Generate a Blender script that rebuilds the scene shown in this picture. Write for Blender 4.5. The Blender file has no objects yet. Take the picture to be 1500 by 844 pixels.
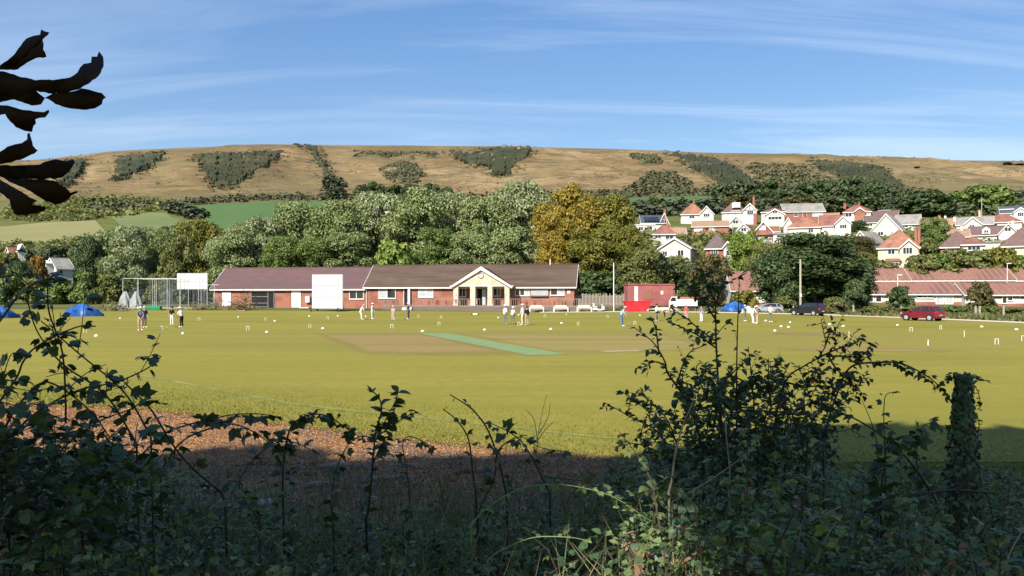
import bpy, bmesh, math, random
import numpy as np
from mathutils import Vector, Matrix, Euler
R = math.radians
rng = np.random.default_rng(7)
random.seed(7)
scene = bpy.context.scene
col = scene.collection

# ---------------------------------------------------------------- camera, sky, sun, exposure
F, HY, EZ = 1133.0, 434.0, 2.5          # focal length in photo pixels, horizon row, eye height in metres
cam = bpy.data.cameras.new('camera'); cam_o = bpy.data.objects.new('camera', cam); col.objects.link(cam_o)
cam.sensor_width = 36.0; cam.lens = 36.0 * F / 1500.0; cam.shift_y = (HY - 422.0) / 1500.0
cam.clip_start = 0.05; cam.clip_end = 6000
cam_o.location = (0, 0, EZ); cam_o.rotation_euler = (R(90), 0, 0)
scene.camera = cam_o
SUN_EL = 39.0
SUN_H = (0.50, 0.866)                    # horizontal direction the sunlight travels
w = bpy.data.worlds.new('World'); scene.world = w; w.use_nodes = True
nt = w.node_tree; nt.nodes.clear()
sky = nt.nodes.new('ShaderNodeTexSky'); sky.sky_type = 'NISHITA'; sky.sun_disc = False
sky.sun_elevation = R(SUN_EL); sky.sun_rotation = math.atan2(-SUN_H[0], -SUN_H[1])
sky.altitude = 30; sky.air_density = 1.0; sky.dust_density = 0.25; sky.ozone_density = 1.2
bg = nt.nodes.new('ShaderNodeBackground'); bg.inputs['Strength'].default_value = 0.12
wo = nt.nodes.new('ShaderNodeOutputWorld')
tc = nt.nodes.new('ShaderNodeTexCoord')
sep = nt.nodes.new('ShaderNodeSeparateXYZ'); nt.links.new(tc.outputs['Generated'], sep.inputs[0])
# cirrus: the view direction projected onto a high flat layer
zc = nt.nodes.new('ShaderNodeMath'); zc.operation = 'ADD'; zc.inputs[1].default_value = 0.16; nt.links.new(sep.outputs['Z'], zc.inputs[0])
dx = nt.nodes.new('ShaderNodeMath'); dx.operation = 'DIVIDE'; nt.links.new(sep.outputs['X'], dx.inputs[0]); nt.links.new(zc.outputs[0], dx.inputs[1])
dy = nt.nodes.new('ShaderNodeMath'); dy.operation = 'DIVIDE'; nt.links.new(sep.outputs['Y'], dy.inputs[0]); nt.links.new(zc.outputs[0], dy.inputs[1])
cmb = nt.nodes.new('ShaderNodeCombineXYZ'); nt.links.new(dx.outputs[0], cmb.inputs[0]); nt.links.new(dy.outputs[0], cmb.inputs[1])
mp = nt.nodes.new('ShaderNodeMapping'); mp.inputs['Rotation'].default_value = (0, 0, R(-52)); mp.inputs['Scale'].default_value = (0.42, 2.4, 1); mp.inputs['Location'].default_value = (-3.0, 3.0, 0)
nt.links.new(cmb.outputs[0], mp.inputs[0])
n1 = nt.nodes.new('ShaderNodeTexNoise'); n1.inputs['Scale'].default_value = 1.25; n1.inputs['Detail'].default_value = 9; n1.inputs['Roughness'].default_value = 0.62; n1.inputs['Distortion'].default_value = 0.7
nt.links.new(mp.outputs[0], n1.inputs['Vector'])
r1 = nt.nodes.new('ShaderNodeValToRGB'); r1.color_ramp.elements[0].position = 0.46; r1.color_ramp.elements[1].position = 1.0
r1.color_ramp.elements[1].color = (0.75, 0.75, 0.75, 1)
nt.links.new(n1.outputs['Fac'], r1.inputs[0])
n2 = nt.nodes.new('ShaderNodeTexNoise'); n2.inputs['Scale'].default_value = 0.42; n2.inputs['Detail'].default_value = 3
nt.links.new(cmb.outputs[0], n2.inputs['Vector'])
r2 = nt.nodes.new('ShaderNodeValToRGB'); r2.color_ramp.elements[0].position = 0.28; r2.color_ramp.elements[1].position = 0.60
nt.links.new(n2.outputs['Fac'], r2.inputs[0])
mulc = nt.nodes.new('ShaderNodeMath'); mulc.operation = 'MULTIPLY'; nt.links.new(r1.outputs[0], mulc.inputs[0]); nt.links.new(r2.outputs[0], mulc.inputs[1])
cmix = nt.nodes.new('ShaderNodeMixRGB'); nt.links.new(mulc.outputs[0], cmix.inputs[0]); hsv = nt.nodes.new('ShaderNodeHueSaturation'); hsv.inputs['Hue'].default_value = 0.512; hsv.inputs['Saturation'].default_value = 1.7; hsv.inputs['Value'].default_value = 0.76; gam = nt.nodes.new('ShaderNodeGamma'); gam.inputs[1].default_value = 0.6
sc0 = nt.nodes.new('ShaderNodeVectorMath'); sc0.operation = 'SCALE'; sc0.inputs[3].default_value = 0.25; nt.links.new(sky.outputs[0], sc0.inputs[0]); nt.links.new(sc0.outputs[0], gam.inputs[0])
sc1 = nt.nodes.new('ShaderNodeVectorMath'); sc1.operation = 'SCALE'; sc1.inputs[3].default_value = 4.0; nt.links.new(gam.outputs[0], sc1.inputs[0]); nt.links.new(sc1.outputs[0], hsv.inputs['Color']); nt.links.new(hsv.outputs[0], cmix.inputs[1]); cmix.inputs[2].default_value = (5.0, 5.4, 6.0, 1)
nt.links.new(cmix.outputs[0], bg.inputs[0]); nt.links.new(bg.outputs[0], wo.inputs[0])
sun = bpy.data.lights.new('sun', 'SUN'); sun.energy = 4.6; sun.angle = R(0.53); sun.color = (1.0, 0.94, 0.84)
sun_o = bpy.data.objects.new('sun', sun); col.objects.link(sun_o)
ce = math.cos(R(SUN_EL)); sd = Vector((SUN_H[0]*ce, SUN_H[1]*ce, -math.sin(R(SUN_EL))))
sun_o.rotation_euler = sd.to_track_quat('-Z', 'Y').to_euler(); sun_o.location = (-30, -50, 60)
scene.view_settings.view_transform = 'Standard'; scene.view_settings.look = 'None'
scene.view_settings.exposure = 0.9; scene.view_settings.gamma = 1.0; scene.view_settings.use_curve_mapping = False
scene.cycles.max_bounces = 6; scene.cycles.diffuse_bounces = 3; scene.cycles.glossy_bounces = 2
scene.cycles.transmission_bounces = 3; scene.cycles.transparent_max_bounces = 10; scene.cycles.use_denoising = True
scene.cycles.caustics_reflective = False; scene.cycles.caustics_refractive = False

# ---------------------------------------------------------------- helpers
def P(px, py, Y): return Vector(((px-750)/F*Y, Y, EZ+(HY-py)/F*Y))
def G(px, py):
    Y = F*EZ/(py-HY); return Vector(((px-750)/F*Y, Y, 0))
def sstep(a, b, x):
    t = np.clip((np.asarray(x, float)-a)/(b-a), 0, 1); return t*t*(3-2*t)

class MB:
    def __init__(s): s.v = []; s.f = []; s.m = []
    def add(s, vs, fs, mi=0):
        o = len(s.v); s.v += [tuple(p) for p in vs]; s.f += [tuple(i+o for i in f) for f in fs]; s.m += [mi]*len(fs); return s
    def box(s, x0, x1, y0, y1, z0, z1, mi=0):
        return s.add([(x0,y0,z0),(x1,y0,z0),(x1,y1,z0),(x0,y1,z0),(x0,y0,z1),(x1,y0,z1),(x1,y1,z1),(x0,y1,z1)],
                     [(0,3,2,1),(4,5,6,7),(0,1,5,4),(1,2,6,5),(2,3,7,6),(3,0,4,7)], mi)
    def tube(s, pts, rad, n=6, mi=0, cap=True):
        pts = [Vector(p) for p in pts]; k = len(pts)
        if not hasattr(rad, '__len__'): rad = [rad]*k
        vs = []; fs = []; up = None
        for i, p in enumerate(pts):
            d = (pts[min(i+1, k-1)]-pts[max(i-1, 0)])
            d = d.normalized() if d.length > 1e-9 else Vector((0,0,1))
            if up is None: up = Vector((0,0,1)) if abs(d.z) < .9 else Vector((1,0,0))
            a = d.cross(up)
            if a.length < 1e-6: a = d.cross(Vector((0,1,0)))
            a.normalize(); b = a.cross(d).normalized(); up = b
            for j in range(n):
                t = 2*math.pi*j/n; vs.append(p + (a*math.cos(t)+b*math.sin(t))*rad[i])
        for i in range(k-1):
            for j in range(n):
                fs.append((i*n+j, i*n+(j+1) % n, (i+1)*n+(j+1) % n, (i+1)*n+j))
        if cap: fs.append(tuple(range(n-1, -1, -1))); fs.append(tuple((k-1)*n+j for j in range(n)))
        return s.add(vs, fs, mi)
    def prism(s, poly, axis, a, b, mi=0):
        # poly: 2D outline; axis 'y' -> poly is (x,z); 'x' -> (y,z); 'z' -> (x,y)
        n = len(poly)
        def mk(p, t): return (p[0], t, p[1]) if axis == 'y' else ((t, p[0], p[1]) if axis == 'x' else (p[0], p[1], t))
        return s.add([mk(p, a) for p in poly]+[mk(p, b) for p in poly],
                     [tuple(range(n)), tuple(range(2*n-1, n-1, -1))]+[((i+1) % n, i, n+i, n+(i+1) % n) for i in range(n)], mi)
    def mesh(s, name, smooth=False):
        me = bpy.data.meshes.new(name); me.from_pydata(s.v, [], s.f)
        bm = bmesh.new(); bm.from_mesh(me); bmesh.ops.recalc_face_normals(bm, faces=bm.faces); bm.to_mesh(me); bm.free()
        if any(s.m): me.polygons.foreach_set('material_index', s.m)
        if smooth: me.polygons.foreach_set('use_smooth', [True]*len(me.polygons))
        return me
    def build(s, name, m, parent=None, smooth=False, **k):
        return obj(name, s.mesh(name, smooth), m, parent, **k)

def npmesh(name, V, Fc, smooth=False):
    """V (n,3), Fc (m,k) arrays -> mesh, fast"""
    me = bpy.data.meshes.new(name); n, (m, k) = len(V), Fc.shape
    me.vertices.add(n); me.vertices.foreach_set('co', np.ascontiguousarray(V, dtype=np.float32).ravel())
    me.loops.add(m*k); me.loops.foreach_set('vertex_index', np.ascontiguousarray(Fc, dtype=np.int32).ravel())
    me.polygons.add(m); me.polygons.foreach_set('loop_start', np.arange(0, m*k, k, dtype=np.int32))
    me.update(calc_edges=True)
    if smooth: me.polygons.foreach_set('use_smooth', [True]*m)
    return me

def tag(o, label=None, cat=None, group=None, kind=None):
    if label: o['label'] = label
    if cat: o['category'] = cat
    if group: o['group'] = group
    if kind: o['kind'] = kind
    return o
def obj(name, me, m=None, parent=None, loc=None, rot=None, scale=None, **k):
    o = bpy.data.objects.new(name, me); col.objects.link(o)
    if m is not None and me is not None:
        ms = m if isinstance(m, (list, tuple)) else [m]
        if not me.materials:
            for x in ms: me.materials.append(x)
        elif list(me.materials) != list(ms):
            for i, x in enumerate(ms):
                o.material_slots[i].link = 'OBJECT'; o.material_slots[i].material = x
    if parent is not None: o.parent = parent
    if loc is not None: o.location = loc
    if rot is not None: o.rotation_euler = rot
    if scale is not None: o.scale = scale
    return tag(o, **k)
def empty(name, loc, rz=0, **k):
    o = bpy.data.objects.new(name, None); col.objects.link(o); o.location = loc; o.rotation_euler = (0, 0, rz); o.empty_display_size = 0.2
    return tag(o, **k)
def copy_tree(o, parent=None):
    c = o.copy(); col.objects.link(c); c.parent = parent
    for ch in list(o.children): copy_tree(ch, c)
    return c

def link(nt, a, b): nt.links.new(a, b)
def mat(name, c1, c2=None, rough=0.75, scale=3.0, detail=5, bump=0.0, bscale=None, spec=0.3, metal=0.0, stretch=None, lo=0.35, hi=0.65, c3=None, s3=0.3):
    m = bpy.data.materials.new(name); m.use_nodes = True; n = m.node_tree; b = n.nodes['Principled BSDF']
    b.inputs['Roughness'].default_value = rough; b.inputs['Metallic'].default_value = metal; b.inputs['Specular IOR Level'].default_value = spec
    if c2 is None: c2 = tuple(x*0.82 for x in c1)
    t = n.nodes.new('ShaderNodeTexCoord'); mpn = n.nodes.new('ShaderNodeMapping'); link(n, t.outputs['Object'], mpn.inputs[0])
    if stretch: mpn.inputs['Scale'].default_value = stretch
    ns = n.nodes.new('ShaderNodeTexNoise'); ns.inputs['Scale'].default_value = scale; ns.inputs['Detail'].default_value = detail
    link(n, mpn.outputs[0], ns.inputs['Vector'])
    rp = n.nodes.new('ShaderNodeValToRGB'); rp.color_ramp.elements[0].position = lo; rp.color_ramp.elements[1].position = hi
    rp.color_ramp.elements[0].color = (*c1, 1); rp.color_ramp.elements[1].color = (*c2, 1); link(n, ns.outputs['Fac'], rp.inputs[0])
    out = rp.outputs[0]
    if c3:
        n3 = n.nodes.new('ShaderNodeTexNoise'); n3.inputs['Scale'].default_value = s3; n3.inputs['Detail'].default_value = 4; link(n, mpn.outputs[0], n3.inputs['Vector'])
        r3 = n.nodes.new('ShaderNodeValToRGB'); r3.color_ramp.elements[0].position = .45; r3.color_ramp.elements[1].position = .62; link(n, n3.outputs['Fac'], r3.inputs[0])
        mx = n.nodes.new('ShaderNodeMixRGB'); link(n, r3.outputs[0], mx.inputs[0]); link(n, out, mx.inputs[1]); mx.inputs[2].default_value = (*c3, 1); out = mx.outputs[0]
    link(n, out, b.inputs['Base Color'])
    if bump:
        bn = n.nodes.new('ShaderNodeTexNoise'); bn.inputs['Scale'].default_value = bscale or scale*3; bn.inputs['Detail'].default_value = 6; link(n, mpn.outputs[0], bn.inputs['Vector'])
        bp = n.nodes.new('ShaderNodeBump'); bp.inputs['Strength'].default_value = bump; bp.inputs['Distance'].default_value = 0.05; link(n, bn.outputs['Fac'], bp.inputs['Height']); link(n, bp.outputs[0], b.inputs['Normal'])
    return m
def leafmat(name, cols, rough=0.5, trans=0.3, spec=0.35, objvar=0.0, tint=None):
    """foliage: each leaf its own tone out of cols"""
    m = bpy.data.materials.new(name); m.use_nodes = True; n = m.node_tree; b = n.nodes['Principled BSDF']
    g = n.nodes.new('ShaderNodeNewGeometry'); rp = n.nodes.new('ShaderNodeValToRGB'); rp.color_ramp.interpolation = 'LINEAR'
    e = rp.color_ramp.elements
    while len(e) < len(cols): e.new(0.5)
    for i, c in enumerate(cols): e[i].position = i/(len(cols)-1); e[i].color = (*c, 1)
    src = g.outputs['Random Per Island']
    if objvar:
        oi = n.nodes.new('ShaderNodeObjectInfo'); ad = n.nodes.new('ShaderNodeMath'); ad.operation = 'MULTIPLY_ADD'; ad.inputs[1].default_value = objvar
        mu = n.nodes.new('ShaderNodeMath'); mu.operation = 'MULTIPLY'; mu.inputs[1].default_value = 1-objvar; link(n, src, mu.inputs[0])
        link(n, oi.outputs['Random'], ad.inputs[0]); link(n, mu.outputs[0], ad.inputs[2]); src = ad.outputs[0]
    link(n, src, rp.inputs[0])
    b.inputs['Roughness'].default_value = rough; b.inputs['Specular IOR Level'].default_value = spec; link(n, rp.outputs[0], b.inputs['Base Color'])
    if trans:
        tr = n.nodes.new('ShaderNodeBsdfTranslucent'); hs = n.nodes.new('ShaderNodeMixRGB'); hs.blend_type = 'MULTIPLY'; hs.inputs[0].default_value = 1; hs.inputs[2].default_value = (1.1, 1.2, 0.55, 1)
        link(n, rp.outputs[0], hs.inputs[1]); link(n, hs.outputs[0], tr.inputs[0])
        mx = n.nodes.new('ShaderNodeMixShader'); mx.inputs[0].default_value = trans
        link(n, b.outputs[0], mx.inputs[1]); link(n, tr.outputs[0], mx.inputs[2]); link(n, mx.outputs[0], n.nodes['Material Output'].inputs[0])
    return m

# ---------------------------------------------------------------- materials
M = {}
def rgb(r, g, b):  # sRGB 0..255 -> linear
    return tuple(((c/255)/12.92 if c/255 <= .04045 else ((c/255+.055)/1.055)**2.4) for c in (r, g, b))
M['brick'] = mat('brick', (.26,.10,.065), (.34,.15,.10), .85, 7, 6, c3=(.22,.085,.058), s3=.6)
M['brick_dark'] = mat('brick_dark', (.22,.085,.06), (.30,.13,.09), .85, 5)
M['roof_mauve'] = mat('roof_mauve', (.100,.056,.055), (.122,.068,.066), .8, .5, 3, stretch=(1,1,5), c3=(.098,.060,.062), s3=.12, bump=.3, bscale=3)
M['roof_brown'] = mat('roof_brown', (.078,.050,.038), (.112,.076,.058), .85, 1.6, 7, stretch=(.3,3,3), c3=(.070,.045,.032), s3=.3, bump=.3, bscale=4)
M['roof_red'] = mat('roof_red', (.195,.085,.062), (.26,.12,.085), .85, 2.0, 6, c3=(.155,.07,.055), s3=.5)
M['roof_orange'] = mat('roof_orange', (.24,.105,.07), (.31,.15,.098), .85, 2.0, 6, c3=(.19,.085,.06), s3=.4)
M['roof_tan'] = mat('roof_tan', (.25,.155,.10), (.31,.20,.135), .85, 1.5, 6, c3=(.28,.155,.10), s3=.4)
M['roof_grey'] = mat('roof_grey', (.21,.195,.175), (.29,.265,.235), .85, 1.5, 6, c3=(.18,.17,.16), s3=.4)
M['roof_dark'] = mat('roof_dark', (.095,.07,.065), (.14,.105,.098), .85, 2, 6)
M['roof_slate'] = mat('roof_slate', (.05,.06,.075), (.075,.085,.10), .6, 2)
M['roof_purple'] = mat('roof_purple', (.115,.07,.065), (.16,.10,.09), .85, 2, 6)
M['tile'] = mat('tile', (.19,.095,.072), (.26,.135,.10), .85, 3, 6, stretch=(1,.4,.4), c3=(.15,.08,.065), s3=.35)
M['white'] = mat('white_paint', (.72,.71,.68), (.62,.61,.57), .55, 1.5)
M['white_wall'] = mat('white_render', (.56,.55,.515), (.46,.45,.415), .9, .9, 6, c3=(.47,.45,.40), s3=.5)
M['cream'] = mat('cream_render', (.62,.57,.38), (.54,.49,.33), .9, .8, 6)
M['cream_pale'] = mat('pale_cream_render', (.62,.58,.46), (.54,.50,.40), .9, .8, 6)
M['stone'] = mat('stone', (.55,.44,.32), (.64,.53,.40), .9, 4, 6, c3=(.48,.38,.27), s3=1.2)
M['grey_shutter'] = mat('grey_shutter', (.33,.32,.34), (.38,.37,.39), .5, 2)
M['glass'] = mat('window_glass', (.018,.021,.026), (.03,.034,.04), .08, .4, spec=.5)
M['glass_pale'] = mat('net_curtain_glass', (.33,.35,.37), (.45,.46,.47), .2, 2, spec=.5)
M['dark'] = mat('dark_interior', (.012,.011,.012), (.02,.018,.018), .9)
M['metal'] = mat('galvanised_metal', (.38,.39,.39), (.46,.47,.46), .45, 4, metal=.5)
M['pole_white'] = mat('white_pole', (.74,.74,.70), (.64,.64,.60), .5)
M['wood_grey'] = mat('weathered_wood', (.20,.165,.13), (.28,.235,.19), .9, 3, 6, stretch=(1,1,6))
M['wood_deck'] = mat('deck_boards', (.13,.098,.078), (.19,.15,.125), .9, 2, 6, stretch=(.4,1,6))
M['wood_pole'] = mat('pole_wood', (.30,.27,.21), (.40,.36,.29), .9, 3, 6, stretch=(6,6,.5))
M['concrete'] = mat('concrete', (.48,.44,.36), (.56,.52,.44), .9, 2, 6)
M['bark'] = mat('bark', (.07,.055,.042), (.13,.105,.08), .95, 3, 6, bump=.6, stretch=(4,4,1))
M['stem'] = mat('bramble_stem', (.035,.022,.016), (.06,.045,.022), .7, 20)
M['stem_pale'] = mat('pale_stem', (.22,.17,.11), (.32,.25,.17), .85, 20)
M['stem_green'] = mat('green_stem', (.14,.18,.075), (.20,.24,.10), .6, 20)
M['tarp'] = mat('blue_tarpaulin', (.018,.075,.27), (.035,.13,.40), .45, 1.6, bump=.8, bscale=2.5, c3=(.012,.045,.16), s3=.9)
M['net'] = None
M['green_mat'] = mat('green_mat', (.015,.15,.07), (.025,.21,.10), .8, 2)
M['container'] = mat('container_red', (.30,.098,.094), (.36,.135,.125), .6, 1.0, 6, c3=(.26,.085,.083), s3=.5)
M['skip'] = mat('skip_red', (.50,.012,.02), (.58,.03,.035), .5, 1.5)
M['red_car'] = mat('red_car_paint', (.15,.004,.015), (.165,.006,.018), .22, 1, spec=.6)
M['black_car'] = mat('black_car_paint', (.008,.008,.014), (.011,.011,.018), .2, 1, spec=.6)
M['silver_car'] = mat('silver_car_paint', (.42,.44,.47), (.46,.48,.50), .25, 1, spec=.6, metal=.4)
M['tyre'] = mat('tyre', (.015,.015,.016), (.025,.025,.025), .85)
M['rim'] = mat('alloy_rim', (.55,.55,.56), (.48,.48,.49), .35, 5, metal=.5)
M['tail'] = mat('tail_light', (.45,.01,.015), (.5,.02,.02), .2)
M['lamp'] = mat('lamp_glass', (.7,.7,.7), (.6,.6,.6), .15)
M['skin'] = mat('skin', (.48,.26,.17), (.42,.22,.14), .6)
M['hair_grey'] = mat('grey_hair', (.50,.48,.45), (.40,.38,.36), .8)
M['hair_dark'] = mat('dark_hair', (.03,.02,.015), (.045,.03,.02), .7)
def cloth(n, c): M[n] = mat(n, c, tuple(x*.78 for x in c), .9, 6)
cloth('c_white', (.78,.77,.74)); cloth('c_navy', (.035,.05,.11)); cloth('c_greyblue', (.15,.18,.24)); cloth('c_khaki', (.45,.33,.21))
cloth('c_black', (.013,.013,.016)); cloth('c_paleblue', (.55,.63,.72)); cloth('c_pink', (.62,.36,.32)); cloth('c_cream', (.70,.62,.48))
cloth('c_grey', (.17,.19,.21)); cloth('c_blue', (.08,.17,.45)); cloth('c_skyblue', (.38,.60,.78)); cloth('c_red', (.5,.10,.10)); cloth('c_teal', (.05,.16,.15)); cloth('c_brown', (.10,.07,.05))
M['hoop'] = mat('hoop_white', (.66,.65,.56), (.58,.57,.48), .5)
M['ball_y'] = mat('ball_yellow', (.70,.55,.08), None, .4)
M['net'] = bpy.data.materials.new('netting'); M['net'].use_nodes = True
_n = M['net'].node_tree; _b = _n.nodes['Principled BSDF']; _b.inputs['Base Color'].default_value = (.22,.24,.24,1); _b.inputs['Roughness'].default_value = .9
_t = _n.nodes.new('ShaderNodeBsdfTransparent'); _m = _n.nodes.new('ShaderNodeMixShader'); _m.inputs[0].default_value = .17
link(_n, _t.outputs[0], _m.inputs[1]); link(_n, _b.outputs[0], _m.inputs[2]); link(_n, _m.outputs[0], _n.nodes['Material Output'].inputs[0])

# foliage palettes
L = {}
L['silver'] = leafmat('silver_poplar_leaf', [(0.098,0.1372,0.0364),(0.154,0.203,0.0588),(0.21,0.252,0.0868),(0.266,0.294,0.126),(0.364,0.385,0.217)], .6, .22)
L['silver2'] = leafmat('pale_poplar_leaf', [(0.119,0.154,0.056),(0.182,0.224,0.0868),(0.252,0.287,0.133),(0.336,0.357,0.21),(0.462,0.469,0.336)], .6, .22)
L['green'] = leafmat('mid_green_leaf', [(000.0624,000.1014,000.0234),(000.1073,000.16,000.0352),(000.16,000.2144,000.0527),(000.234,000.273,000.082)], .6, .25)
L['dark'] = leafmat('dark_green_leaf', [(0.023,0.0437,0.0149),(0.0437,0.0725,0.0218),(0.069,0.1058,0.0322),(0.0978,0.1323,0.046)], .55, .2)
L['gold'] = leafmat('golden_leaf', [(00.1216,00.103,00.0172),(00.2288,00.1716,00.0215),(00.3217,00.2288,00.0286),(00.3861,00.286,00.0429)], .6, .3)
L['goldgreen'] = leafmat('yellow_green_leaf', [(00.0858,00.0972,00.0186),(00.143,00.143,00.0229),(00.2074,00.193,00.0315),(00.2646,00.236,00.0429)], .6, .3)
L['olive'] = leafmat('olive_leaf', [(00.0683,00.0845,00.0227),(00.1137,00.13,00.0341),(00.1625,00.1706,00.0455),(00.2194,00.2194,00.0683)], .6, .25)
L['lime'] = leafmat('bright_green_leaf', [(00.0894,00.1381,00.0244),(00.1463,00.2113,00.0325),(00.2113,00.2762,00.0488),(00.2762,00.3331,00.0683)], .6, .3)
L['brown'] = leafmat('bronze_leaf', [(.045,.042,.015),(.08,.07,.022),(.11,.095,.028),(.14,.12,.035)], .6, .2)
L['orange'] = leafmat('orange_leaf', [(.16,.085,.015),(.24,.12,.02),(.30,.16,.03)], .6, .25)
L['far'] = leafmat('distant_wood_leaf', [(0.0345,0.0517,0.023),(0.0517,0.0725,0.031),(0.0759,0.0978,0.0403),(0.1058,0.1207,0.0529)], .7, .1, objvar=.35)
L['gorse'] = leafmat('gorse', [(.040,.052,.026),(.052,.066,.032),(.066,.080,.038)], .8, 0)
L['scrub'] = leafmat('hill_scrub', [(.048,.056,.025),(.075,.078,.034),(.11,.10,.045)], .8, 0)
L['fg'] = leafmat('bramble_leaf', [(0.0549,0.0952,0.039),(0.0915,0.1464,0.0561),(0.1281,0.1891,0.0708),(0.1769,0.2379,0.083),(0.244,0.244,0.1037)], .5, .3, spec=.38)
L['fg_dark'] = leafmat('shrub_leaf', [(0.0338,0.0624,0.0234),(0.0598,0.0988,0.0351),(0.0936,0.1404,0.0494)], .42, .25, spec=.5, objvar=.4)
L['fg_obj'] = leafmat('bramble_leaf_single', [(.030,.052,.018),(.052,.085,.027),(.082,.12,.038)], .42, .25, spec=.5, objvar=.6)
L['fg_young_lit'] = leafmat('young_bramble_leaf', [(.12,.20,.05),(.18,.27,.075)], .45, .3, objvar=.5)  # young green; the bright tone also stands in for sunlight at lower right
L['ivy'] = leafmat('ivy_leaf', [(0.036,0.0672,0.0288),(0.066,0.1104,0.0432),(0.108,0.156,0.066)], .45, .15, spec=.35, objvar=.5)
L['bronze_fg'] = leafmat('reddish_shrub_leaf', [(.03,.022,.01),(.05,.035,.014),(.04,.05,.016)], .5, .15, objvar=.5)
L['dead'] = leafmat('dead_leaf', [(.16,.085,.045),(.30,.17,.10),(.22,.13,.08)], .8, .1, objvar=.4)
L['fg_dappled'] = leafmat('dapple_tone_bramble_leaf', [(.06,.10,.025),(.10,.15,.035),(.15,.20,.05),(.20,.22,.07)], .5, .3)  # fresh leaf green, made paler to imitate dappled sun
L['straw'] = leafmat('straw_blade', [(.16,.13,.06),(.24,.20,.11),(.10,.13,.04),(.07,.11,.03)], .8, .2)
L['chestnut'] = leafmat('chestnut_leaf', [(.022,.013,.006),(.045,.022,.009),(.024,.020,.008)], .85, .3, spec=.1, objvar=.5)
L['litter'] = leafmat('leaf_litter', [(.24,.10,.032),(.34,.16,.052),(.42,.21,.075),(.48,.28,.11)], .9, 0)
L['chips'] = leafmat('shade_litter', [(.07,.045,.032),(.14,.095,.07),(.22,.165,.125),(.38,.34,.30)], .9, 0)
L['grass'] = leafmat('grass_blade', [(.13,.15,.026),(.17,.185,.034),(.22,.21,.045),(.28,.24,.07)], .7, .35)
L['dry_grass'] = leafmat('dry_bank_grass', [(.10,.105,.03),(.15,.135,.045),(.22,.18,.075),(.07,.10,.022),(.06,.085,.02)], .7, .2)

# ---------------------------------------------------------------- terrain
_RY = [-80, 100, 115, 128, 145, 150, 165, 200, 225, 265, 280, 400, 480, 550]
_RZ = [0, 0, .35, 1.1, 2.6, 3.4, 8.4, 15.5, 20, 27.3, 29.5, 50, 64, 78]
_LY = [-80, 100, 125, 150, 200, 300, 350, 480, 550]
_LZ = [0, 0, .3, 1.2, 5, 20.5, 30, 60.6, 76]
_PX = [-400, 0, 60, 110, 200, 300, 430, 600, 750, 950, 1100, 1300, 1500, 1900]
_PYR = [300, 258, 246, 235.5, 220.5, 215.5, 212, 213, 215, 220, 227, 233, 239, 252]
YH, YR = 550.0, 900.0
def ground(x, y):
    x = np.asarray(x, float); y = np.asarray(y, float)
    r = np.interp(y, _RY, _RZ); l = np.interp(y, _LY, _LZ)
    s = sstep(.01, .17, (x/np.maximum(y, 60)))
    base = l*(1-s)+r*s
    base = base + .3*sstep(100, 125, y)*sstep(10, -25, x)*(1-sstep(130, 160, y))
    # raised path the camera stands on
    base = base + 0.92*(1-sstep(1.6, 8.5, y))*(y > -200) + np.where(y < 9, .05*np.sin(x*1.7+y)*np.sin(y*1.3), 0)*(y > -20)
    px = 750+F*x/YR
    zr = EZ+(HY-np.interp(px, _PX, _PYR))/F*YR
    t = np.clip((y-YH)/(YR-YH), 0, 1)
    sh = t*(1+.35*(1-t))
    z550 = (76*(1-s)+78*s)
    hill = z550+(zr-z550)*sh
    # spurs and combes
    amp = np.sin(np.pi*t)*(1-.75*t)*5.0
    hill = hill + amp*(np.sin(x*.021+1.0)+.6*np.sin(x*.047+y*.01))*(t > 0)
    z = np.where(y > YH, hill, base)
    over = np.clip(y-YR, 0, None)
    return z + over*.10*np.exp(-over/120) - np.clip(over-60, 0, None)*.06
def gz(x, y): return float(ground(x, y))
_ys = np.concatenate([np.linspace(110, 300, 400), np.linspace(300, 960, 700)])
def hit(px, py, off=0.0):
    """where the sight line of a photo point meets the rising ground"""
    px = np.atleast_1d(np.asarray(px, float)); py = np.atleast_1d(np.asarray(py, float))
    out = np.zeros((len(px), 3)); tx = (px-750)/F; tz = (HY-py)/F
    for i0 in range(0, len(px), 2000):
        a = tx[i0:i0+2000, None]; b = tz[i0:i0+2000, None]
        zt = ground(a*_ys, _ys[None]*np.ones_like(a)); over = zt >= EZ+b*_ys
        k = np.where(over.any(1), over.argmax(1), np.argmax((zt-EZ)/_ys-b, axis=1))
        y = _ys[k]; x = a[:, 0]*y
        out[i0:i0+2000] = np.stack([x, y, ground(x, y)+off], 1)
    return out

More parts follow.
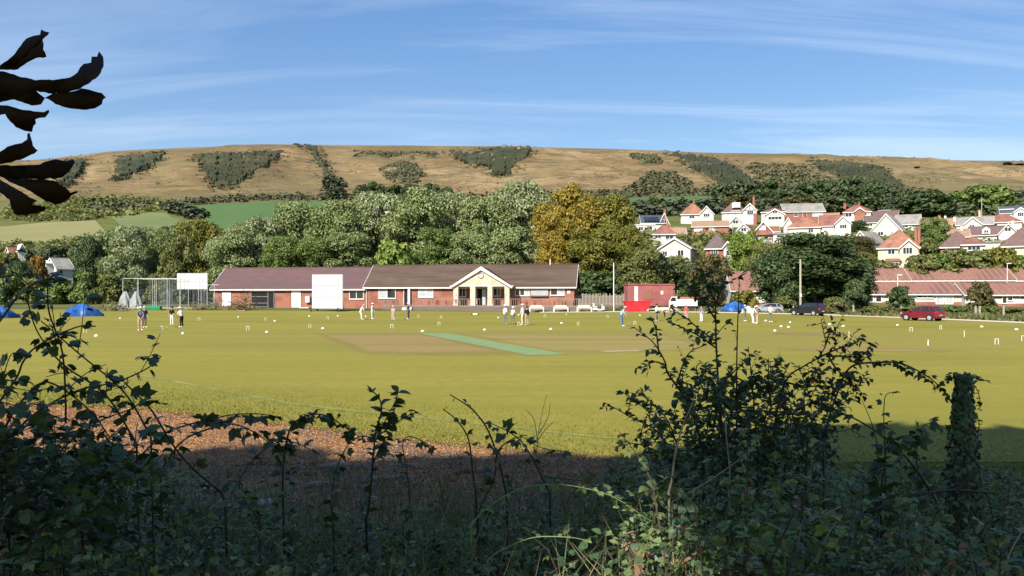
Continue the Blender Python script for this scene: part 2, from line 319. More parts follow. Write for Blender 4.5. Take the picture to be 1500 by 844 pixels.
def hill_material():
    m = bpy.data.materials.new('hillside'); m.use_nodes = True; n = m.node_tree; b = n.nodes['Principled BSDF']; b.inputs['Roughness'].default_value = .95; b.inputs['Specular IOR Level'].default_value = .1
    g = n.nodes.new('ShaderNodeNewGeometry')
    def noise(scale, stretch, detail=6, rough=.6):
        mp = n.nodes.new('ShaderNodeMapping'); mp.inputs['Scale'].default_value = stretch; link(n, g.outputs['Position'], mp.inputs[0])
        t = n.nodes.new('ShaderNodeTexNoise'); t.inputs['Scale'].default_value = scale; t.inputs['Detail'].default_value = detail; t.inputs['Roughness'].default_value = rough; link(n, mp.outputs[0], t.inputs['Vector']); return t.outputs['Fac']
    def ramp(src, stops):
        r = n.nodes.new('ShaderNodeValToRGB'); e = r.color_ramp.elements
        while len(e) < len(stops): e.new(.5)
        for i, (p, c) in enumerate(stops): e[i].position = p; e[i].color = (*c, 1)
        link(n, src, r.inputs[0]); return r.outputs[0]
    def mix(f, a, c, bl='MIX'):
        x = n.nodes.new('ShaderNodeMixRGB'); x.blend_type = bl
        for i, s in enumerate((f, a, c)):
            if isinstance(s, (int, float)): x.inputs[i].default_value = s
            elif isinstance(s, tuple): x.inputs[i].default_value = (*s, 1)
            else: link(n, s, x.inputs[i])
        return x.outputs[0]
    tan = ramp(noise(.010, (1, .6, 1.5), 5, .6), [(.36, (.145,.095,.045)), (.5, (.215,.145,.07)), (.64, (.27,.19,.10))])
    tan = mix(ramp(noise(.035, (.5, 1, 2), 8, .7), [(.50, (0,0,0)), (.60, (.75,.75,.75))]), tan, (.105,.080,.04))
    tan = mix(ramp(noise(.09, (.35, .8, 3), 6, .7), [(.53, (0,0,0)), (.62, (.8,.8,.8))]), tan, (.080,.070,.034))
    tan = mix(ramp(noise(.28, (.4, .7, 1.5), 5, .7), [(.54, (0,0,0)), (.64, (.8,.8,.8))]), tan, (.068,.062,.030))
    tan = mix(ramp(noise(.20, (.3, .9, 3), 5, .7), [(.57, (0,0,0)), (.66, (.7,.7,.7))]), tan, (.31,.25,.16))
    tan = mix(ramp(noise(.0055, (1, 1, 1), 4), [(.48, (0,0,0)), (.62, (.65,.65,.65))]), tan, (.115,.10,.048))
    grn = ramp(noise(.06, (1, 1, 1)), [(.35, (.075,.09,.025)), (.65, (.13,.135,.04))])
    sp = n.nodes.new('ShaderNodeSeparateXYZ'); link(n, g.outputs['Position'], sp.inputs[0])
    mr = n.nodes.new('ShaderNodeMapRange'); mr.inputs[1].default_value = 430; mr.inputs[2].default_value = 560; link(n, sp.outputs['Y'], mr.inputs[0])
    nz = n.nodes.new('ShaderNodeMath'); nz.operation = 'MULTIPLY_ADD'; nz.inputs[1].default_value = .5; nz.inputs[2].default_value = -.25; link(n, noise(.02, (1,1,1)), nz.inputs[0])
    ad = n.nodes.new('ShaderNodeMath'); ad.operation = 'ADD'; ad.use_clamp = True; link(n, mr.outputs[0], ad.inputs[0]); link(n, nz.outputs[0], ad.inputs[1])
    # the turf along the crest is greener
    link(n, mix(ad.outputs[0], grn, tan), b.inputs['Base Color'])
    bp = n.nodes.new('ShaderNodeBump'); bp.inputs['Strength'].default_value = .8; bp.inputs['Distance'].default_value = 2.5; link(n, noise(.08, (.6, 1, 1), 8, .65), bp.inputs['Height']); link(n, bp.outputs[0], b.inputs['Normal'])
    return m
def make_terrain():
    yy = np.concatenate([np.linspace(-70, -4, 12), np.linspace(-2, 14, 33), np.linspace(18, 96, 14), np.linspace(100, 300, 67), np.linspace(304, 545, 50), np.linspace(550, 905, 110), np.linspace(910, 1500, 22)])
    aa = np.linspace(-1, 1, 301)
    X = aa[None]*(1.05*np.abs(yy[:, None])+70); Y = np.repeat(yy[:, None], len(aa), 1)
    Z = ground(X, Y)
    bumps = sum(a*np.sin(X*f1+Y*f2+p) for a, f1, f2, p in ((1.0, .11, .05, 0), (.7, .07, -.13, 2), (.5, .23, .17, 4), (.35, .31, -.25, 1)))
    Z = Z+bumps*sstep(520, 640, Y)*(1-sstep(720, 830, Y))
    V = np.stack([X, Y, Z], 2).reshape(-1, 3); r, c = X.shape
    i = np.arange(r*c).reshape(r, c); Fc = np.stack([i[:-1, :-1], i[:-1, 1:], i[1:, 1:], i[1:, :-1]], 2).reshape(-1, 4)
    obj('hillside', npmesh('hillside', V, Fc, True), hill_material(), kind='structure')
make_terrain()

# the playing field
def field_material():
    m = bpy.data.materials.new('mown_grass'); m.use_nodes = True; n = m.node_tree; b = n.nodes['Principled BSDF']; b.inputs['Roughness'].default_value = .9; b.inputs['Specular IOR Level'].default_value = .15
    g = n.nodes.new('ShaderNodeNewGeometry')
    def noise(scale, stretch, detail=6, rough=.6):
        mp = n.nodes.new('ShaderNodeMapping'); mp.inputs['Scale'].default_value = stretch; link(n, g.outputs['Position'], mp.inputs[0])
        t = n.nodes.new('ShaderNodeTexNoise'); t.inputs['Scale'].default_value = scale; t.inputs['Detail'].default_value = detail; t.inputs['Roughness'].default_value = rough; link(n, mp.outputs[0], t.inputs['Vector']); return t.outputs['Fac']
    def ramp(src, stops):
        r = n.nodes.new('ShaderNodeValToRGB'); e = r.color_ramp.elements
        while len(e) < len(stops): e.new(.5)
        for i, (p, c) in enumerate(stops): e[i].position = p; e[i].color = (*c, 1)
        link(n, src, r.inputs[0]); return r.outputs[0]
    def mix(f, a, c):
        x = n.nodes.new('ShaderNodeMixRGB')
        for i, s in enumerate((f, a, c)):
            if isinstance(s, tuple): x.inputs[i].default_value = (*s, 1)
            else: link(n, s, x.inputs[i])
        return x.outputs[0]
    c = ramp(noise(.05, (1, 1.6, 1), 5), [(.3, (.198,.178,.026)), (.5, (.238,.203,.031)), (.72, (.28,.23,.043))])
    # drier turf round the square, greener to the edges
    sp = n.nodes.new('ShaderNodeVectorMath'); sp.operation = 'MULTIPLY_ADD'; link(n, g.outputs['Position'], sp.inputs[0]); sp.inputs[1].default_value = (1/48, 1/22, 0); sp.inputs[2].default_value = (-4/48, -46/22, 0)
    ln = n.nodes.new('ShaderNodeVectorMath'); ln.operation = 'LENGTH'; link(n, sp.outputs[0], ln.inputs[0])
    wob = n.nodes.new('ShaderNodeMath'); wob.operation = 'MULTIPLY_ADD'; link(n, noise(.06, (.5, 1.5, 1), 5), wob.inputs[0]); wob.inputs[1].default_value = .9; link(n, ln.outputs['Value'], wob.inputs[2])
    c = mix(ramp(wob.outputs[0], [(.55, (.75,.75,.75)), (1.0, (.28,.28,.28)), (1.0, (0,0,0))]), c, (.22,.175,.05))
    c = mix(ramp(noise(.5, (.08, 1, 1), 6, .65), [(.44, (0,0,0)), (.70, (.5,.5,.5))]), c, (.245,.195,.05))
    c = mix(ramp(noise(.035, (.6, 2.6, 1), 4), [(.48, (0,0,0)), (.66, (.6,.6,.6))]), c, (.16,.155,.022))
    c = mix(ramp(noise(.9, (.05, 1, 1), 3), [(.46, (0,0,0)), (.66, (.4,.4,.4))]), c, (.17,.16,.025))
    c = mix(ramp(noise(2.2, (1, 1, 1), 6), [(.42, (0,0,0)), (.68, (.6,.6,.6))]), c, (.17,.165,.024))
    link(n, c, b.inputs['Base Color'])
    bp = n.nodes.new('ShaderNodeBump'); bp.inputs['Strength'].default_value = .5; bp.inputs['Distance'].default_value = .03; link(n, noise(14, (1,1,1), 8, .7), bp.inputs['Height']); link(n, bp.outputs[0], b.inputs['Normal'])
    return m
def sheet(name, outline, z, m, **k):
    """flat sheet following the ground, outline = world (x,y) list (convex-ish fan kept as ngon)"""
    me = bpy.data.meshes.new(name); me.from_pydata([(x, y, gz(x, y)+z) for x, y in outline], [], [tuple(range(len(outline)))])
    return obj(name, me, m, kind='structure', **k)
def strip(name, left, right, z, m, nu=40, nv=4, soft=0, **k):
    """sheet between two world polylines, draped on the ground"""
    def resample(pl, n):
        pl = np.array(pl, float); s = np.r_[0, np.cumsum(np.linalg.norm(np.diff(pl, axis=0), axis=1))]; t = np.linspace(0, s[-1], n); return np.stack([np.interp(t, s, pl[:, 0]), np.interp(t, s, pl[:, 1])], 1)
    a = resample(left, nu); b = resample(right, nu); t = np.linspace(0, 1, nv)[None, :, None]
    q = a[:, None]*(1-t)+b[:, None]*t; z0 = ground(q[..., 0], q[..., 1])+z
    V = np.concatenate([q, z0[..., None]], 2).reshape(-1, 3); i = np.arange(nu*nv).reshape(nu, nv)
    Fc = np.stack([i[:-1, :-1], i[1:, :-1], i[1:, 1:], i[:-1, 1:]], 2).reshape(-1, 4)
    me = npmesh(name, V, Fc, True)
    if soft:
        iu = np.minimum(np.arange(nu), np.arange(nu)[::-1])/(nu*.5); iv = np.minimum(np.arange(nv), np.arange(nv)[::-1])/(nv*.5)
        at = me.attributes.new('edge', 'FLOAT', 'POINT'); at.data.foreach_set('value', np.minimum(iu[:, None]*soft, iv[None]*soft*.7).clip(0, 1).astype(np.float32).ravel())
    bm = bmesh.new(); bm.from_mesh(me); bmesh.ops.recalc_face_normals(bm, faces=bm.faces)
    if sum(f.normal.z for f in bm.faces) < 0: bmesh.ops.reverse_faces(bm, faces=bm.faces)
    bm.to_mesh(me); bm.free()
    return obj(name, me, m, kind='structure', **k)
far_edge = [(-95, 118), (-60, 118), (-30, 114), (0, 112), (14, 109), (27, 107.3), (40.2, 100.2), (43, 92), (45, 82), (46.5, 71), (48, 55), (50, 20)]
near_edge = [(-50, 24), (-30, 21), (-18, 19), (-8, 17), (-4, 14.8), (-1.8, 13.4), (1, 12.1), (3.5, 11.6), (8, 11.6), (14, 12.2), (20, 12.5), (30, 13), (40, 14)]
strip('cricket_field', near_edge, far_edge, .012, field_material(), 60, 30)
def soften(m, hard=.55):
    # worn turf thins out into the grass: broken edge
    n = m.node_tree; b = n.nodes['Principled BSDF']; at = n.nodes.new('ShaderNodeAttribute'); at.attribute_name = 'edge'
    g = n.nodes.new('ShaderNodeNewGeometry'); mp = n.nodes.new('ShaderNodeMapping'); mp.inputs['Scale'].default_value = (.14, .7, 1); link(n, g.outputs['Position'], mp.inputs[0])
    ns = n.nodes.new('ShaderNodeTexNoise'); ns.inputs['Scale'].default_value = .9; ns.inputs['Detail'].default_value = 6; link(n, mp.outputs[0], ns.inputs['Vector'])
    mu = n.nodes.new('ShaderNodeMath'); mu.operation = 'MULTIPLY_ADD'; link(n, at.outputs['Fac'], mu.inputs[0]); mu.inputs[1].default_value = 1.3; ad = n.nodes.new('ShaderNodeMath'); ad.operation = 'SUBTRACT'; link(n, ns.outputs['Fac'], ad.inputs[0]); ad.inputs[1].default_value = .62; link(n, ad.outputs[0], mu.inputs[2])
    cl = n.nodes.new('ShaderNodeMapRange'); cl.inputs[1].default_value = 0; cl.inputs[2].default_value = 1.0; cl.inputs[4].default_value = hard; link(n, mu.outputs[0], cl.inputs[0])
    tr = n.nodes.new('ShaderNodeBsdfTransparent'); mx = n.nodes.new('ShaderNodeMixShader'); link(n, cl.outputs[0], mx.inputs[0]); link(n, tr.outputs[0], mx.inputs[1]); link(n, b.outputs[0], mx.inputs[2]); link(n, mx.outputs[0], n.nodes['Material Output'].inputs[0])
    return m
M['square'] = soften(mat('cricket_square_turf', (.29,.195,.065), (.33,.235,.09), .95, .9, 6, stretch=(.15, 1, 1), c3=(.22,.175,.05), s3=.06), .72)
M['square_b'] = soften(mat('cricket_square_outer_turf', (.33,.245,.075), (.37,.285,.10), .95, .9, 6, stretch=(.06, 1.4, 1), c3=(.27,.225,.05), s3=.25), .6)
sq = lambda *q: [tuple(G(a, b))[:2] for a, b in q]
strip('cricket_square', sq((450,487.5),(520,487.5),(622,487.5)), sq((535,522),(650,524),(790,523)), .018, M['square'], 40, 20, soft=3.2)
strip('cricket_square', sq((655,487.5),(800,487),(975,487.5)), sq((826,522),(930,520),(1060,513)), .018, M['square_b'], 40, 20, soft=5)
M['wicket'] = mat('artificial_wicket', (.16,.22,.085), (.185,.25,.105), .9, 1.5)
strip('artificial_wicket', sq((612,488.6),(655,489)), sq((775,521.5),(832,520)), .024, M['wicket'], 3, 12)
M['worn'] = soften(mat('worn_turf', (.36,.27,.16), (.42,.33,.2), .95, 2), .9)
strip('worn_patch', sq((876,514.6),(945,513.2)), sq((878,516.6),(942,515.2)), .024, M['worn'], 12, 6, soft=3)
strip('worn_patch', sq((1120,486),(1260,487)), sq((1128,491),(1245,493)), .018, M['square'], 20, 8, soft=2)
strip('worn_patch', sq((1130,509),(1420,512)), sq((1130,515),(1400,518)), .018, M['square'], 20, 8, soft=2)
M['line'] = mat('boundary_paint', (.24,.26,.08), (.155,.16,.035), .9, 1.2)
bl = [(200,549),(250,557),(318,571),(373,581),(427,591),(515,602),(619,612),(784,631),(880,641),(980,648)]
strip('boundary_line', sq(*bl), sq(*[(a, b+2.2) for a, b in bl]), .020, M['line'], 60, 2)
M['track'] = mat('gravel_track', (.50,.42,.29), (.60,.51,.37), .95, 3, 6)
tr_l = [(4, 110.2), (14, 109.6), (27, 107.9), (40.0, 101.0), (43.2, 92), (45.2, 82), (46.8, 71), (48.4, 55), (50, 30)]
tr_r = [(4, 113.5), (14, 112.9), (28, 111.2), (42.6, 103.4), (46.4, 93), (48.3, 83), (49.8, 71.6), (51.4, 55), (53, 30)]
strip('gravel_track', tr_l, tr_r, .03, M['track'], 60, 4)
M['earth'] = mat('bare_earth', (.22,.12,.06), (.30,.175,.09), .95, 1.2, 8, bump=.8, bscale=6, c3=(.13,.095,.075), s3=.8)
strip('bare_earth', [(-20, 7.0), (-6, 7), (-1, 7), (.8, 7.4)], [(-22, 20), (-8, 17.1), (-4, 14.9), (-1.8, 13.5), (1, 12.2), (2.2, 11.8)], .016, M['earth'], 40, 16)
M['concrete_apron'] = M['concrete']
# fields at the foot of the hill
def hill_field(name, top, bot, m, off=.5):
    def rs(pl, n):
        pl = np.array(pl, float); return np.stack([np.interp(np.linspace(0, 1, n), np.linspace(0, 1, len(pl)), pl[:, k]) for k in (0, 1)], 1)
    a = rs(top, 40); b = rs(bot, 40); t = np.linspace(0, 1, 24)[None, :, None]; q = a[:, None]*(1-t)+b[:, None]*t
    V = hit(q[..., 0].ravel(), q[..., 1].ravel(), off); i = np.arange(40*24).reshape(40, 24)
    Fc = np.stack([i[:-1, :-1], i[:-1, 1:], i[1:, 1:], i[1:, :-1]], 2).reshape(-1, 4)
    me = npmesh(name, V, Fc, True); obj(name, me, m, kind='structure')
M['pasture'] = mat('green_pasture', (.055,.105,.028), (.07,.125,.035), .95, .03, 4, stretch=(1, .3, 1))
M['pasture2'] = mat('pale_pasture', (.17,.165,.06), (.22,.20,.085), .95, .02, 5)
M['pasture3'] = mat('light_green_pasture', (.11,.135,.045), (.15,.165,.06), .95, .02, 5)
hill_field('green_pasture', [(258,306),(330,299),(480,296.5),(494,303)], [(300,333),(380,345),(500,346),(520,346)], M['pasture'])
hill_field('light_pasture', [(163,319),(215,312.5),(242,314)], [(180,335),(230,338),(270,329)], M['pasture3'])
hill_field('pale_pasture', [(-60,336),(0,334),(60,328),(140,324.5)], [(-60,360),(0,361),(60,363),(158,345)], M['pasture2'])
hill_field('green_pasture', [(905,291.5),(1000,288.5),(1060,287)], [(925,312),(1000,312),(1055,305)], M['pasture'])
# ---------------------------------------------------------------- trees
def frames(nrm, rs):
    n = nrm/np.linalg.norm(nrm, axis=1, keepdims=True)
    a = np.cross(n, rs.normal(size=n.shape)); a /= np.linalg.norm(a, axis=1, keepdims=True)+1e-9
    return a, np.cross(n, a), n
def cards(C, N, S, rs, aspect=.7, fold=.18, up=0.0):
    """leaf clumps: one folded four-sided leaf face per point"""
    a, b, n = frames(N, rs); S = S[:, None]
    if up:
        a = a+np.array([0, 0, up]); a = a-n*np.sum(a*n, axis=1, keepdims=True); a /= np.linalg.norm(a, axis=1, keepdims=True)+1e-9; b = np.cross(n, a)
    V = np.stack([C-a*S, C-b*S*aspect+n*S*fold, C+a*S, C+b*S*aspect+n*S*fold], 1).reshape(-1, 3)
    i = np.arange(len(C))[:, None]*4
    return V, np.concatenate([i+np.array([[0, 1, 2]]), i+np.array([[0, 2, 3]])], 0)
def make_crown(name, seed, Rr, H, zb, ncl, ncard, cs, prof, tall=1.0, clr=.30, up=0.0):
    rs = np.random.default_rng(seed)
    u = rs.random(ncl); zc = zb+(H-zb)*(u*.93+.02)
    rad = prof((zc-zb)/(H-zb))*Rr
    an = rs.random(ncl)*6.283; rr = np.sqrt(rs.random(ncl))*.86
    C = np.stack([np.cos(an)*rad*rr, np.sin(an)*rad*rr, zc], 1)
    cr = clr*Rr*(.6+.7*rs.random(ncl)); cr = np.minimum(cr, np.maximum(H-zc, .25*Rr*.5)+.1*Rr)
    k = rs.choice(ncl, ncard, p=cr**2/np.sum(cr**2))
    d = rs.normal(size=(ncard, 3)); d /= np.linalg.norm(d, axis=1, keepdims=True); d[:, 2] = np.where(d[:, 2] < -.3, -d[:, 2], d[:, 2])
    q = .62+.42*rs.random(ncard)
    stray = rs.random(ncard) < .06; q = np.where(stray, q+.3*rs.random(ncard), q)
    Pp = C[k]+d*(cr[k]*q)[:, None]*np.array([1, 1, tall])
    nn = d+rs.normal(size=d.shape)*.55
    S = cs*(.6+.8*rs.random(ncard))
    V, Fc = cards(Pp, nn, S, rs, .42 if up else .7, .18, up)
    V[:, 2] = np.maximum(V[:, 2], .05)
    # trunk and limbs
    mb = MB(); tr = .035*H*.6
    mb.tube([(0,0,-.4),(0,0,.1*H),(rs.normal()*.02*H, rs.normal()*.02*H,.35*H),(rs.normal()*.03*H, rs.normal()*.03*H,.7*H)], [tr*1.35, tr, tr*.75, tr*.25], 7)
    for j in np.argsort(-cr)[:9]:
        c = C[j]; z0 = max(.12*H, c[2]*.55)
        mb.tube([(0,0,z0), (c[0]*.45, c[1]*.45, z0+(c[2]-z0)*.6), tuple(c)], [tr*.45, tr*.28, tr*.08], 5)
    return npmesh(name, V, Fc), mb.mesh(name+'_trunk', True)
pr_round = lambda t: np.sqrt(np.clip(1-((t-.42)/.62)**2, .02, 1))
pr_tall = lambda t: np.clip(np.minimum(.75+.6*t, 1.55*np.sqrt(np.clip(1.03-t, .01, 1))), .15, 1)
pr_bush = lambda t: np.sqrt(np.clip(1-(t*.92)**2, .04, 1))
V_ = {}
V_['tall'] = [make_crown('poplar_crown', 10+i, 5.2, 17, 1.2, 54, 24000, .25, pr_tall, 1.2, .34, 1.4)+(5.2, 17) for i in range(5)]
V_['big'] = [make_crown('lobed_crown', 70+i, 7, 19, 1.5, 52, 24000, .26, pr_round, 1.0, .35)+(7, 19) for i in range(3)]
V_['round'] = [make_crown('broad_crown', 20+i, 6.5, 12, 1.0, 60, 15000, .26, pr_round, 1.0, .32)+(6.5, 12) for i in range(4)]
V_['bush'] = [make_crown('bush_crown', 30+i, 3.2, 5, .1, 46, 4200, .26, pr_bush, 1.0, .30)+(3.2, 5) for i in range(3)]
V_['far'] = [make_crown('far_crown', 40+i, 8, 12, .3, 44, 2600, .75, pr_round, 1.0, .30)+(8, 12) for i in range(4)]
V_['hedge'] = [make_crown('hedge_crown', 50+i, 9, 4, .1, 60, 1500, .55, pr_bush, 1.0, .15)+(9, 4) for i in range(2)]
_tc = {}
def tree(px, top, hw, Y, kind, leaf, label, cat='tree', group=None, name=None, base=None):
    x = (px-750)/F*Y; z0 = gz(x, Y) if base is None else base
    h = EZ+(HY-top)/F*Y-z0; r = hw/F*Y
    i = _tc.get(kind, 0); _tc[kind] = i+1
    cm, tm, Rr, H = V_[kind][i % len(V_[kind])]
    nm = name or {'tall': 'poplar_tree', 'round': 'broadleaf_tree', 'big': 'broadleaf_tree', 'bush': 'bush', 'far': 'distant_tree', 'hedge': 'hedge'}[kind]
    h = max(h, 1.0)
    t = empty(nm, (x, Y, z0), random.random()*6.28, label=label, cat=cat, group=group)
    s = (r/Rr, r/Rr, h/H)
    obj('crown', cm, L[leaf], t, scale=s); obj('trunk', tm, M['bark'], t, scale=s)
    return t
g1 = 'poplars behind the pavilion'
for row in [
 (345,340,32,152,'silver','grey green poplar behind the left end of the pavilion roof'),
 (388,322,36,156,'silver2','pale tipped poplar behind the dark garage opening'),
 (440,304,38,160,'silver','tall poplar behind the white sight screen, leftmost of the high ones'),
 (496,299,40,158,'silver','poplar rising behind the joint of the two pavilion roofs'),
 (552,289,40,162,'silver2','silver tipped poplar below the dark hedge line on the hill'),
 (608,283,42,160,'silver','high broad poplar behind the middle of the pavilion'),
 (660,286,38,164,'silver2','poplar with silver crest above the pavilion porch, left of it'),
 (706,296,36,158,'silver','poplar straight behind the porch gable'),
 (762,272,44,162,'silver2','tallest silvery poplar, left beside the golden tree'),
 (420,350,34,146,'green','lower green tree in front of the poplars behind the sight screen'),
 (515,345,38,146,'silver','leaning lower poplar behind the roof joint'),
 (640,338,36,146,'green','dense green tree close behind the roof left of the porch'),
 (690,345,34,144,'silver','low silvery poplar close behind the porch gable'),
 (750,338,40,145,'silver','low poplar close behind the right part of the roof'),
 (466,352,30,144,'green','small dark green tree low behind the left wing roof'),
]: tree(row[0], row[1], row[2]*1.22, row[3], 'tall', row[4], row[5], 'tree', g1)
for row in [
 (577,360,34,138,'lime','bush','bright green bush just above the pavilion ridge'),
 (183,336,33,150,'silver2','tall','silvery grey poplar left of the cricket nets'),
 (228,340,28,158,'silver','tall','grey green poplar above the cricket nets'),
 (292,327,38,176,'goldgreen','round','yellow green tree above the left corner of the pavilion'),
 (262,352,30,150,'olive','round','olive tree behind the raised white screen'),
 (318,352,24,156,'silver2','tall','pale poplar at the left gable of the pavilion'),
 (135,352,26,160,'dark','round','dark green tree right of the white house at far left'),
 (834,275,50,150,'gold','big','golden tree crown, tallest of the yellow trees right of the poplars'),
 (900,290,40,150,'goldgreen','big','golden tree on the right flank of the yellow group'),
 (815,318,36,142,'gold','big','golden tree low at the left of the yellow group'),
 (872,338,50,138,'goldgreen','big','yellow green tree in front of the golden trees, right of the roof end'),
 (918,335,30,146,'goldgreen','big','yellow green tree beside the white houses'),
 (868,402,36,131,'dark','bush','dark bush in the shade right of the pavilion end'),
 (908,398,26,131,'dark','bush','dark shrub right behind the white flagpole'),
 (946,371,42,128,'olive','round','rounded olive tree behind the red container'),
 (988,378,34,132,'olive','round','olive tree under the white gabled bungalow'),
 (1040,377,34,119,'brown','round','bronze brown tree right of the red container'),
 (1018,392,28,122,'dark','round','dark green tree between container and bronze tree'),
 (1192,346,80,119,'dark','big','large dark green tree behind the wooden pole'),
 (1142,372,42,117,'dark','round','dark green tree forming the left flank of the large one'),
 (1240,372,40,121,'dark','round','dark green tree forming the right flank of the large one'),
 (1092,341,27,158,'lime','round','bright green tree right of the small brick bungalow'),
 (1122,362,34,140,'olive','round','olive tree below the terracotta gabled house'),
 (1000,345,16,185,'olive','bush','small olive shrub between the lower white houses'),
 (1258,348,26,172,'brown','round','brownish tree left of the cream house'),
 (1266,372,18,158,'olive','round','olive shrub at the left wall of the cream house'),
 (1366,322,26,192,'green','round','green tree between the cream house and the tan roof'),
 (1384,345,24,178,'green','round','green tree left of the brown hipped bungalow'),
 (1352,352,22,170,'olive','bush','shrub under the twin chimneys'),
 (1257,324,13,236,'dark','round','dark tree left of the big white gable'),
 (955,290,13,330,'dark','far','dark round tree at the corner of the green pasture'),
]: tree(row[0], row[1], row[2], row[3], row[5], row[4], row[6], 'bush' if row[5] == 'bush' else 'tree', 'trees among the houses and around the field')
for i, (px, top, hw, lf, lb) in enumerate([
 (1348,376,24,'olive','first hedge bush from the cream bay window, above the red roofs'),
 (1372,374,24,'green','second hedge bush from the cream bay window, above the red roofs'),
 (1398,368,28,'olive','hedge bush below the bay of three windows'),
 (1432,370,28,'olive','hedge bush below the grey garage roof'),
 (1464,366,26,'goldgreen','yellowish hedge bush left of the big cream house at right'),
 (1496,376,24,'green','hedge bush at the right edge above the red roofs')]):
    tree(px, top, hw, 157, 'bush', lf, lb, 'bush', 'hedge bushes above the bungalow rows')
for px, top, hw, Y, lf, lb in [
 (1252,414,22,110,'dark','dark conical shrub left of the lower bungalow'),
 (1318,422,20,113,'dark','round dark shrub in front of the lower bungalow windows'),
 (1437,416,20,113,'brown','brownish shrub at the gap between the lower bungalows'),
 (1222,437,20,106,'dry','sandy dry bush right behind the black car'),
 (1340,453,30,101,'green','low green bramble clump behind the red car'),
 (1390,449,26,100,'green','low green bramble clump right of the red car'),
 (1445,450,30,97,'green','low bramble bank left of the end fence post'),
 (1480,456,28,92,'olive','low bramble bank at the right edge'),
 (1300,456,24,102,'olive','low scrub left of the red car'),
 (1275,456,20,103,'olive','low scrub between the braced post and the red car'),
 (1090,428,22,114,'goldgreen','yellow green bush below the tiled bungalow roof'),
 (1148,436,18,111,'olive','scrub between the silver car and the black car')]:
    L['dry'] = L['dry_grass']; tree(px, top, hw, Y, 'bush', lf, lb, 'bush', 'shrubs along the gravel track')
for px, top, hw, Y, lf, lb in [
 (10,398,26,140,'green','hedgerow tree at the left edge behind the blue sheet'),
 (50,410,25,141,'olive','second hedgerow tree from the left edge'),
 (88,412,24,140,'green','hedgerow tree behind the blue covered heap'),
 (126,402,20,139,'green','hedgerow tree right of the blue covered heap'),
 (158,404,22,140,'olive','hedgerow tree left of the net frame'),
 (196,408,23,141,'dark','dark hedgerow tree behind the hanging nets'),
 (234,404,24,140,'olive','hedgerow tree behind the middle of the net frame'),
 (272,412,22,141,'dark','dark hedgerow tree under the raised white screen'),
 (300,414,16,143,'green','hedgerow tree touching the pavilion gable')]:
    tree(px, top, hw, Y, 'bush', lf, lb, 'tree', 'hedgerow trees behind the nets', name='hedgerow_tree')
for px, top, hw, Y, lf, kind, lb in [
 (57,379,17,178,'orange','bush','orange autumn tree left of the white house'),
 (14,374,18,200,'goldgreen','bush','yellow green bush below the small white cottage'),
 (30,385,24,165,'dark','round','dark tree at the left edge below the pale field'),
 (116,376,14,195,'green','round','green tree behind the white house at far left'),
 (120,362,18,215,'dark','far','dark tree at the lower edge of the pale field'),
 (160,344,26,240,'silver','far','grey green tree at the right end of the pale field'),
 (210,340,24,230,'silver','far','grey tree below the light pasture'),
 (45,368,20,235,'far','far','dull tree left in the valley'),
 (80,362,18,245,'far','far','dull tree in the valley above the white house'),
 (250,336,20,235,'far','far','dull tree below the light pasture corner'),
 (330,342,26,200,'silver2','tall','silvery poplar below the green pasture'),
 (356,330,24,190,'silver','tall','poplar at the lower right of the green pasture')]:
    tree(px, top, hw, Y, kind, lf, lb, 'tree', 'trees in the valley at left')
# woods and hedges at the foot of the hill
for i, (px, top, hw, Y) in enumerate([(530,272,16,490),(552,268,17,490),(578,274,16,485),(604,272,17,480),(630,270,16,480),(655,276,15,478)]):
    tree(px, top, hw, Y, 'far', 'dark', ['leftmost','second','third','fourth','fifth','rightmost'][i]+' dark tree of the clump above the poplar tops', 'tree', 'tree clump at the hill foot')
ordn = ['first','second','third','fourth','fifth','sixth','seventh','eighth','ninth','tenth','eleventh','twelfth','thirteenth','fourteenth','fifteenth']
for i, (px, top, hw, Y, lf) in enumerate([(1062,272,20,400,'far'),(1092,266,24,395,'far'),(1128,268,26,390,'dark'),(1160,276,22,370,'far'),(1188,270,24,390,'dark'),(1218,266,26,400,'far'),(1250,262,26,395,'dark'),(1282,266,24,390,'dark'),(1310,276,20,360,'far'),
    (1085,288,26,330,'brown'),(1125,290,28,320,'far'),(1175,288,28,330,'brown'),(1225,290,28,320,'far'),(1270,290,24,310,'dark')]):
    tree(px, top, hw, Y, 'far', lf, ordn[i]+' tree along the wood above the houses, counted from its back row at left', 'tree', 'wood above the houses')
for px, top, hw, Y, lf, lb in [(1352,282,44,310,'dark','big black green tree above the tan roof'),(1318,288,22,320,'far','dull tree left beside the big black green tree'),(1412,284,24,330,'green','green tree left of the large one at far right'),(1445,274,36,325,'green','large green tree above the brown roofs at far right'),(1488,280,24,330,'far','dull green tree at the right edge under the hill'),
    (1343,246,5,640,'dark','lone dark tree on the open slope'),(1436,271,6,480,'dark','lone small tree above the large green one'),(1475,238,8,760,'dark','bush on the skyline at right'),(1494,240,9,760,'dark','bush on the skyline at the right edge'),(434,210.5,5,890,'dark','small bush on the crest at the top of the hedge strip')]:
    tree(px, top, hw, Y, 'far', lf, lb, 'tree', 'trees on the upper slope')
def inpoly(x, y, pg):
    pg = np.array(pg, float); c = np.zeros(len(x), bool); j = len(pg)-1
    for i in range(len(pg)):
        xi, yi = pg[i]; xj, yj = pg[j]
        c ^= ((yi > y) != (yj > y)) & (x < (xj-xi)*(y-yi)/(yj-yi+1e-12)+xi); j = i
    return c
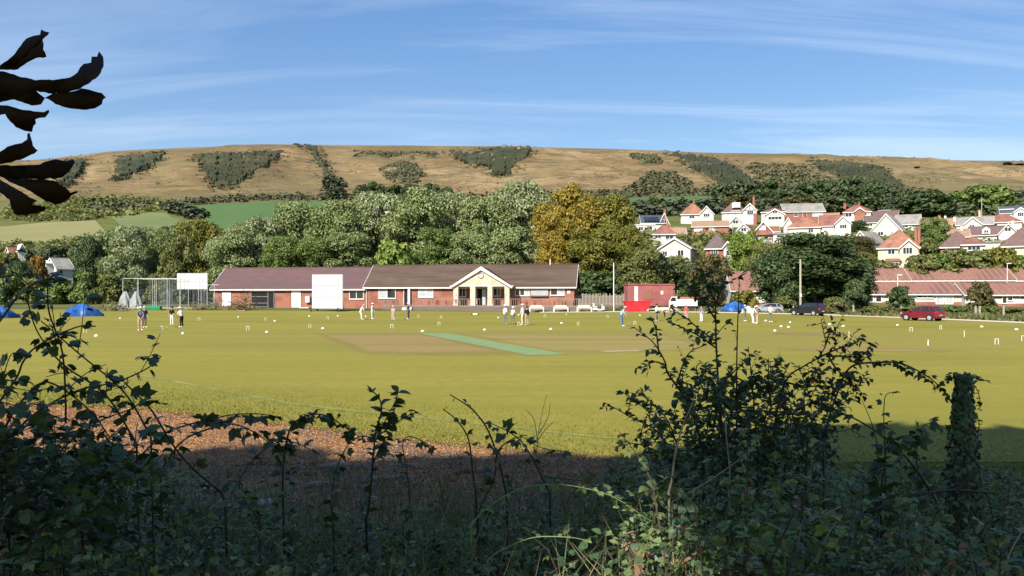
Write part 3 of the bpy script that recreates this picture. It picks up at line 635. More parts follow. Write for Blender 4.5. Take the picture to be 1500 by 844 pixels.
def domes(name, pts, rr, hh, m, seed, per=16, flat=0.0, **k):
    """many low rounded bushes as clumps of leaf faces, one mesh"""
    rs = np.random.default_rng(seed); n = len(pts); q = np.repeat(np.arange(n), per)
    d = rs.normal(size=(n*per, 3)); d /= np.linalg.norm(d, axis=1, keepdims=True); d[:, 2] = np.abs(d[:, 2])
    f = .65+.4*rs.random(n*per); C = pts[q]+d*np.stack([rr[q]*f, rr[q]*f, hh[q]*f], 1)
    V, Fc = cards(C, d*(1-.6*flat)+np.array([0, 0, flat])+rs.normal(size=d.shape)*.4, rr[q]*(.20+.22*rs.random(n*per)), rs, .8, .15)
    return obj(name, npmesh(name, V, Fc), m, kind='stuff', **k)
def patch(name, pg, n, r, h, leaf, label, seed, fuzzy=3):
    rs = np.random.default_rng(seed); pg = np.array(pg, float); lo, hi = pg.min(0)-1, pg.max(0)+1
    x = lo[0]+(hi[0]-lo[0])*rs.random(n*4); y = lo[1]+(hi[1]-lo[1])*rs.random(n*4)
    k = np.nonzero(inpoly(x, y, pg))[0][:n]
    p = hit(x[k]+rs.normal(size=len(k))*fuzzy*.35, y[k]+rs.normal(size=len(k))*fuzzy*.25)
    s = .6+.8*rs.random(len(k))
    domes(name, p, r*s, h*s, L[leaf], seed, flat=.9 if leaf == 'gorse' else .3, label=label)
def thicket(name, pg, label, seed, h=2.2):
    """closed canopy of gorse: one knobbly sheet standing h above the slope, skirts down to the turf, ragged edge"""
    rs = np.random.default_rng(seed); pg = np.array(pg, float); lo, hi = pg.min(0)-3, pg.max(0)+3
    xs = np.arange(lo[0], hi[0], 1.0); ys = np.arange(lo[1], hi[1], .8); X, Y = np.meshgrid(xs, ys)
    ph = rs.random(8)*6
    wx = 1.2*np.sin(Y*.9+ph[0])+1.0*np.sin(X*.7+Y*.5+ph[1])+.7*np.sin(X*1.7+ph[2]); wy = .7*np.sin(X*.55+ph[3])+.5*np.sin(X*1.3+ph[4])+.4*np.sin(X*2.4+Y+ph[5])
    ins = inpoly((X+wx).ravel(), (Y+wy).ravel(), pg).reshape(X.shape)
    holes = (np.sin(X*.33+ph[6])+np.sin(Y*.8+X*.2+ph[7])+rs.normal(size=X.shape)*.25) > 1.72; ins &= ~holes
    n = ins.astype(float); er = n.copy(); er[1:-1, 1:-1] = (n[1:-1, 1:-1]+n[:-2, 1:-1]+n[2:, 1:-1]+n[1:-1, :-2]+n[1:-1, 2:])/5
    Vh = hit(X.ravel(), Y.ravel()); sm = rs.random(X.shape)
    for _k in range(2): sm = (sm+np.roll(sm, 1, 0)+np.roll(sm, -1, 0)+np.roll(sm, 1, 1)+np.roll(sm, -1, 1))/5
    hh = h*(.35+1.3*sm.ravel())*(er.ravel() > .85)-.3*(er.ravel() <= .85)
    Vh[:, 2] += hh; Vh[:, :2] += rs.normal(size=(X.size, 2))*np.array([.3, .8]); Vh[:, 2] += 0
    ix = np.arange(X.size).reshape(X.shape); q = ins[:-1, :-1] | ins[1:, 1:] | ins[1:, :-1] | ins[:-1, 1:]
    Fc = np.stack([ix[1:, :-1][q], ix[1:, 1:][q], ix[:-1, 1:][q], ix[:-1, :-1][q]], 1)
    o = obj(name, npmesh(name, Vh, Fc), M['gorse'], kind='stuff', label=label)
    # single bushes thinning out round the edge
    m = 260; cen = pg.mean(0); e = pg[rs.integers(0, len(pg), m)]; e2 = np.roll(pg, -1, 0)[rs.integers(0, len(pg), m)]
    i = rs.integers(0, len(pg), m); t = rs.random(m)[:, None]; e = pg[i]*(1-t)+np.roll(pg, -1, 0)[i]*t
    q = e+rs.normal(size=(m, 2))*np.array([5.5, 2.4])+(e-cen)*.03; p = hit(q[:, 0], q[:, 1]); s = .45+.9*rs.random(m)
    domes('gorse_bushes', p, 2.0*s, 1.3*s, L['gorse_bush'], seed+50, per=10, flat=.5, label='single gorse bushes round the '+label)
M['gorse'] = mat('gorse_canopy', (.024,.030,.013), (.038,.044,.019), .95, .2, 6, c3=(.058,.056,.026), s3=.035)
L['gorse_bush'] = leafmat('gorse_bush', [(.03,.036,.016),(.045,.05,.022),(.065,.064,.03)], .9, 0)
gp = 'gorse_thicket'
thicket(gp, [(92,240),(122,236),(120,250),(102,272),(90,268)], 'grey green thicket at the left end of the hill', 1)
thicket(gp, [(171,231),(208,228),(245,225),(225,240),(190,258),(168,264)], 'leaning dark gorse triangle, second from the left', 2)
thicket(gp, [(288,228),(350,225.5),(415,223),(395,240),(345,272),(315,275),(303,252)], 'largest dark gorse triangle on the left half of the hill', 3)
thicket(gp, [(440,213),(462,217),(471,233),(480,250),(484,266),(476,262),(466,240),(457,222)], 'narrow dark hedge strip running down the hill', 4)
thicket(gp, [(655,222),(690,226),(705,221),(730,217),(783,218),(765,235),(745,253),(725,256),(712,240),(690,242)], 'V shaped gorse thicket near the middle of the crest', 5)
thicket(gp, [(980,226),(1020,228),(1060,236),(1100,262),(1150,285),(1060,287),(1045,262),(1005,240)], 'dark diagonal gorse band running down to the wood', 6)
thicket(gp, [(1190,236),(1250,240),(1295,247),(1320,275),(1330,290),(1260,285),(1235,265),(1205,250)], 'dark gorse wedge right of the diagonal band', 7)
patch('scrub_patch', [(560,244),(600,238),(622,258),(600,272),(565,262)], 380, 2.6, 1.2, 'scrub', 'faint green scrub patch left of the V shaped thicket', 8, 6)
patch('scrub_patch', [(955,254),(985,254),(1012,275),(1000,288),(960,282),(930,285),(900,288),(920,278)], 420, 3.0, 2.0, 'scrub', 'scrub on the slope above the right green pasture', 9, 5)
patch('scrub_patch', [(925,226),(960,229),(968,238),(935,238)], 200, 3.0, 1.4, 'scrub', 'scrub under the crest left of the diagonal band', 10, 4)
patch('scrub_patch', [(1090,240),(1180,244),(1210,262),(1240,285),(1150,282),(1110,262)], 380, 3.0, 1.8, 'scrub', 'broken scrub between the two dark gorse bands', 11, 6)
patch('scrub_patch', [(520,222),(640,224),(640,230),(520,230)], 220, 2.6, 1.0, 'scrub', 'thin scrub line under the crest right of the hedge strip', 12, 5)
patch('scrub_patch', [(20,300),(120,292),(230,290),(260,306),(160,322),(60,326),(0,322)], 330, 2.6, 2.2, 'olive', 'scrubby hedgerows above the pale field', 13, 4)
patch('scrub_patch', [(240,304),(270,306),(300,318),(290,322),(262,316)], 220, 3.2, 3.0, 'gorse', 'dark hedge between the light and the green pasture', 14, 2)
patch('field_hedge', [(110,296),(240,299),(300,294),(400,289),(480,288),(520,290),(520,297),(480,295),(400,294),(310,299),(250,305),(150,312)], 420, 2.6, 2.6, 'scrub', 'long dark hedge along the top of the green pasture', 15, 2)
patch('field_hedge', [(480,262),(500,270),(505,300),(490,300),(478,280)], 200, 3.4, 4.0, 'gorse', 'dark hedge at the right end of the green pasture', 16, 2)
patch('field_hedge', [(500,292),(660,290),(780,286),(900,282),(1060,278),(1060,288),(900,292),(700,300),(500,304)], 480, 2.8, 2.6, 'scrub', 'hedge belt behind the poplar tops', 17, 3)
patch('field_hedge', [(925,304),(1060,300),(1060,313),(925,318)], 420, 3.0, 3.0, 'gorse', 'dark hedge along the lower edge of the right pasture', 18, 2)
patch('hillside_wood', [(1045,284),(1120,276),(1200,280),(1330,284),(1420,292),(1500,290),(1540,312),(1400,318),(1250,312),(1120,306),(1050,300)], 1000, 3.4, 3.8, 'far', 'dark wooded belt between the houses and the hill', 19, 4)
patch('valley_scrub', [(0,362),(60,364),(160,346),(200,340),(330,345),(330,372),(200,385),(0,392)], 1500, 2.0, 2.6, 'olive', 'scrub and small trees filling the valley at left', 20, 4)
patch('garden_scrub', [(940,345),(1060,335),(1130,345),(1240,350),(1290,345),(1400,345),(1520,345),(1520,395),(1300,402),(1120,395),(950,395)], 1000, 1.4, 1.8, 'olive', 'garden shrubs filling the slope between the houses', 21, 4)
# scattered tufts over the open slope
rs = np.random.default_rng(99)
spx = rs.random(9000)*1560-20; spy = 221+rs.random(9000)**.8*72
gate = (np.sin(spx*.021)+np.sin(spy*.16+spx*.012)+np.sin(spx*.05+2)*.8+rs.normal(size=len(spx))*.9) > .9
p = hit(spx[gate], spy[gate]); s = .5+1.1*rs.random(len(p))**2
domes('hill_tufts', p, 1.4*s, .8*s, L['scrub'], 98, per=4, label='scattered scrub tufts over the open dry slope')

# trees behind the viewpoint, whose shade covers the foreground
V_['shade'] = [make_crown('shade_crown', 60+i, 5.5, 18, 8.4, 120, 7500, .62, pr_round, 1.0, .24)+(5.5, 18) for i in range(2)]
V_['shade_high'] = [make_crown('high_crown', 66, 5.5, 18, 11.3, 70, 5000, .62, pr_round, 1.0, .26)+(5.5, 18)]
for i, (x, y, h, r) in enumerate([(-38,-5,17,6),(-30,-6,21.5,5.5),(-24,-7,16,5),(-20,-6,15.0,5),(-16.2,-6.5,15.0,4.6),(-12.9,-6,14.9,4.4),(-9.2,-6.8,15.6,3.3),(-4.6,-7.6,18.6,4.8),(.3,-7.6,17.8,3.0),(4.6,-7.6,17.4,3.6)]):
    cm, tm, Rr, H = V_['shade'][i % 2] if abs(x+4.6) > .1 else V_['shade_high'][0]
    t = empty('roadside_tree', (x, y, gz(x, y)), math.pi*(i % 2), label=ordn[i]+' tree from the left in the shading row behind the viewpoint', cat='tree', group='row of trees behind the viewpoint')
    s_ = (r/Rr, .6*r/Rr, h/H); obj('crown', cm, L['green'], t, scale=s_); obj('trunk', tm, M['bark'], t, scale=s_)
# ---------------------------------------------------------------- building helpers
def window(parent, x0, x1, z0, z1, y, nm='window', panes=2, glass='glass', frame='white', t=.09, bar=None, label=None):
    """framed window standing a little proud of a wall at local y (wall faces -y)"""
    f = MB(); f.box(x0-t, x1+t, y-.07, y+.05, z0-t, z0); f.box(x0-t, x1+t, y-.07, y+.05, z1, z1+t)
    f.box(x0-t, x0, y-.07, y+.05, z0, z1); f.box(x1, x1+t, y-.07, y+.05, z0, z1)
    for i in range(1, panes):
        xm = x0+(x1-x0)*i/panes; f.box(xm-t*.5, xm+t*.5, y-.065, y+.05, z0, z1)
    fo = f.build(nm, M[frame], parent)
    w_ = (x1-x0)/panes
    for i in range(panes):
        a = x0+w_*i+(t*.5 if i else 0); b = x0+w_*(i+1)-(t*.5 if i < panes-1 else 0)
        g = glass if isinstance(glass, str) else glass[i % len(glass)]
        MB().box(a, b, y-.03, y+.02, z0, z1).build('pane', M[g], fo)
    if bar is None: MB().box(x0-t-.05, x1+t+.05, y-.13, y+.02, z0-t-.06, z0-t-.003).build('sill', M['white'], fo)
    return fo
def roof_gx(root, x0, x1, y0, y1, ze, zr, m, ov=.35, ovx=.3, th=.14, fascia=True, nm='roof'):
    """ridge along x; slopes to front y0 and back y1"""
    ym = (y0+y1)/2; sl = (zr-ze)/(ym-y0); zo = ze-ov*sl
    mb = MB(); prof = [(y0-ov, zo), (ym, zr), (y1+ov, zo), (y1+ov, zo-th), (ym, zr-th*1.1), (y0-ov, zo-th)]
    mb.prism(prof, 'x', x0-ovx, x1+ovx); r = mb.build(nm, M[m], root)
    MB().tube([(x0-ovx, ym, zr+.02), (x1+ovx, ym, zr+.02)], .10, 6).build('ridge_tiles', M[m], r)
    if fascia:
        MB().box(x0-ovx, x1+ovx, y0-ov-.10, y0-ov-.004, zo-th-.06, zo-.02).build('fascia', M['white'], r)
        for xx in (x0-ovx-.05, x1+ovx+.003):
            MB().prism([(y0-ov-.02, zo+.04), (ym, zr+.05), (y1+ov, zo+.04), (y1+ov, zo-th-.08), (ym, zr-th-.1), (y0-ov-.02, zo-th-.08)], 'x', xx, xx+.047).build('bargeboard', M['white'], r)
    return r
def roof_gy(root, x0, x1, y0, y1, ze, zr, m, ov=.3, ovy=.35, th=.14, nm='roof', barge='white', bw=.22):
    """ridge along y; gable faces the front"""
    xm = (x0+x1)/2; sl = (zr-ze)/(xm-x0); zo = ze-ov*sl
    prof = [(x0-ov, zo), (xm, zr), (x1+ov, zo), (x1+ov, zo-th), (xm, zr-th*1.1), (x0-ov, zo-th)]
    r = MB().prism(prof, 'y', y0-ovy, y1+ovy).build(nm, M[m], root)
    MB().prism([(x0-ov-.05, zo+.03), (xm, zr+.06), (x1+ov+.05, zo+.03), (x1+ov, zo-th-.06), (xm, zr-th-bw), (x0-ov, zo-th-.06)], 'y', y0-ovy-.06, y0-ovy-.004).build('bargeboard', M[barge], r)
    return r
def roof_hip(root, x0, x1, y0, y1, ze, zr, m, ov=.35, th=.14, rl=None, nm='roof'):
    xa, xb, ya, yb = x0-ov, x1+ov, y0-ov, y1+ov
    w_, d_ = xb-xa, yb-ya; rl = max(.3, w_-d_) if rl is None else rl
    xm, ym = (xa+xb)/2, (ya+yb)/2
    v = [(xa,ya,ze),(xb,ya,ze),(xb,yb,ze),(xa,yb,ze),(xm-rl/2,ym,zr),(xm+rl/2,ym,zr),(xa,ya,ze-th),(xb,ya,ze-th),(xb,yb,ze-th),(xa,yb,ze-th)]
    r = MB().add(v, [(0,1,5,4),(1,2,5),(2,3,4,5),(3,0,4),(0,6,7,1),(1,7,8,2),(2,8,9,3),(3,9,6,0),(6,9,8,7)]).build(nm, M[m], root)
    hb = MB()
    for a, b in ((0,4),(1,5),(4,5)): hb.tube([v[a], v[b]], .09, 5)
    hb.build('ridge_tiles', M[m], r)
    MB().box(xa-.003, xb+.003, ya-.10, ya-.004, ze-th-.12, ze-.03).build('fascia', M['white'], r)
    return r
def chimney(root, x, y, z0, z1, w_=.7, m='brick_dark', pots=2):
    c = MB().box(x-w_/2, x+w_/2, y-.3, y+.3, z0, z1).box(x-w_/2-.07, x+w_/2+.07, y-.37, y+.37, z1+.002, z1+.12).build('chimney', M[m], root)
    for i in range(pots): MB().tube([(x-w_/4+i*w_/2, y, z1+.1), (x-w_/4+i*w_/2, y, z1+.5)], [.12, .10], 7).build('chimney_pot', M['roof_orange'], c)
def house(label, Y, yaw, blocks, wins=(), chim=(), name='house', group='houses on the slope', extra=None):
    """blocks: (px0, px1, eave_py, ridge_py, type, depth, dy, wall, roof, [bottom_py]); first block sets the origin"""
    b0 = blocks[0]; cpx = (b0[0]+b0[1])/2; X = (cpx-750)/F*Y; zb = min(gz(X, Y), gz(X, Y+4))
    rz = -math.atan2(X, Y)+yaw; root = empty(name, (X, Y, zb), rz, label=label, cat='house', group=group)
    LX = lambda px: (px-cpx)/F*Y; LZ = lambda py: EZ+(HY-py)/F*Y-zb
    for b in blocks:
        px0, px1, ev, rd, ty, dp, dyy, wm, rm = b[:9]
        x0, x1, ze, zr = LX(px0), LX(px1), LZ(ev), LZ(rd); y0, y1 = dyy, dyy+dp
        z0 = LZ(b[9]) if len(b) > 9 else -2.0
        wl = MB()
        if ty == 'gx': wl.prism([(y0, z0), (y1, z0), (y1, ze-.02), ((y0+y1)/2, zr-.2), (y0, ze-.02)], 'x', x0, x1)
        elif ty == 'gy': wl.prism([(x0, z0), (x1, z0), (x1, ze-.02), ((x0+x1)/2, zr-.22), (x0, ze-.02)], 'y', y0, y1)
        else: wl.box(x0, x1, y0, y1, z0, ze-.16)
        wl.build('wall', M[wm], root)
        if ty == 'gx': roof_gx(root, x0, x1, y0, y1, ze, zr, rm)
        elif ty == 'gy': roof_gy(root, x0, x1, y0, y1, ze, zr, rm)
        elif ty == 'hip': roof_hip(root, x0, x1, y0, y1, ze, zr, rm)
        elif ty == 'flat': MB().box(x0-.2, x1+.2, y0-.2, y1+.2, ze-.15, ze+.1).build('roof', M[rm], root)
        elif ty == 'mono': MB().add([(x0-.2,y0-.3,ze),(x1+.2,y0-.3,ze),(x1+.2,y1,zr),(x0-.2,y1,zr),(x0-.2,y0-.3,ze-.12),(x1+.2,y0-.3,ze-.12),(x1+.2,y1,zr-.12),(x0-.2,y1,zr-.12)],[(0,1,2,3),(7,6,5,4),(0,4,5,1),(1,5,6,2),(2,6,7,3),(3,7,4,0)]).build('roof', M[rm], root)
    for q in wins:
        dyy, a, b, t, u = q[:5]; pn = q[5] if len(q) > 5 else 2; gl = q[6] if len(q) > 6 else 'glass'
        window(root, LX(a), LX(b), LZ(u), LZ(t), dyy, panes=pn, glass=gl)
    for q in chim:
        chimney(root, LX((q[0]+q[1])/2), q[4], LZ(q[3]), LZ(q[2]), max(.45, (q[1]-q[0])/F*Y), q[5] if len(q) > 5 else 'brick_dark')
    if extra: extra(root, LX, LZ)
    return root
house('white gabled bungalow low above the red container, dark side wall', 165, -.18, [(965,1011,363,348,'gy',9,0,'white_wall','roof_grey')], [(0,971,977,368,375),(0,993,1001,367,375,2)])
house('small brick bungalow with dark brown hipped roof and white side bay', 165, -.12, [(1034,1062,364,341,'hip',6.5,0,'brick','roof_dark'),(1060,1072,362,354,'gy',4.5,-.6,'white_wall','roof_dark')], [(0,1042,1051,367,374,3),(-.6,1064,1068,368,375,1)])
house('white house with small red hipped roof and tan side roof', 200, .1, [(957,990,343,328,'hip',6,0,'white_wall','roof_red'),(984,1006,349,331,'gx',5,2.2,'cream_pale','roof_tan')], [(0,975,986,343.5,350,2),(0,960,968,344,349,2)])
def solar(root, LX, LZ):
    x0, x1 = LX(944), LX(966); z0, z1 = LZ(325), LZ(317)
    fr = MB(); n = 5
    for i in range(n):
        for j in range(2):
            a = x0+(x1-x0)*i/n+.04; b = x0+(x1-x0)*(i+1)/n-.04; s0, s1 = j/2+.02, (j+1)/2-.02
            pt = lambda x, s: (x, -.25+s*3.2, z0+(z1-z0)*s+.22)
            MB().add([pt(a, s0), pt(b, s0), pt(b, s1), pt(a, s1)], [(0,1,2,3)]).build('solar_panel', M['glass'], root)
house('house with solar panels on its roof at the left end of the houses', 232, .12, [(940,972,326,314,'gx',7,0,'white_wall','roof_slate'),(966,980,327,312,'gy',6,.6,'brick','roof_red'),(930,957,331,328,'flat',4,-3.5,'white_wall','white')], [(-3.5,934,940,334,339),(-3.5,946,953,333,339),(.6,970,976,322,327)], [(974,977,307,318,3,'brick')], extra=solar)
house('tall white house with orange red hipped roof and front gable on its right', 265, .05, [(998,1032,314,296,'hip',7.5,0,'white_wall','roof_orange'),(1024,1044,314,303,'gy',6,-1.2,'white_wall','roof_orange')], [(-1.2,1030,1038,314,318.5,3),(0,1010,1017,315,320)], [(1016,1018,292,300,3.5,'brick')])
house('long low house with tan roof and terracotta strip roof below', 226, .0, [(1015,1066,331,322.5,'gx',6.5,0,'brick','roof_tan'),(1015,1052,345,341,'mono',2.2,-2.2,'brick','roof_tan')], [(0,1018,1029,332.5,338,3,'glass_pale'),(0,1039,1048,332.5,338,2,'glass_pale')])
house('white house with mauve roof, box dormer and timbered gable wing', 265, -.06, [(1058,1092,311,293,'hip',7.5,0,'white_wall','roof_purple'),(1088,1107,309,299,'gy',6,-1,'white_wall','roof_purple')],
      [(-1,1094,1102,310,316,3),(0,1071,1083,309,316,3,'glass_pale')], [(1100.6,1103.4,287,302,5,'brick')],
      extra=lambda root, LX, LZ: (MB().box(LX(1072.5), LX(1084), -.1, 3.2, LZ(304.5), LZ(297)).build('dormer', M['white'], root), window(root, LX(1074.5), LX(1082), LZ(303.2), LZ(298.4), -.1, panes=3, glass='glass_pale'), MB().box(LX(1089), LX(1106), -1.09, -1.003, LZ(309.6), LZ(308.8)).box(LX(1097), LX(1097.8), -1.09, -1.003, LZ(308.8), LZ(301.5)).build('timber', M['roof_dark'], root)))
house('terracotta house with steep gable and balcony below', 205, .06, [(1103,1133,342,324,'gy',9,0,'brick','roof_red'),(1128,1141,338,330,'gx',6,2.2,'brick','roof_red')], [(0,1113,1121,331,336.5,2,'glass_pale'),(0,1108,1129,346,354.5,4,'glass_pale')], [(1105.5,1110,312,330,4,'brick_dark')],
      extra=lambda root, LX, LZ: (MB().box(LX(1102), LX(1134), -1.3, -.004, LZ(359.2), LZ(358.2)).build('balcony_floor', M['white'], root), MB().box(LX(1102.5), LX(1133.5), -1.3, -1.25, LZ(358.1), LZ(354.8)).build('balcony_rail', M['grey_shutter'], root), MB().add([(LX(1102), -.7, LZ(344.6)), (LX(1134), -.7, LZ(344.6)), (LX(1134), .2, LZ(341.4)), (LX(1102), .2, LZ(341.4))], [(0,1,2,3)]).build('tile_skirt', M['roof_red'], root)))
house('pale bungalow with mauve hipped roof beside the brick hall', 256, .0, [(1116,1150,310,302.5,'hip',7,1.2,'white_wall','roof_purple'),(1122,1148,314.5,306.5,'gy',4,-1,'cream_pale','roof_purple')], [(-1,1132,1138,309.5,313,2),(-1,1126,1144,318,322,4)])
house('large brick hall with long grey roof', 272, .22, [(1150,1207,309.5,296,'gx',10,0,'brick_dark','roof_grey')], [(0,1164,1169,311.5,317,2),(0,1176,1181,311.5,317,2),(0,1190,1204,311.5,317,3,'glass_pale')])
house('cream bungalow with wide orange hipped roof', 215, -.04, [(1156,1200,333,314.5,'hip',8.5,0,'cream_pale','roof_orange'),(1149,1162,328,317,'gy',5,1.5,'white_wall','roof_grey')], [(0,1184,1190,334.5,341,2)], [(1176,1178.5,313,320,3.6)])
house('pale bungalow with brown red roof and gable facing the field', 225, .02, [(1202,1236,329,313.5,'gx',7,.8,'white_wall','roof_red'),(1223,1244,328,317,'gy',6,-.8,'white_wall','roof_red')], [(-.8,1229.5,1238,330,335.5,3),(.8,1206,1217,330.5,335,3,'glass_pale')])
house('white house with red roof and tiny gablet under the wood', 266, .04, [(1237,1274,310.5,299,'hip',7,0,'white_wall','roof_red'),(1252,1266,310,304.5,'gy',3.5,-.8,'brick','roof_red')], [(0,1240,1248,312,317,2)], [(1237.5,1241,296,304,3.5,'brick'),(1257.5,1260,296,301,3.5,'brick')])
house('house with a large plain white triangular gable', 225, -.22, [(1277,1319,338,313,'gy',9,0,'white_wall','roof_grey',352)], [(0,1287,1294,339.5,344.5,2)])
house('grey roofed bungalow right of the white triangle', 242, .05, [(1316,1347,327.5,313,'gx',7.5,0,'white_wall','roof_grey')], [(0,1322,1330,329,333,2),(0,1336,1342,329,333,2)])
house('cream house with bright red hipped roof, white gable and bay window', 165, -.05, [(1289,1343,363,335,'hip',7.8,0,'cream','roof_orange'),(1318,1342,363,351,'gy',5,-.7,'cream','roof_orange'),(1300,1319,382.5,378.5,'mono',1.1,-1.15,'white','roof_red')],
      [(0,1302.5,1311,365.5,372,2),(-.7,1322.5,1334,363.5,372.5,3),(-1.15,1302,1306,385,394,1),(-1.15,1308,1316,385,394,2)], [(1336.5,1339.5,335,356,2.6,'brick'),(1340.5,1344,336,357,2.6,'brick')])
house('low white edged gable peeping over the dark tree', 188, -.1, [(1221,1238,352,341.5,'gy',7,0,'white_wall','roof_grey')], [(0,1227,1232,350,354,1)])
house('white edged sloping roof left below the white triangle', 190, -.5, [(1248,1274,354,338,'gy',7,0,'white_wall','roof_grey')], [(0,1256,1262,349,354,2)])
house('long tan roofed bungalow with central chimney', 238, .06, [(1350,1402,335,319,'gx',8,0,'cream_pale','roof_tan')], [(0,1378,1386,337,341,2),(0,1391,1398,337,341,2)], [(1375,1379,315.5,322,4,'roof_tan'),(1383.5,1386,316,322,4,'white')])
house('white gabled house with grey brown roofs in the right row', 230, -.02, [(1413,1437,329,318,'gy',7,-.8,'white_wall','roof_dark',343),(1404,1450,328,316,'gx',7.5,.8,'white_wall','roof_grey',340)], [(-.8,1421,1427,329.5,333.5,3)], [(1399.5,1403,316.5,322,3,'white'),(1432,1434.5,308,317,4,'stone')])
house('white house with red brown hipped roof near the right edge', 246, .0, [(1444,1492,325.5,312,'hip',8.5,0,'white_wall','roof_red')], [(0,1454,1462,327,331,2),(0,1474,1482,327,331,2)])
house('white cottage with small dormer and gable at the right', 206, .05, [(1424,1470,343,330,'gx',7,.6,'white_wall','roof_purple'),(1460,1484,343,328.5,'gy',7,-.8,'white_wall','roof_grey')], [(-.8,1468,1475,335,340,2)], [(1477,1480.5,324,334,4,'white')],
      extra=lambda root, LX, LZ: (MB().prism([(LX(1440), LZ(342.5)), (LX(1450), LZ(342.5)), (LX(1450), LZ(336)), (LX(1445), LZ(332)), (LX(1440), LZ(336))], 'y', .2, 3).build('dormer', M['white'], root), window(root, LX(1442.5), LX(1447.5), LZ(341), LZ(337.3), .2, panes=2)))
house('bungalow with dark brown hipped roof and three light bay', 166, .04, [(1381,1424,361.5,337,'hip',7,.9,'brick','roof_purple'),(1408,1437,359,346.5,'hip',5,-.7,'cream_pale','roof_red')], [(-.7,1415.5,1430.5,362,367,3),(.9,1388,1394,364,370,1)])
house('big cream house with brown roof cut by the right edge', 160, -.05, [(1472,1540,360,326,'hip',8.5,0,'cream','roof_purple')], [(0,1481,1490,362,370,2),(0,1505,1515,362,370,2),(0,1485,1500,378,386,3)])
house('blue grey gabled house with slate roof at the top right', 272, .1, [(1466,1484,306,294,'flat',5,1.5,'white','white'),(1483,1500,311,305,'gy',6,-.8,'c_paleblue','roof_slate'),(1467,1500,311.5,301,'gx',7,0,'white_wall','roof_slate')], [(-.8,1488,1495,312.5,318,3)])
house('low flat grey roofed garage between cottage and hedge', 182, .0, [(1434,1462,355,351,'mono',5,0,'concrete','roof_grey')], [(0,1438,1446,356.5,360,2)])
house('mauve slate roofs below the wood, left of the grey bungalow', 262, -.1, [(1274,1312,318,308,'gx',7,0,'white_wall','roof_purple'),(1284,1300,307,303.5,'mono',4,5,'white_wall','roof_grey')], [(0,1280,1288,320,324,2)])
house('white house with grey roof in the valley at far left', 186, .35, [(84,106,392,377.5,'gx',7,0,'white_wall','roof_grey'),(73,84,386,381,'mono',4,1.5,'white_wall','white')], [(0,88,92,396,401,1)], group='houses in the valley at left')
house('small white cottage with red roof at the left edge', 232, .2, [(16,36,369.5,362,'gx',5,0,'white_wall','roof_red'),(26,35,366,357,'gy',4,-1,'white_wall','white')], [(0,18,22,371,374.5,1)], group='houses in the valley at left')
house('small white gabled house below the timbered gable wing', 240, .1, [(1068,1088,327,316.5,'gy',6,0,'white_wall','roof_grey')], [(0,1074,1081,323,327.5,2)])
house('white gabled house left beside the terracotta gable', 216, -.25, [(1078,1101,339,327,'gy',7,0,'white_wall','roof_red')], [(0,1086,1093,334,339,2)])
house('low white garage between the terracotta house and the orange roof', 200, .0, [(1133,1154,342.5,339,'mono',5,0,'white_wall','roof_grey')], [(0,1138,1145,344.5,348,1)])
house('pale house with dark grey roof behind the white triangle', 250, .1, [(1268,1296,325,315,'gx',6.5,0,'cream_pale','roof_dark')], [(0,1272,1278,327,331,2)])
house('tan roofed bungalow above the brown hipped one', 203, .08, [(1392,1418,346,334.5,'gx',6.5,0,'cream_pale','roof_tan')], [(0,1398,1404,348,352,2)], [(1408,1411,331,337,3,'white')])
house('white house end with red roof between tan roof and hall', 245, -.1, [(1206,1226,322,311,'gx',6,0,'white_wall','roof_tan')], [(0,1210,1216,323.5,327.5,2)])
# ---- terraces of bungalows at the edge of the field, tiles laid in courses
tile_me = {}
def tiled_roof(root, x0, x1, y0, y1, ze, zr, m='tile', step=1.05):
    r = roof_gx(root, x0, x1, y0, y1, ze, zr, m, ov=.45, ovx=.2)
    ym = (y0+y1)/2; sl = (zr-ze)/(ym-y0); a = (y0-.45, ze-.45*sl+.03); b = (ym-.12, zr-.12*sl+.03)
    key = round(math.hypot(b[0]-a[0], b[1]-a[1]), 2)
    if key not in tile_me:
        Ln = key; tile_me[key] = MB().prism([(-.26, 0), (-.15, .10), (.15, .10), (.26, 0)], 'y', 0, Ln).mesh('tile_roll')
    n = int((x1-x0)/step); ang = math.atan2(b[1]-a[1], b[0]-a[0])
    for i in range(n+1):
        obj('tile_roll', tile_me[key], M[m], r, loc=(x0+.2+(x1-x0-.4)*i/n, a[0], a[1]), rot=(ang, 0, 0))
    return r
def bungalow(label, Y, px0, px1, ev, rd, dp, wins, yaw=0, bands=()):
    cpx = (px0+px1)/2; X = (cpx-750)/F*Y; zb = gz(X, Y)
    root = empty('bungalow', (X, Y, zb), -math.atan2(X, Y)*.35+yaw, label=label, cat='house', group='bungalow terraces right of the field')
    LX = lambda px: (px-cpx)/F*Y; LZ = lambda py: EZ+(HY-py)/F*Y-zb
    x0, x1, ze, zr = LX(px0), LX(px1), LZ(ev), LZ(rd)
    MB().prism([(0, -1.5), (dp, -1.5), (dp, ze-.03), (dp/2, zr-.2), (0, ze-.03)], 'x', x0, x1).build('wall', M['white_wall'], root)
    MB().box(x0-.02, x1+.02, -.03, -.004, -1.5, .45).build('plinth', M['brick'], root)
    tiled_roof(root, x0, x1, 0, dp, ze, zr)
    for q in bands: MB().box(LX(q[0]), LX(q[1]), -.045, -.004, LZ(q[3]), LZ(q[2])).build('timber_panel', M[q[4] if len(q) > 4 else 'wood_deck'], root)
    for q in wins: window(root, LX(q[0]), LX(q[1]), LZ(q[3]), LZ(q[2]), -.05, panes=q[4] if len(q) > 4 else 2, glass=q[5] if len(q) > 5 else 'glass')
    return root
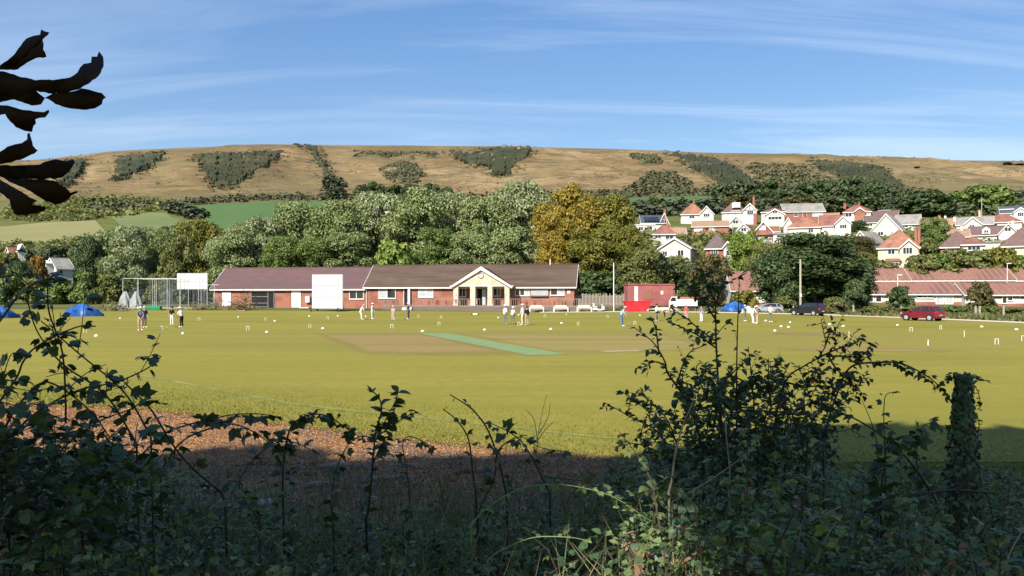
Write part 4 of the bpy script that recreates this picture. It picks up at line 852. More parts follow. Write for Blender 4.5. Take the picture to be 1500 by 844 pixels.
bungalow('lower bungalow row left part, red ribbed tiles and white walls', 128, 1265, 1411, 429, 413, 8, [(1274.5,1282,432,442,1),(1286.5,1293.5,432,442,1),(1343,1364,431.5,436,3),(1369,1378.5,432.5,444.5,1,'glass_pale'),(1381.5,1391,432.5,444.5,1,'glass_pale')], bands=[(1394,1411,431,434),(1265,1271,431,434)])
bungalow('lower bungalow row right part, cut by the right edge', 124, 1419, 1530, 430, 414, 8, [(1443,1452,434,446,1),(1469,1474,434,444,1),(1476,1482,433,440,1)], bands=[(1456,1491,433,437),(1493,1530,433,438)])
bungalow('upper bungalow row, short left block beside the dark tree', 151, 1284, 1331, 409.5, 393, 8, [(1290,1298,412,416,1)], bands=[(1300,1325,411.5,414)])
bungalow('upper bungalow row, long middle block with red ribbed tiles', 151, 1341, 1480, 409, 392.5, 8, [(1378,1398,411.5,417,2),(1416,1423,411.5,416,1),(1427,1433,411.5,416,1)], bands=[(1343,1376,411.5,414)])
bungalow('upper bungalow row, piece at the right edge', 151, 1491, 1560, 409, 391.5, 8, [(1500,1510,411.5,416,2)])
bungalow('tiled bungalow half hidden behind leaves right of the container', 126, 1072, 1126, 423, 397, 8, [(1090,1097,426,434,1),(1106,1116,426,432,2)])
house('dark roofed outbuilding under the large dark green tree', 124, .0, [(1126,1162,425,412,'gx',6,0,'white_wall','roof_slate')], [(0,1132,1138,428,434,1),(0,1143,1150,428,434,1)])

# ---------------------------------------------------------------- pavilion
A = Vector(((312-750)/F*127, 127, 0)); B = Vector(((845-750)/F*118, 118, 0)); E = (B-A); PL = E.length; E.normalize()
pav = empty('pavilion', (A.x, A.y, 0), math.atan2(E.y, E.x), label='long single storey brick cricket pavilion with brown roofs and a gabled porch', cat='pavilion')
def U(px, v=0.0):
    """length along the pavilion front (or a plane v metres behind it) under photo column px"""
    N = Vector((-E.y, E.x, 0)); O = A+N*v; k = (px-750)/F
    return (k*O.y-O.x)/(E.x-k*E.y)
def ZU(px, py, v=0.0):
    N = Vector((-E.y, E.x, 0)); p = A+N*v+E*U(px, v); return EZ+(HY-py)/F*p.y
DK = 1.08   # deck level
zeL, zrL, zeM, zrM = 3.95, 7.25, 4.22, 7.55
u0, uj, u1 = 0.0, U(536), U(841)
dpt = 9.2
MB().prism([(0, -.5), (dpt, -.5), (dpt, zeL), (dpt/2, zrL-.2), (0, zeL)], 'x', u0, uj-.003).build('wall', M['brick'], pav, label='red brick left wing wall')
MB().prism([(.0, -.5), (dpt, -.5), (dpt, zeM), (dpt/2, zrM-.2), (.0, zeM)], 'x', uj, u1).build('wall', M['brick'], pav, label='orange brick right wing wall')
roof_gx(pav, u0, uj-.35, 0, dpt, zeL, zrL, 'roof_mauve', ov=.42, ovx=.35, th=.16)
roof_gx(pav, uj+.02, u1, 0, dpt, zeM, zrM, 'roof_brown', ov=.42, ovx=.35, th=.16)
MB().box(uj-.3, uj+.1, -.66, 4.6, zeM-.5, zeM-.45).build('verge_board', M['white'], pav)
MB().tube([(uj+.15, -.14, .4), (uj+.15, -.14, zeM-.4)], .05, 6).build('drainpipe', M['white'], pav)
def pwin(a, b, t, u, **k): return window(pav, U(a), U(b), ZU(a, u), ZU(a, t), -.02, **k)
def pdoor(a, b, t, u, m, nm='door'):
    d = MB().box(U(a), U(b), -.08, .03, ZU(a, u), ZU(a, t)).build(nm, M[m], pav)
    f = MB(); x0, x1, z0, z1 = U(a)-.08, U(b)+.08, ZU(a, u), ZU(a, t)
    f.box(x0, x0+.078, -.10, .03, z0, z1+.08); f.box(x1-.078, x1, -.10, .03, z0, z1+.08); f.box(x0+.08, x1-.08, -.10, .03, z1+.002, z1+.08); f.build('door_frame', M['white'], d)
    MB().box(x1-.28, x1-.2, -.12, -.082, (z0+z1)/2-.06, (z0+z1)/2+.02).build('handle', M['metal'], d); return d
pdoor(326.5, 338, 429, 448.5, 'white'); pdoor(428, 440, 426, 450.5, 'white')
# open store: dark panel standing in for the unlit inside, with roller shutter box and rails
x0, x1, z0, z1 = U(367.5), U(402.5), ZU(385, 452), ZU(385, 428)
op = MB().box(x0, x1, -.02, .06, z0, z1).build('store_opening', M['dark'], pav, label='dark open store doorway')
MB().box(x0-.1, x1+.1, -.22, -.022, z1+.003, z1+.42).build('shutter_box', M['grey_shutter'], op)
rl = MB()
for zz in (z0+.25, z0+.85, z0+1.9): rl.box(x0+.1, x0+(x1-x0)*.72, -.10, -.06, zz, zz+.05)
for xx in (x0+.08, x0+(x1-x0)*.72, x1-.12): rl.box(xx, xx+.06, -.104, -.056, z0, z1-.05)
rl.build('rail', M['metal'], op); MB().box(x0-.5, x1+.6, -1.4, -.1, .1, z0-.005).build('step', M['concrete'], pav)
MB().box(U(441), U(455), -.8, -.1, .1, .75).build('step', M['concrete'], pav)
MB().box(U(449), U(455), -.5, -.06, ZU(452, 443), ZU(452, 434)).build('meter_cabinet', M['white'], pav)
MB().box(U(328), U(331), -.14, -.03, ZU(330, 424), ZU(330, 422.5)).build('wall_lamp', M['metal'], pav)
pwin(512.5, 532, 424, 437.5); pwin(555.5, 579, 423, 436.5, glass=('glass_pale', 'glass')); pwin(613.5, 634, 423, 435, glass='glass_pale')
pdoor(592, 601, 422.5, 447.2, 'dark'); MB().box(U(598.5), U(601.5), -.5, -.1, DK+.05, ZU(600, 424)).build('door_leaf', M['white'], pav)  # dark panel stands for the unlit doorway beside the open leaf
pwin(755, 775, 420, 432.5, panes=3, glass=('glass', 'glass', 'glass_pale')); pwin(807, 826, 420.5, 432, glass=('glass', 'glass_pale'))
MB().box(U(777.5), U(803), -.12, -.03, ZU(790, 433), ZU(790, 421)).build('roller_shutter', M['grey_shutter'], pav)
MB().box(U(777), U(803.5), -.35, -.122, ZU(790, 434.4), ZU(790, 433.2)).build('counter', M['wood_deck'], pav)
MB().box(U(831), U(835.5), -.08, -.02, ZU(833, 430), ZU(833, 426)).build('notice', M['white'], pav)
MB().tube([(U(806, 4.6), 4.6, zrM-.1), (U(806, 4.6), 4.6, zrM+.85)], .12, 8).build('flue', M['stone'], pav)
# porch
pv = -2.4; xl, xr = U(660.5, pv), U(750, pv); xm = (xl+xr)/2; ze_, zp = ZU(705, 418.5, pv), ZU(705, 391.0, pv)
MB().prism([(xl+.3, ze_), (xr-.3, ze_), (xm, zp-.35)], 'y', pv+.02, pv+.32).build('pediment', M['stone'], pav)
roof_gy(pav, xl+.25, xr-.25, pv, 4.2, ze_, zp, 'roof_brown', ov=.3, ovy=.25, th=.2, nm='porch_roof', bw=.3)
MB().box(xl-.2, xr+.2, pv+.03, -.01, ze_-.12, ze_-.004).build('porch_soffit', M['white'], pav)
for a, b in ((664, 671), (688.5, 696), (714, 721), (739, 746)):
    pl_ = MB().box(U(a, pv), U(b, pv), pv+.05, pv+.75, DK, ze_-.125).build('pillar', M['stone'], pav)
    MB().box(U(a, pv)-.08, U(b, pv)+.08, pv-.03, pv+.83, DK-.002, DK+.22).build('pillar_base', M['stone'], pl_)
cz = ZU(705, 404, pv); cx_ = U(704.6, pv)
ck = MB().add([(cx_+.42*math.cos(t), pv-.05+yy, cz+.42*math.sin(t)) for yy in (0, .06) for t in np.linspace(0, 6.2832, 20, endpoint=False)], [tuple(range(20)), tuple(range(39, 19, -1))]+[(i, (i+1) % 20, 20+(i+1) % 20, 20+i) for i in range(20)]).build('clock', M['roof_dark'], pav)
MB().add([(cx_+.30*math.cos(t), pv-.07+yy, cz+.30*math.sin(t)) for yy in (0, .06) for t in np.linspace(0, 6.2832, 20, endpoint=False)], [tuple(range(20)), tuple(range(39, 19, -1))]+[(i, (i+1) % 20, 20+(i+1) % 20, 20+i) for i in range(20)]).build('clock_face', M['white'], ck)
MB().box(cx_-.02, cx_+.02, pv-.09, pv-.075, cz, cz+.22).box(cx_, cx_+.16, pv-.09, pv-.075, cz-.02, cz+.02).build('clock_hands', M['dark'], ck)
MB().box(U(703.5, pv), U(707.5, pv), pv-.04, pv+.02, ZU(705, 413.6, pv), ZU(705, 412.6, pv)).build('plaque', M['white'], pav)
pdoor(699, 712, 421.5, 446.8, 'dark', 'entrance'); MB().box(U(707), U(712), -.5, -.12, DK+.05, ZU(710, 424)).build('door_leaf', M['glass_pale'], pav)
pwin(673, 682, 421.5, 434); pwin(723.5, 733, 421.5, 433)
# deck with boarded front, railing and steps
dv = -4.6; da, db = U(560, dv), U(851, dv)
dk = MB().box(da, db, dv, -.005, DK-.12, DK).build('deck', M['wood_grey'], pav)
for i in range(4): MB().box(da, db, dv-.02-.01*(i % 2), dv+.05, -.1+i*.28, -.1+i*.28+.255).build('fascia_board', M['wood_deck'], dk)
MB().box(da-.2, db+.2, dv-.9, dv-.1, -.2, .10).build('concrete_kerb', M['concrete'], dk)
for a, b in ((560, 588), (606, 664), (671, 689), (696, 703), (713, 739), (746, 851)):
    x0, x1 = U(a, dv), U(b, dv)
    rr_ = MB().box(x0, x1, dv+.05, dv+.12, DK+.98, DK+1.05).build('handrail', M['wood_grey'], dk)
    n = max(2, int((x1-x0)/.3)); bal = MB()
    for i in range(n+1):
        xx = x0+(x1-x0-.05)*i/n; MB().box(xx, xx+.05, dv+.06, dv+.11, DK+.003, DK+.978).build('baluster', M['wood_grey'] if i % 4 else M['wood_deck'], rr_)
for i in range(4): MB().box(U(590, dv), U(604, dv), dv-.3*(4-i)-.02, dv-.3*(3-i)-.022, -.1, .1+.24*i).build('step', M['concrete'], dk)
# picnic tables on the deck
def picnic(x, v, label):
    p = A+E*x+Vector((-E.y, E.x, 0))*v
    t = empty('picnic_table', (p.x, p.y, DK), math.atan2(E.y, E.x), label=label, cat='table', group='picnic tables on the pavilion deck')
    for k in range(4): MB().box(-.85, .85, -.36+k*.18, -.2+k*.18, .72, .76).build('table_board', M['brick_dark'], t)
    for s in (-1, 1):
        MB().box(-.85, .85, s*.68-.12, s*.68+.12, .42, .46).build('bench_board', M['brick_dark'], t)
        for q in (-.6, .6): MB().tube([(q, s*.62, 0), (q, s*.2, .72)], .045, 4).build('leg', M['brick_dark'], t)
    for q in (-.6, .6): MB().box(q-.03, q+.03, -.74, .74, .36, .415).build('cross_bar', M['brick_dark'], t)
for a, lb in ((570, 'red brown picnic table left of the open pavilion door'), (634, 'picnic table below the right hand pale window'), (648, 'picnic table left of the porch'), (778, 'picnic table under the grey shutter'), (766, 'picnic table just right of the porch'), (818, 'picnic table below the last pavilion window'), (834, 'picnic table at the right end of the deck')):
    picnic(U(a, -2.6), -2.6, lb)

# ---------------------------------------------------------------- sight screens, nets, covers
def frame_at(name, px, Y, rz, **k):
    x = (px-750)/F*Y; return empty(name, (x, Y, gz(x, Y)), rz, **k)
def sight_screen(px, Y, w_, z0, z1, rz, label, wheels=True, cols=8, rows=3):
    t = frame_at('sight_screen', px, Y, rz, label=label, cat='sight screen', group='white sight screens')
    for i in range(cols):
        for j in range(rows):
            a = -w_/2+w_*i/cols+.045; b = -w_/2+w_*(i+1)/cols-.045; c = z0+(z1-z0)*j/rows+.06; d = z0+(z1-z0)*(j+1)/rows-.06
            MB().box(a, b, -.03+.006*(i % 2), .02, c, d).build('panel', M['white'], t)
    f = MB()
    for xx in (-w_/2, -w_/6, w_/6, w_/2): f.box(xx-.05, xx+.05, .03, .12, z0-.1, z1)
    for zz in np.linspace(z0, z1, rows+1): f.box(-w_/2, w_/2, .024, .10, zz-.04, zz+.04)
    for k_ in range(1, cols): f.box(-w_/2+w_*k_/cols-.06, -w_/2+w_*k_/cols+.06, .026, .06, z0, z1)
    f.build('frame', M['grey_shutter'], t)
    if wheels:
        for xx in (-w_/2+.3, w_/2-.3):
            MB().box(xx-.06, xx+.06, -1.2, 1.4, .32, .42).build('base_beam', M['metal'], t)
            MB().tube([(xx, .2, .4), (xx, 1.3, .42), (xx, .11, z1*.7)], .04, 5).build('brace', M['metal'], t)
            for yy in (-1.1, 1.3):
                wh = MB().tube([(xx-.07, yy, .26), (xx+.07, yy, .26)], .26, 14).build('wheel', M['tyre'], t); MB().tube([(xx-.08, yy, .26), (xx+.08, yy, .26)], .15, 10).build('hub', M['white'], wh)
    return t
sight_screen(479.5, 112, 4.55, .42, 5.35, -.12, 'large white sight screen on wheels in front of the pavilion')
sight_screen(281.5, 137, 5.6, 2.75, 5.55, -.1, 'white screen standing high behind the nets at the pavilion gable', wheels=False, cols=8, rows=2)
nets = frame_at('cricket_nets', 240, 122, -.06, label='practice nets hung on a white tubular frame left of the pavilion', cat='cricket nets')
def NX(px): return (px-240)/F*122
zt, zt2 = 4.75, 3.8
for px, yy, h in [(178,0,zt),(186,3,zt),(193,6,zt),(200,0,zt),(206,4,zt),(228.5,0,zt),(234,3,zt),(240.5,5,zt),(245,0,zt),(251,3,zt),(277,0,zt2+.2),(283,3,zt2),(292,0,zt2),(299,4,zt2),(305,0,zt2)]:
    MB().tube([(NX(px), yy, -.1), (NX(px), yy, h)], .03, 5).build('pole', M['pole_white'], nets)
for a, b, z, yy in ((178,278,zt,0),(186,277,zt,3),(178,277,zt,6),(277,306,zt2,0),(277,306,zt2,4)):
    MB().tube([(NX(a), yy, z), (NX(b), yy, z)], .032, 5).build('top_bar', M['pole_white'], nets)
MB().box(NX(178), NX(278), 0, 6, zt-.02, zt-.012).build('roof_net', M['net'], nets)
def netsheet(pts, z0, z1, seed, nm='net'):
    rs = np.random.default_rng(seed); n = 18; V = []; k = len(pts)-1
    for i in range(n+1):
        t = i/n*k; a = min(int(t), k-1); q = Vector((*pts[a], 0)).lerp(Vector((*pts[a+1], 0)), t-a)
        for z in (z0, (z0+z1)/2, z1): V.append((q.x+rs.normal()*.06, q.y+rs.normal()*.12, z))
    MB().add(V, [(i*3+j, i*3+3+j, i*3+4+j, i*3+1+j) for i in range(n) for j in (0, 1)]).build(nm, M['net'], nets)
netsheet([(NX(186), .2), (NX(209), .3)], .1, zt-1.7, 1); netsheet([(NX(236), .2), (NX(254), .4)], .1, zt-1.6, 2); netsheet([(NX(178), .5), (NX(190), 1)], .1, 2.6, 3)
netsheet([(NX(228), 1), (NX(246), 1.5)], .1, zt, 4); netsheet([(NX(277), .1), (NX(306), .1)], .1, zt2, 5); netsheet([(NX(187), 3), (NX(187), 6), (NX(250), 6)], .1, zt, 6); netsheet([(NX(278), 4), (NX(305), 4)], .1, 2.6, 7)
hn = MB()
rs = np.random.default_rng(4)
for cx, rr in ((184, .9), (200, .8)):
    V = []; n = 22
    for j, (z, f) in enumerate(((0, 1.25), (.9, .95), (1.9, .62), (2.7, .22))):
        for i in range(n): t = 6.283*i/n; q = rr*f*(1+.22*math.sin(5*t+j)+.1*rs.normal()); V.append((NX(cx)+q*math.cos(t), -.4+q*math.sin(t)*.7, z))
    hn.add(V, [(j*n+i, j*n+(i+1) % n, (j+1)*n+(i+1) % n, (j+1)*n+i) for j in range(3) for i in range(n)])
M['netdense'] = mat('bundled_net', (.22,.235,.235), (.34,.35,.34), .95, 6, 6, stretch=(4,4,.7))
hn.build('bundled_net', M['netdense'], nets)
strip('net_run', [((178-750)/F*119, 119.5), ((276-750)/F*119, 120)], [((195-750)/F*126, 128), ((290-750)/F*126, 128)], .035, mat('artificial_run', (.26,.27,.16), (.32,.31,.2), .9, 1), 8, 8)
def heap(name, px, Y, rx, ry, h, m, label, cat, seed, lump=.25, group=None):
    rs = np.random.default_rng(seed); x = (px-750)/F*Y; V = []; n, k = 26, 9; ph = rs.random(6)*6
    for j in range(k):
        f = j/(k-1)
        for i in range(n):
            t = 6.283*i/n; q = (1-f**1.6)*(1+lump*math.sin(3*t+ph[0]+f*2)+lump*.5*math.sin(7*t+ph[1]))
            V.append((rx*q*math.cos(t), ry*q*math.sin(t), h*(f**.8)*(1+.2*math.sin(2*t+ph[2])*(1-f))+.04*rs.normal()*(f < .95)))
    me = MB().add(V, [(j*n+i, j*n+(i+1) % n, (j+1)*n+(i+1) % n, (j+1)*n+i) for j in range(k-1) for i in range(n)]).mesh(name, True)
    return obj(name, me, M[m], loc=(x, Y, gz(x, Y)), rot=(0, 0, -math.atan2(x, Y)), label=label, cat=cat, group=group)
heap('covered_roller', 122, 96, 1.95, 1.5, 1.6, 'tarp', 'heap under a bright blue tarpaulin left of the nets', 'tarpaulin', 1)
heap('covered_roller', -2, 88, 1.6, 1.4, 1.45, 'tarp', 'blue tarpaulin heap cut by the left edge', 'tarpaulin', 2)
heap('covered_roller', 1076, 112, 2.2, 1.3, 1.5, 'tarp', 'blue tarpaulin heap beside the track behind the twigs', 'tarpaulin', 3)
gm = frame_at('rolled_mat', 222, 116, -.2, label='bright green rolled mat in front of the nets', cat='mat')
MB().tube([(-1.3, 0, .32), (1.5, .1, .32)], .32, 12).build('roll', M['green_mat'], gm); MB().box(-1.4, 2.0, -.7, .6, .01, .14).build('flap', M['green_mat'], gm)
def sticks(name, px, Y, n, sx, sz, label, mname, seed, cat='brush pile'):
    rs = np.random.default_rng(seed); x = (px-750)/F*Y; mb = MB()
    for i in range(n):
        a = Vector((rs.normal()*sx*.5, rs.normal()*.6, abs(rs.normal())*sz*.4)); d = Vector((rs.normal(), rs.normal()*.5, rs.normal()*.35)).normalized()*(.5+rs.random()*1.3)
        b = a+d; b.z = max(b.z, .03); a.z = max(a.z, .03); mb.tube([a, (a+b)/2+Vector((0, 0, .12*rs.random())), b], [.05, .04, .015], 4)
    C = np.stack([rs.normal(size=240)*sx*.5, rs.normal(size=240)*.5, np.abs(rs.normal(size=240))*sz*.35+.05], 1); V, Fc = cards(C, rs.normal(size=(240, 3)), .1+.1*rs.random(240), rs)
    o = obj(name, mb.mesh(name), M[mname], loc=(x, Y, gz(x, Y)), label=label, cat=cat)
    obj('twigs_and_leaves', npmesh('twigs', V, Fc), L['olive'], o, kind='stuff')
sticks('brush_pile', 300, 116, 70, 3.4, 1.5, 'low pile of cut branches in front of the pavilion gable', 'wood_grey', 1)
sticks('brush_pile', 357, 115, 60, 2.2, 2.6, 'dark heap of scrap and branches left of the open store', 'bark', 2)
sticks('brush_pile', 170, 113, 40, 2.2, 1.2, 'grey rubble and sticks left of the hanging nets', 'wood_grey', 3)
rr = frame_at('timber_offcut', 353, 112, .3, label='pale timber offcut on the grass before the scrap heap', cat='timber'); MB().box(-.6, .6, -.12, .12, .02, .2).build('board', M['stem_pale'], rr); MB().box(-.5, .4, -.2, -.125, .02, .1).build('batten', M['stem_pale'], rr)
# ---------------------------------------------------------------- container, skip, fence, poles
ct = frame_at('shipping_container', 950, 117, .10, label='dull red shipping container with white door beside the field', cat='container')
cw, cz0, cz1 = 6.6, .55, 3.75
x0 = -(950-919)/F*117; x1 = (988-950)/F*117
MB().box(x0, x1, 0, 2.44, cz0, cz1).build('body', M['container'], ct)
for i in range(26):
    xx = x0+.12+(x1-x0-.3)*i/25
    if not (5 <= i <= 7): MB().box(xx, xx+.13, -.05, -.003, cz0+.15, cz1-.15).build('corrugation', M['container'], ct)
MB().box(x0-.1, x1+.1, -.12, 2.55, cz1+.004, cz1+.16).build('roof', M['container'], ct)
d_ = MB().box((931-950)/F*117*1.12, (934-950)/F*117, -.09, -.004, cz0+.3, cz1-.25).build('door', M['white'], ct); MB().box((933-950)/F*117, (933.6-950)/F*117, -.12, -.092, cz0+1.3, cz0+1.5).build('handle', M['metal'], d_)
MB().box((945-950)/F*117, (956-950)/F*117, -.08, -.052, cz0+1.0, cz1-.7).build('shutter', M['brick_dark'], ct)
MB().box((968-950)/F*117, (972-950)/F*117, -.09, -.055, cz0+1.75, cz0+2.3).build('notice', M['cream_pale'], ct)
for xx in (x0+.3, x1-.5): MB().box(xx, xx+.3, .1, 2.3, -.2, cz0-.002).build('block', M['concrete'], ct)
for xx in (x1+.06, x1+.5): MB().tube([(xx, -.2, -.1), (xx, -.2, cz1)], .04, 5).build('door_post', M['metal'], ct)
sk = frame_at('skip', 932, 111.5, .04, label='low bright red skip in front of the container', cat='skip')
a_, b_ = -1.75, 1.75
MB().prism([(a_, 1.45), (b_+.35, 1.45), (b_-.45, .12), (a_+.25, .12)], 'y', -.8, .8).build('body', M['skip'], sk); MB().box(a_-.06, b_+.4, -.88, .88, 1.453, 1.55).build('rim', M['skip'], sk)
for xx in (-.9, .1, 1.0): MB().box(xx, xx+.1, -.86, -.803, .2, 1.44).build('rib', M['skip'], sk)
fn = frame_at('paling_fence', 880, 119, -.08, label='weathered pale paling fence between the pavilion deck and the container', cat='fence')
rs = np.random.default_rng(8)
for i in range(62):
    xx = -3.9+8.0*i/61; h = 1.75+.12*rs.normal(); MB().box(xx, xx+.095, -.03, .0, .55, .55+h).build('paling', M['wood_grey'] if i % 4 else M['wood_pole'], fn)
for zz in (.8, 1.9): MB().box(-4, 4.2, .004, .06, zz, zz+.1).build('rail', M['wood_grey'], fn)
MB().box(-4.2, 4.3, -.5, -.1, -.2, .7).build('base_wall', M['wood_deck'], fn)
fp = frame_at('flagpole', 899, 113, 0, label='tall white flagpole right of the pavilion', cat='flagpole'); MB().tube([(0,0,-.1), (0,0,7.0)], [.085, .06], 8).build('pole', M['pole_white'], fp); MB().tube([(0,0,7.0), (0,0,7.1)], [.09, .05], 8).build('cap', M['pole_white'], fp)
up = frame_at('utility_pole', 1172.5, 110, 0, label='bare wooden pole in front of the large dark green tree', cat='pole'); MB().tube([(0,0,-.2), (0,0,7.5)], [.17, .13], 8).build('pole', M['wood_pole'], up); MB().box(-.14, .14, -.18, -.135, 2.2, 2.6).build('number_plate', M['pole_white'], up)
def lamp_post(px, Y, h, label, z0=None):
    t = frame_at('street_lamp', px, Y, 0, label=label, cat='street lamp', group='street lamps by the bungalows'); MB().tube([(0,0,-.2), (0,0,h)], [.075, .05], 6).build('post', M['pole_white'], t); MB().box(-.1, .65, -.12, .12, h, h+.14).build('lamp_head', M['pole_white'], t)
lamp_post(1315, 120, 5.1, 'thin white street lamp in front of the left bungalow row'); lamp_post(1475.5, 140, 6.2, 'white street lamp at the right end of the upper bungalow roof')
tp = frame_at('telegraph_pole', 1438, 250, 0, label='thin pole standing among the upper houses at right', cat='pole'); MB().tube([(0,0,-.2), (0,0,10)], [.14, .1], 6).build('pole', M['wood_pole'], tp); MB().box(-.6, .6, -.05, .05, 9.2, 9.3).build('cross_arm', M['wood_pole'], tp)
tp = frame_at('telegraph_pole', 1073.5, 190, 0, label='thin dark pole above the small brick bungalow', cat='pole'); MB().tube([(0,0,-.2), (0,0,6.5)], [.12, .09], 6).build('pole', M['wood_grey'], tp); MB().box(-.5, .5, -.05, .05, 5.9, 6.0).build('cross_arm', M['wood_grey'], tp)
for i, (px, Y, h, br, lb) in enumerate([(1223,104,1.25,1,'braced fence post right of the black car'),(1250,102.5,1.2,0,'thin fence post between the braced post and the red car'),(1320,99,1.15,0,'fence post above the red car bonnet'),(1429,90,1.3,1,'braced gate post right of the red car'),(1435,90,1.3,0,'second gate post beside the braced one'),(1470,86,1.4,0,'fence post near the right edge of the field'),(1162,108,1.2,0,'fence post behind the gap between silver and black car'),(1100,112,1.3,0,'fence post left of the silver car')]):
    t = frame_at('fence_post', px, Y+2, 0, label=lb, cat='fence post', group='fence posts along the track'); MB().box(-.08, .08, -.08, .08, -.2, h).box(-.085, .085, -.085, .085, h+.001, h+.03).build('post', M['wood_pole'], t)
    if br: MB().tube([(.05, 0, h*.85), (1.1, .1, 0)], .055, 4).build('brace', M['wood_pole'], t)
# dry rough grass strip beyond the track
rs = np.random.default_rng(12); n = 16000
t = rs.random(n); base = np.stack([np.interp(t, np.linspace(0, 1, len(tr_r)), [q[0] for q in tr_r]), np.interp(t, np.linspace(0, 1, len(tr_r)), [q[1] for q in tr_r])], 1)
off = rs.random(n)*13; C = np.stack([base[:, 0]+.25+off*.75, base[:, 1]+.1+off*.6, np.zeros(n)], 1); C[:, 2] = ground(C[:, 0], C[:, 1])
hh = (.15+.5*rs.random(n))*(.35+.65*np.clip(off/3, 0, 1)); a = rs.random(n)*6.283; wd = .10+.16*rs.random(n)
D = np.stack([np.cos(a)*wd, np.sin(a)*wd, 0*a], 1); T = C+np.stack([rs.normal(size=n)*.18, rs.normal(size=n)*.18, hh], 1)
V = np.stack([C-D, C+D, T], 1).reshape(-1, 3)
obj('rough_grass', npmesh('rough_grass', V, np.arange(3*n).reshape(-1, 3)), L['dry_grass'], kind='stuff', label='dry rough grass beyond the gravel track')
# ---------------------------------------------------------------- benches
def bench(px, Y, label):
    t = frame_at('park_bench', px, Y, .05, label=label, cat='bench', group='cream benches before the deck')
    MB().prism([(-.95, .55), (.95, .55), (.88, .92), (.7, 1.0), (-.7, 1.0), (-.88, .92)], 'y', .34, .42).build('backrest', M['cream_pale'], t)
    for k in range(3): MB().box(-.9, .9, -.3+k*.2, -.14+k*.2, .42, .46).build('seat_slat', M['cream_pale'], t)
    for s in (-1, 1):
        MB().prism([(-.36, 0), (-.22, 0), (-.2, .58), (.36, .62), (.36, 0), (.46, 0), (.46, .74), (-.36, .70)], 'x', s*1.0-.07, s*1.0+.07).build('arm_frame', M['cream_pale'], t)
bench(786, 113, 'cream bench nearest the porch of the three before the deck'); bench(821.5, 112.5, 'middle one of the three cream benches'); bench(856, 112, 'cream bench nearest the flagpole')
# white scooter-like buggy right of the benches
sc_ = frame_at('mobility_scooter', 877, 112, .2, label='white mobility scooter parked between the last bench and the flagpole', cat='scooter')
MB().prism([(-.85, .25), (.8, .22), (.85, .35), (.3, .42), (-.2, .42), (-.35, .6), (-.85, .6)], 'y', -.28, .28).build('body', M['white'], sc_)
MB().box(-.75, -.3, -.26, .26, .7, .8).box(-.82, -.74, -.26, .26, .72, 1.25).build('seat', M['white'], sc_)
MB().tube([(.62, 0, .3), (.5, 0, 1.05)], .06, 6).box(.42, .5, -.3, .3, 1.03, 1.1).build('steering_column', M['white'], sc_); MB().box(.5, .78, -.2, .2, .32, .85).build('front_shield', M['white'], sc_)
for xx in (-.55, .62):
    for s in (-1, 1): MB().tube([(xx, s*.3, .16), (xx, s*.38, .16)], .16, 12).build('wheel', M['tyre'], sc_)
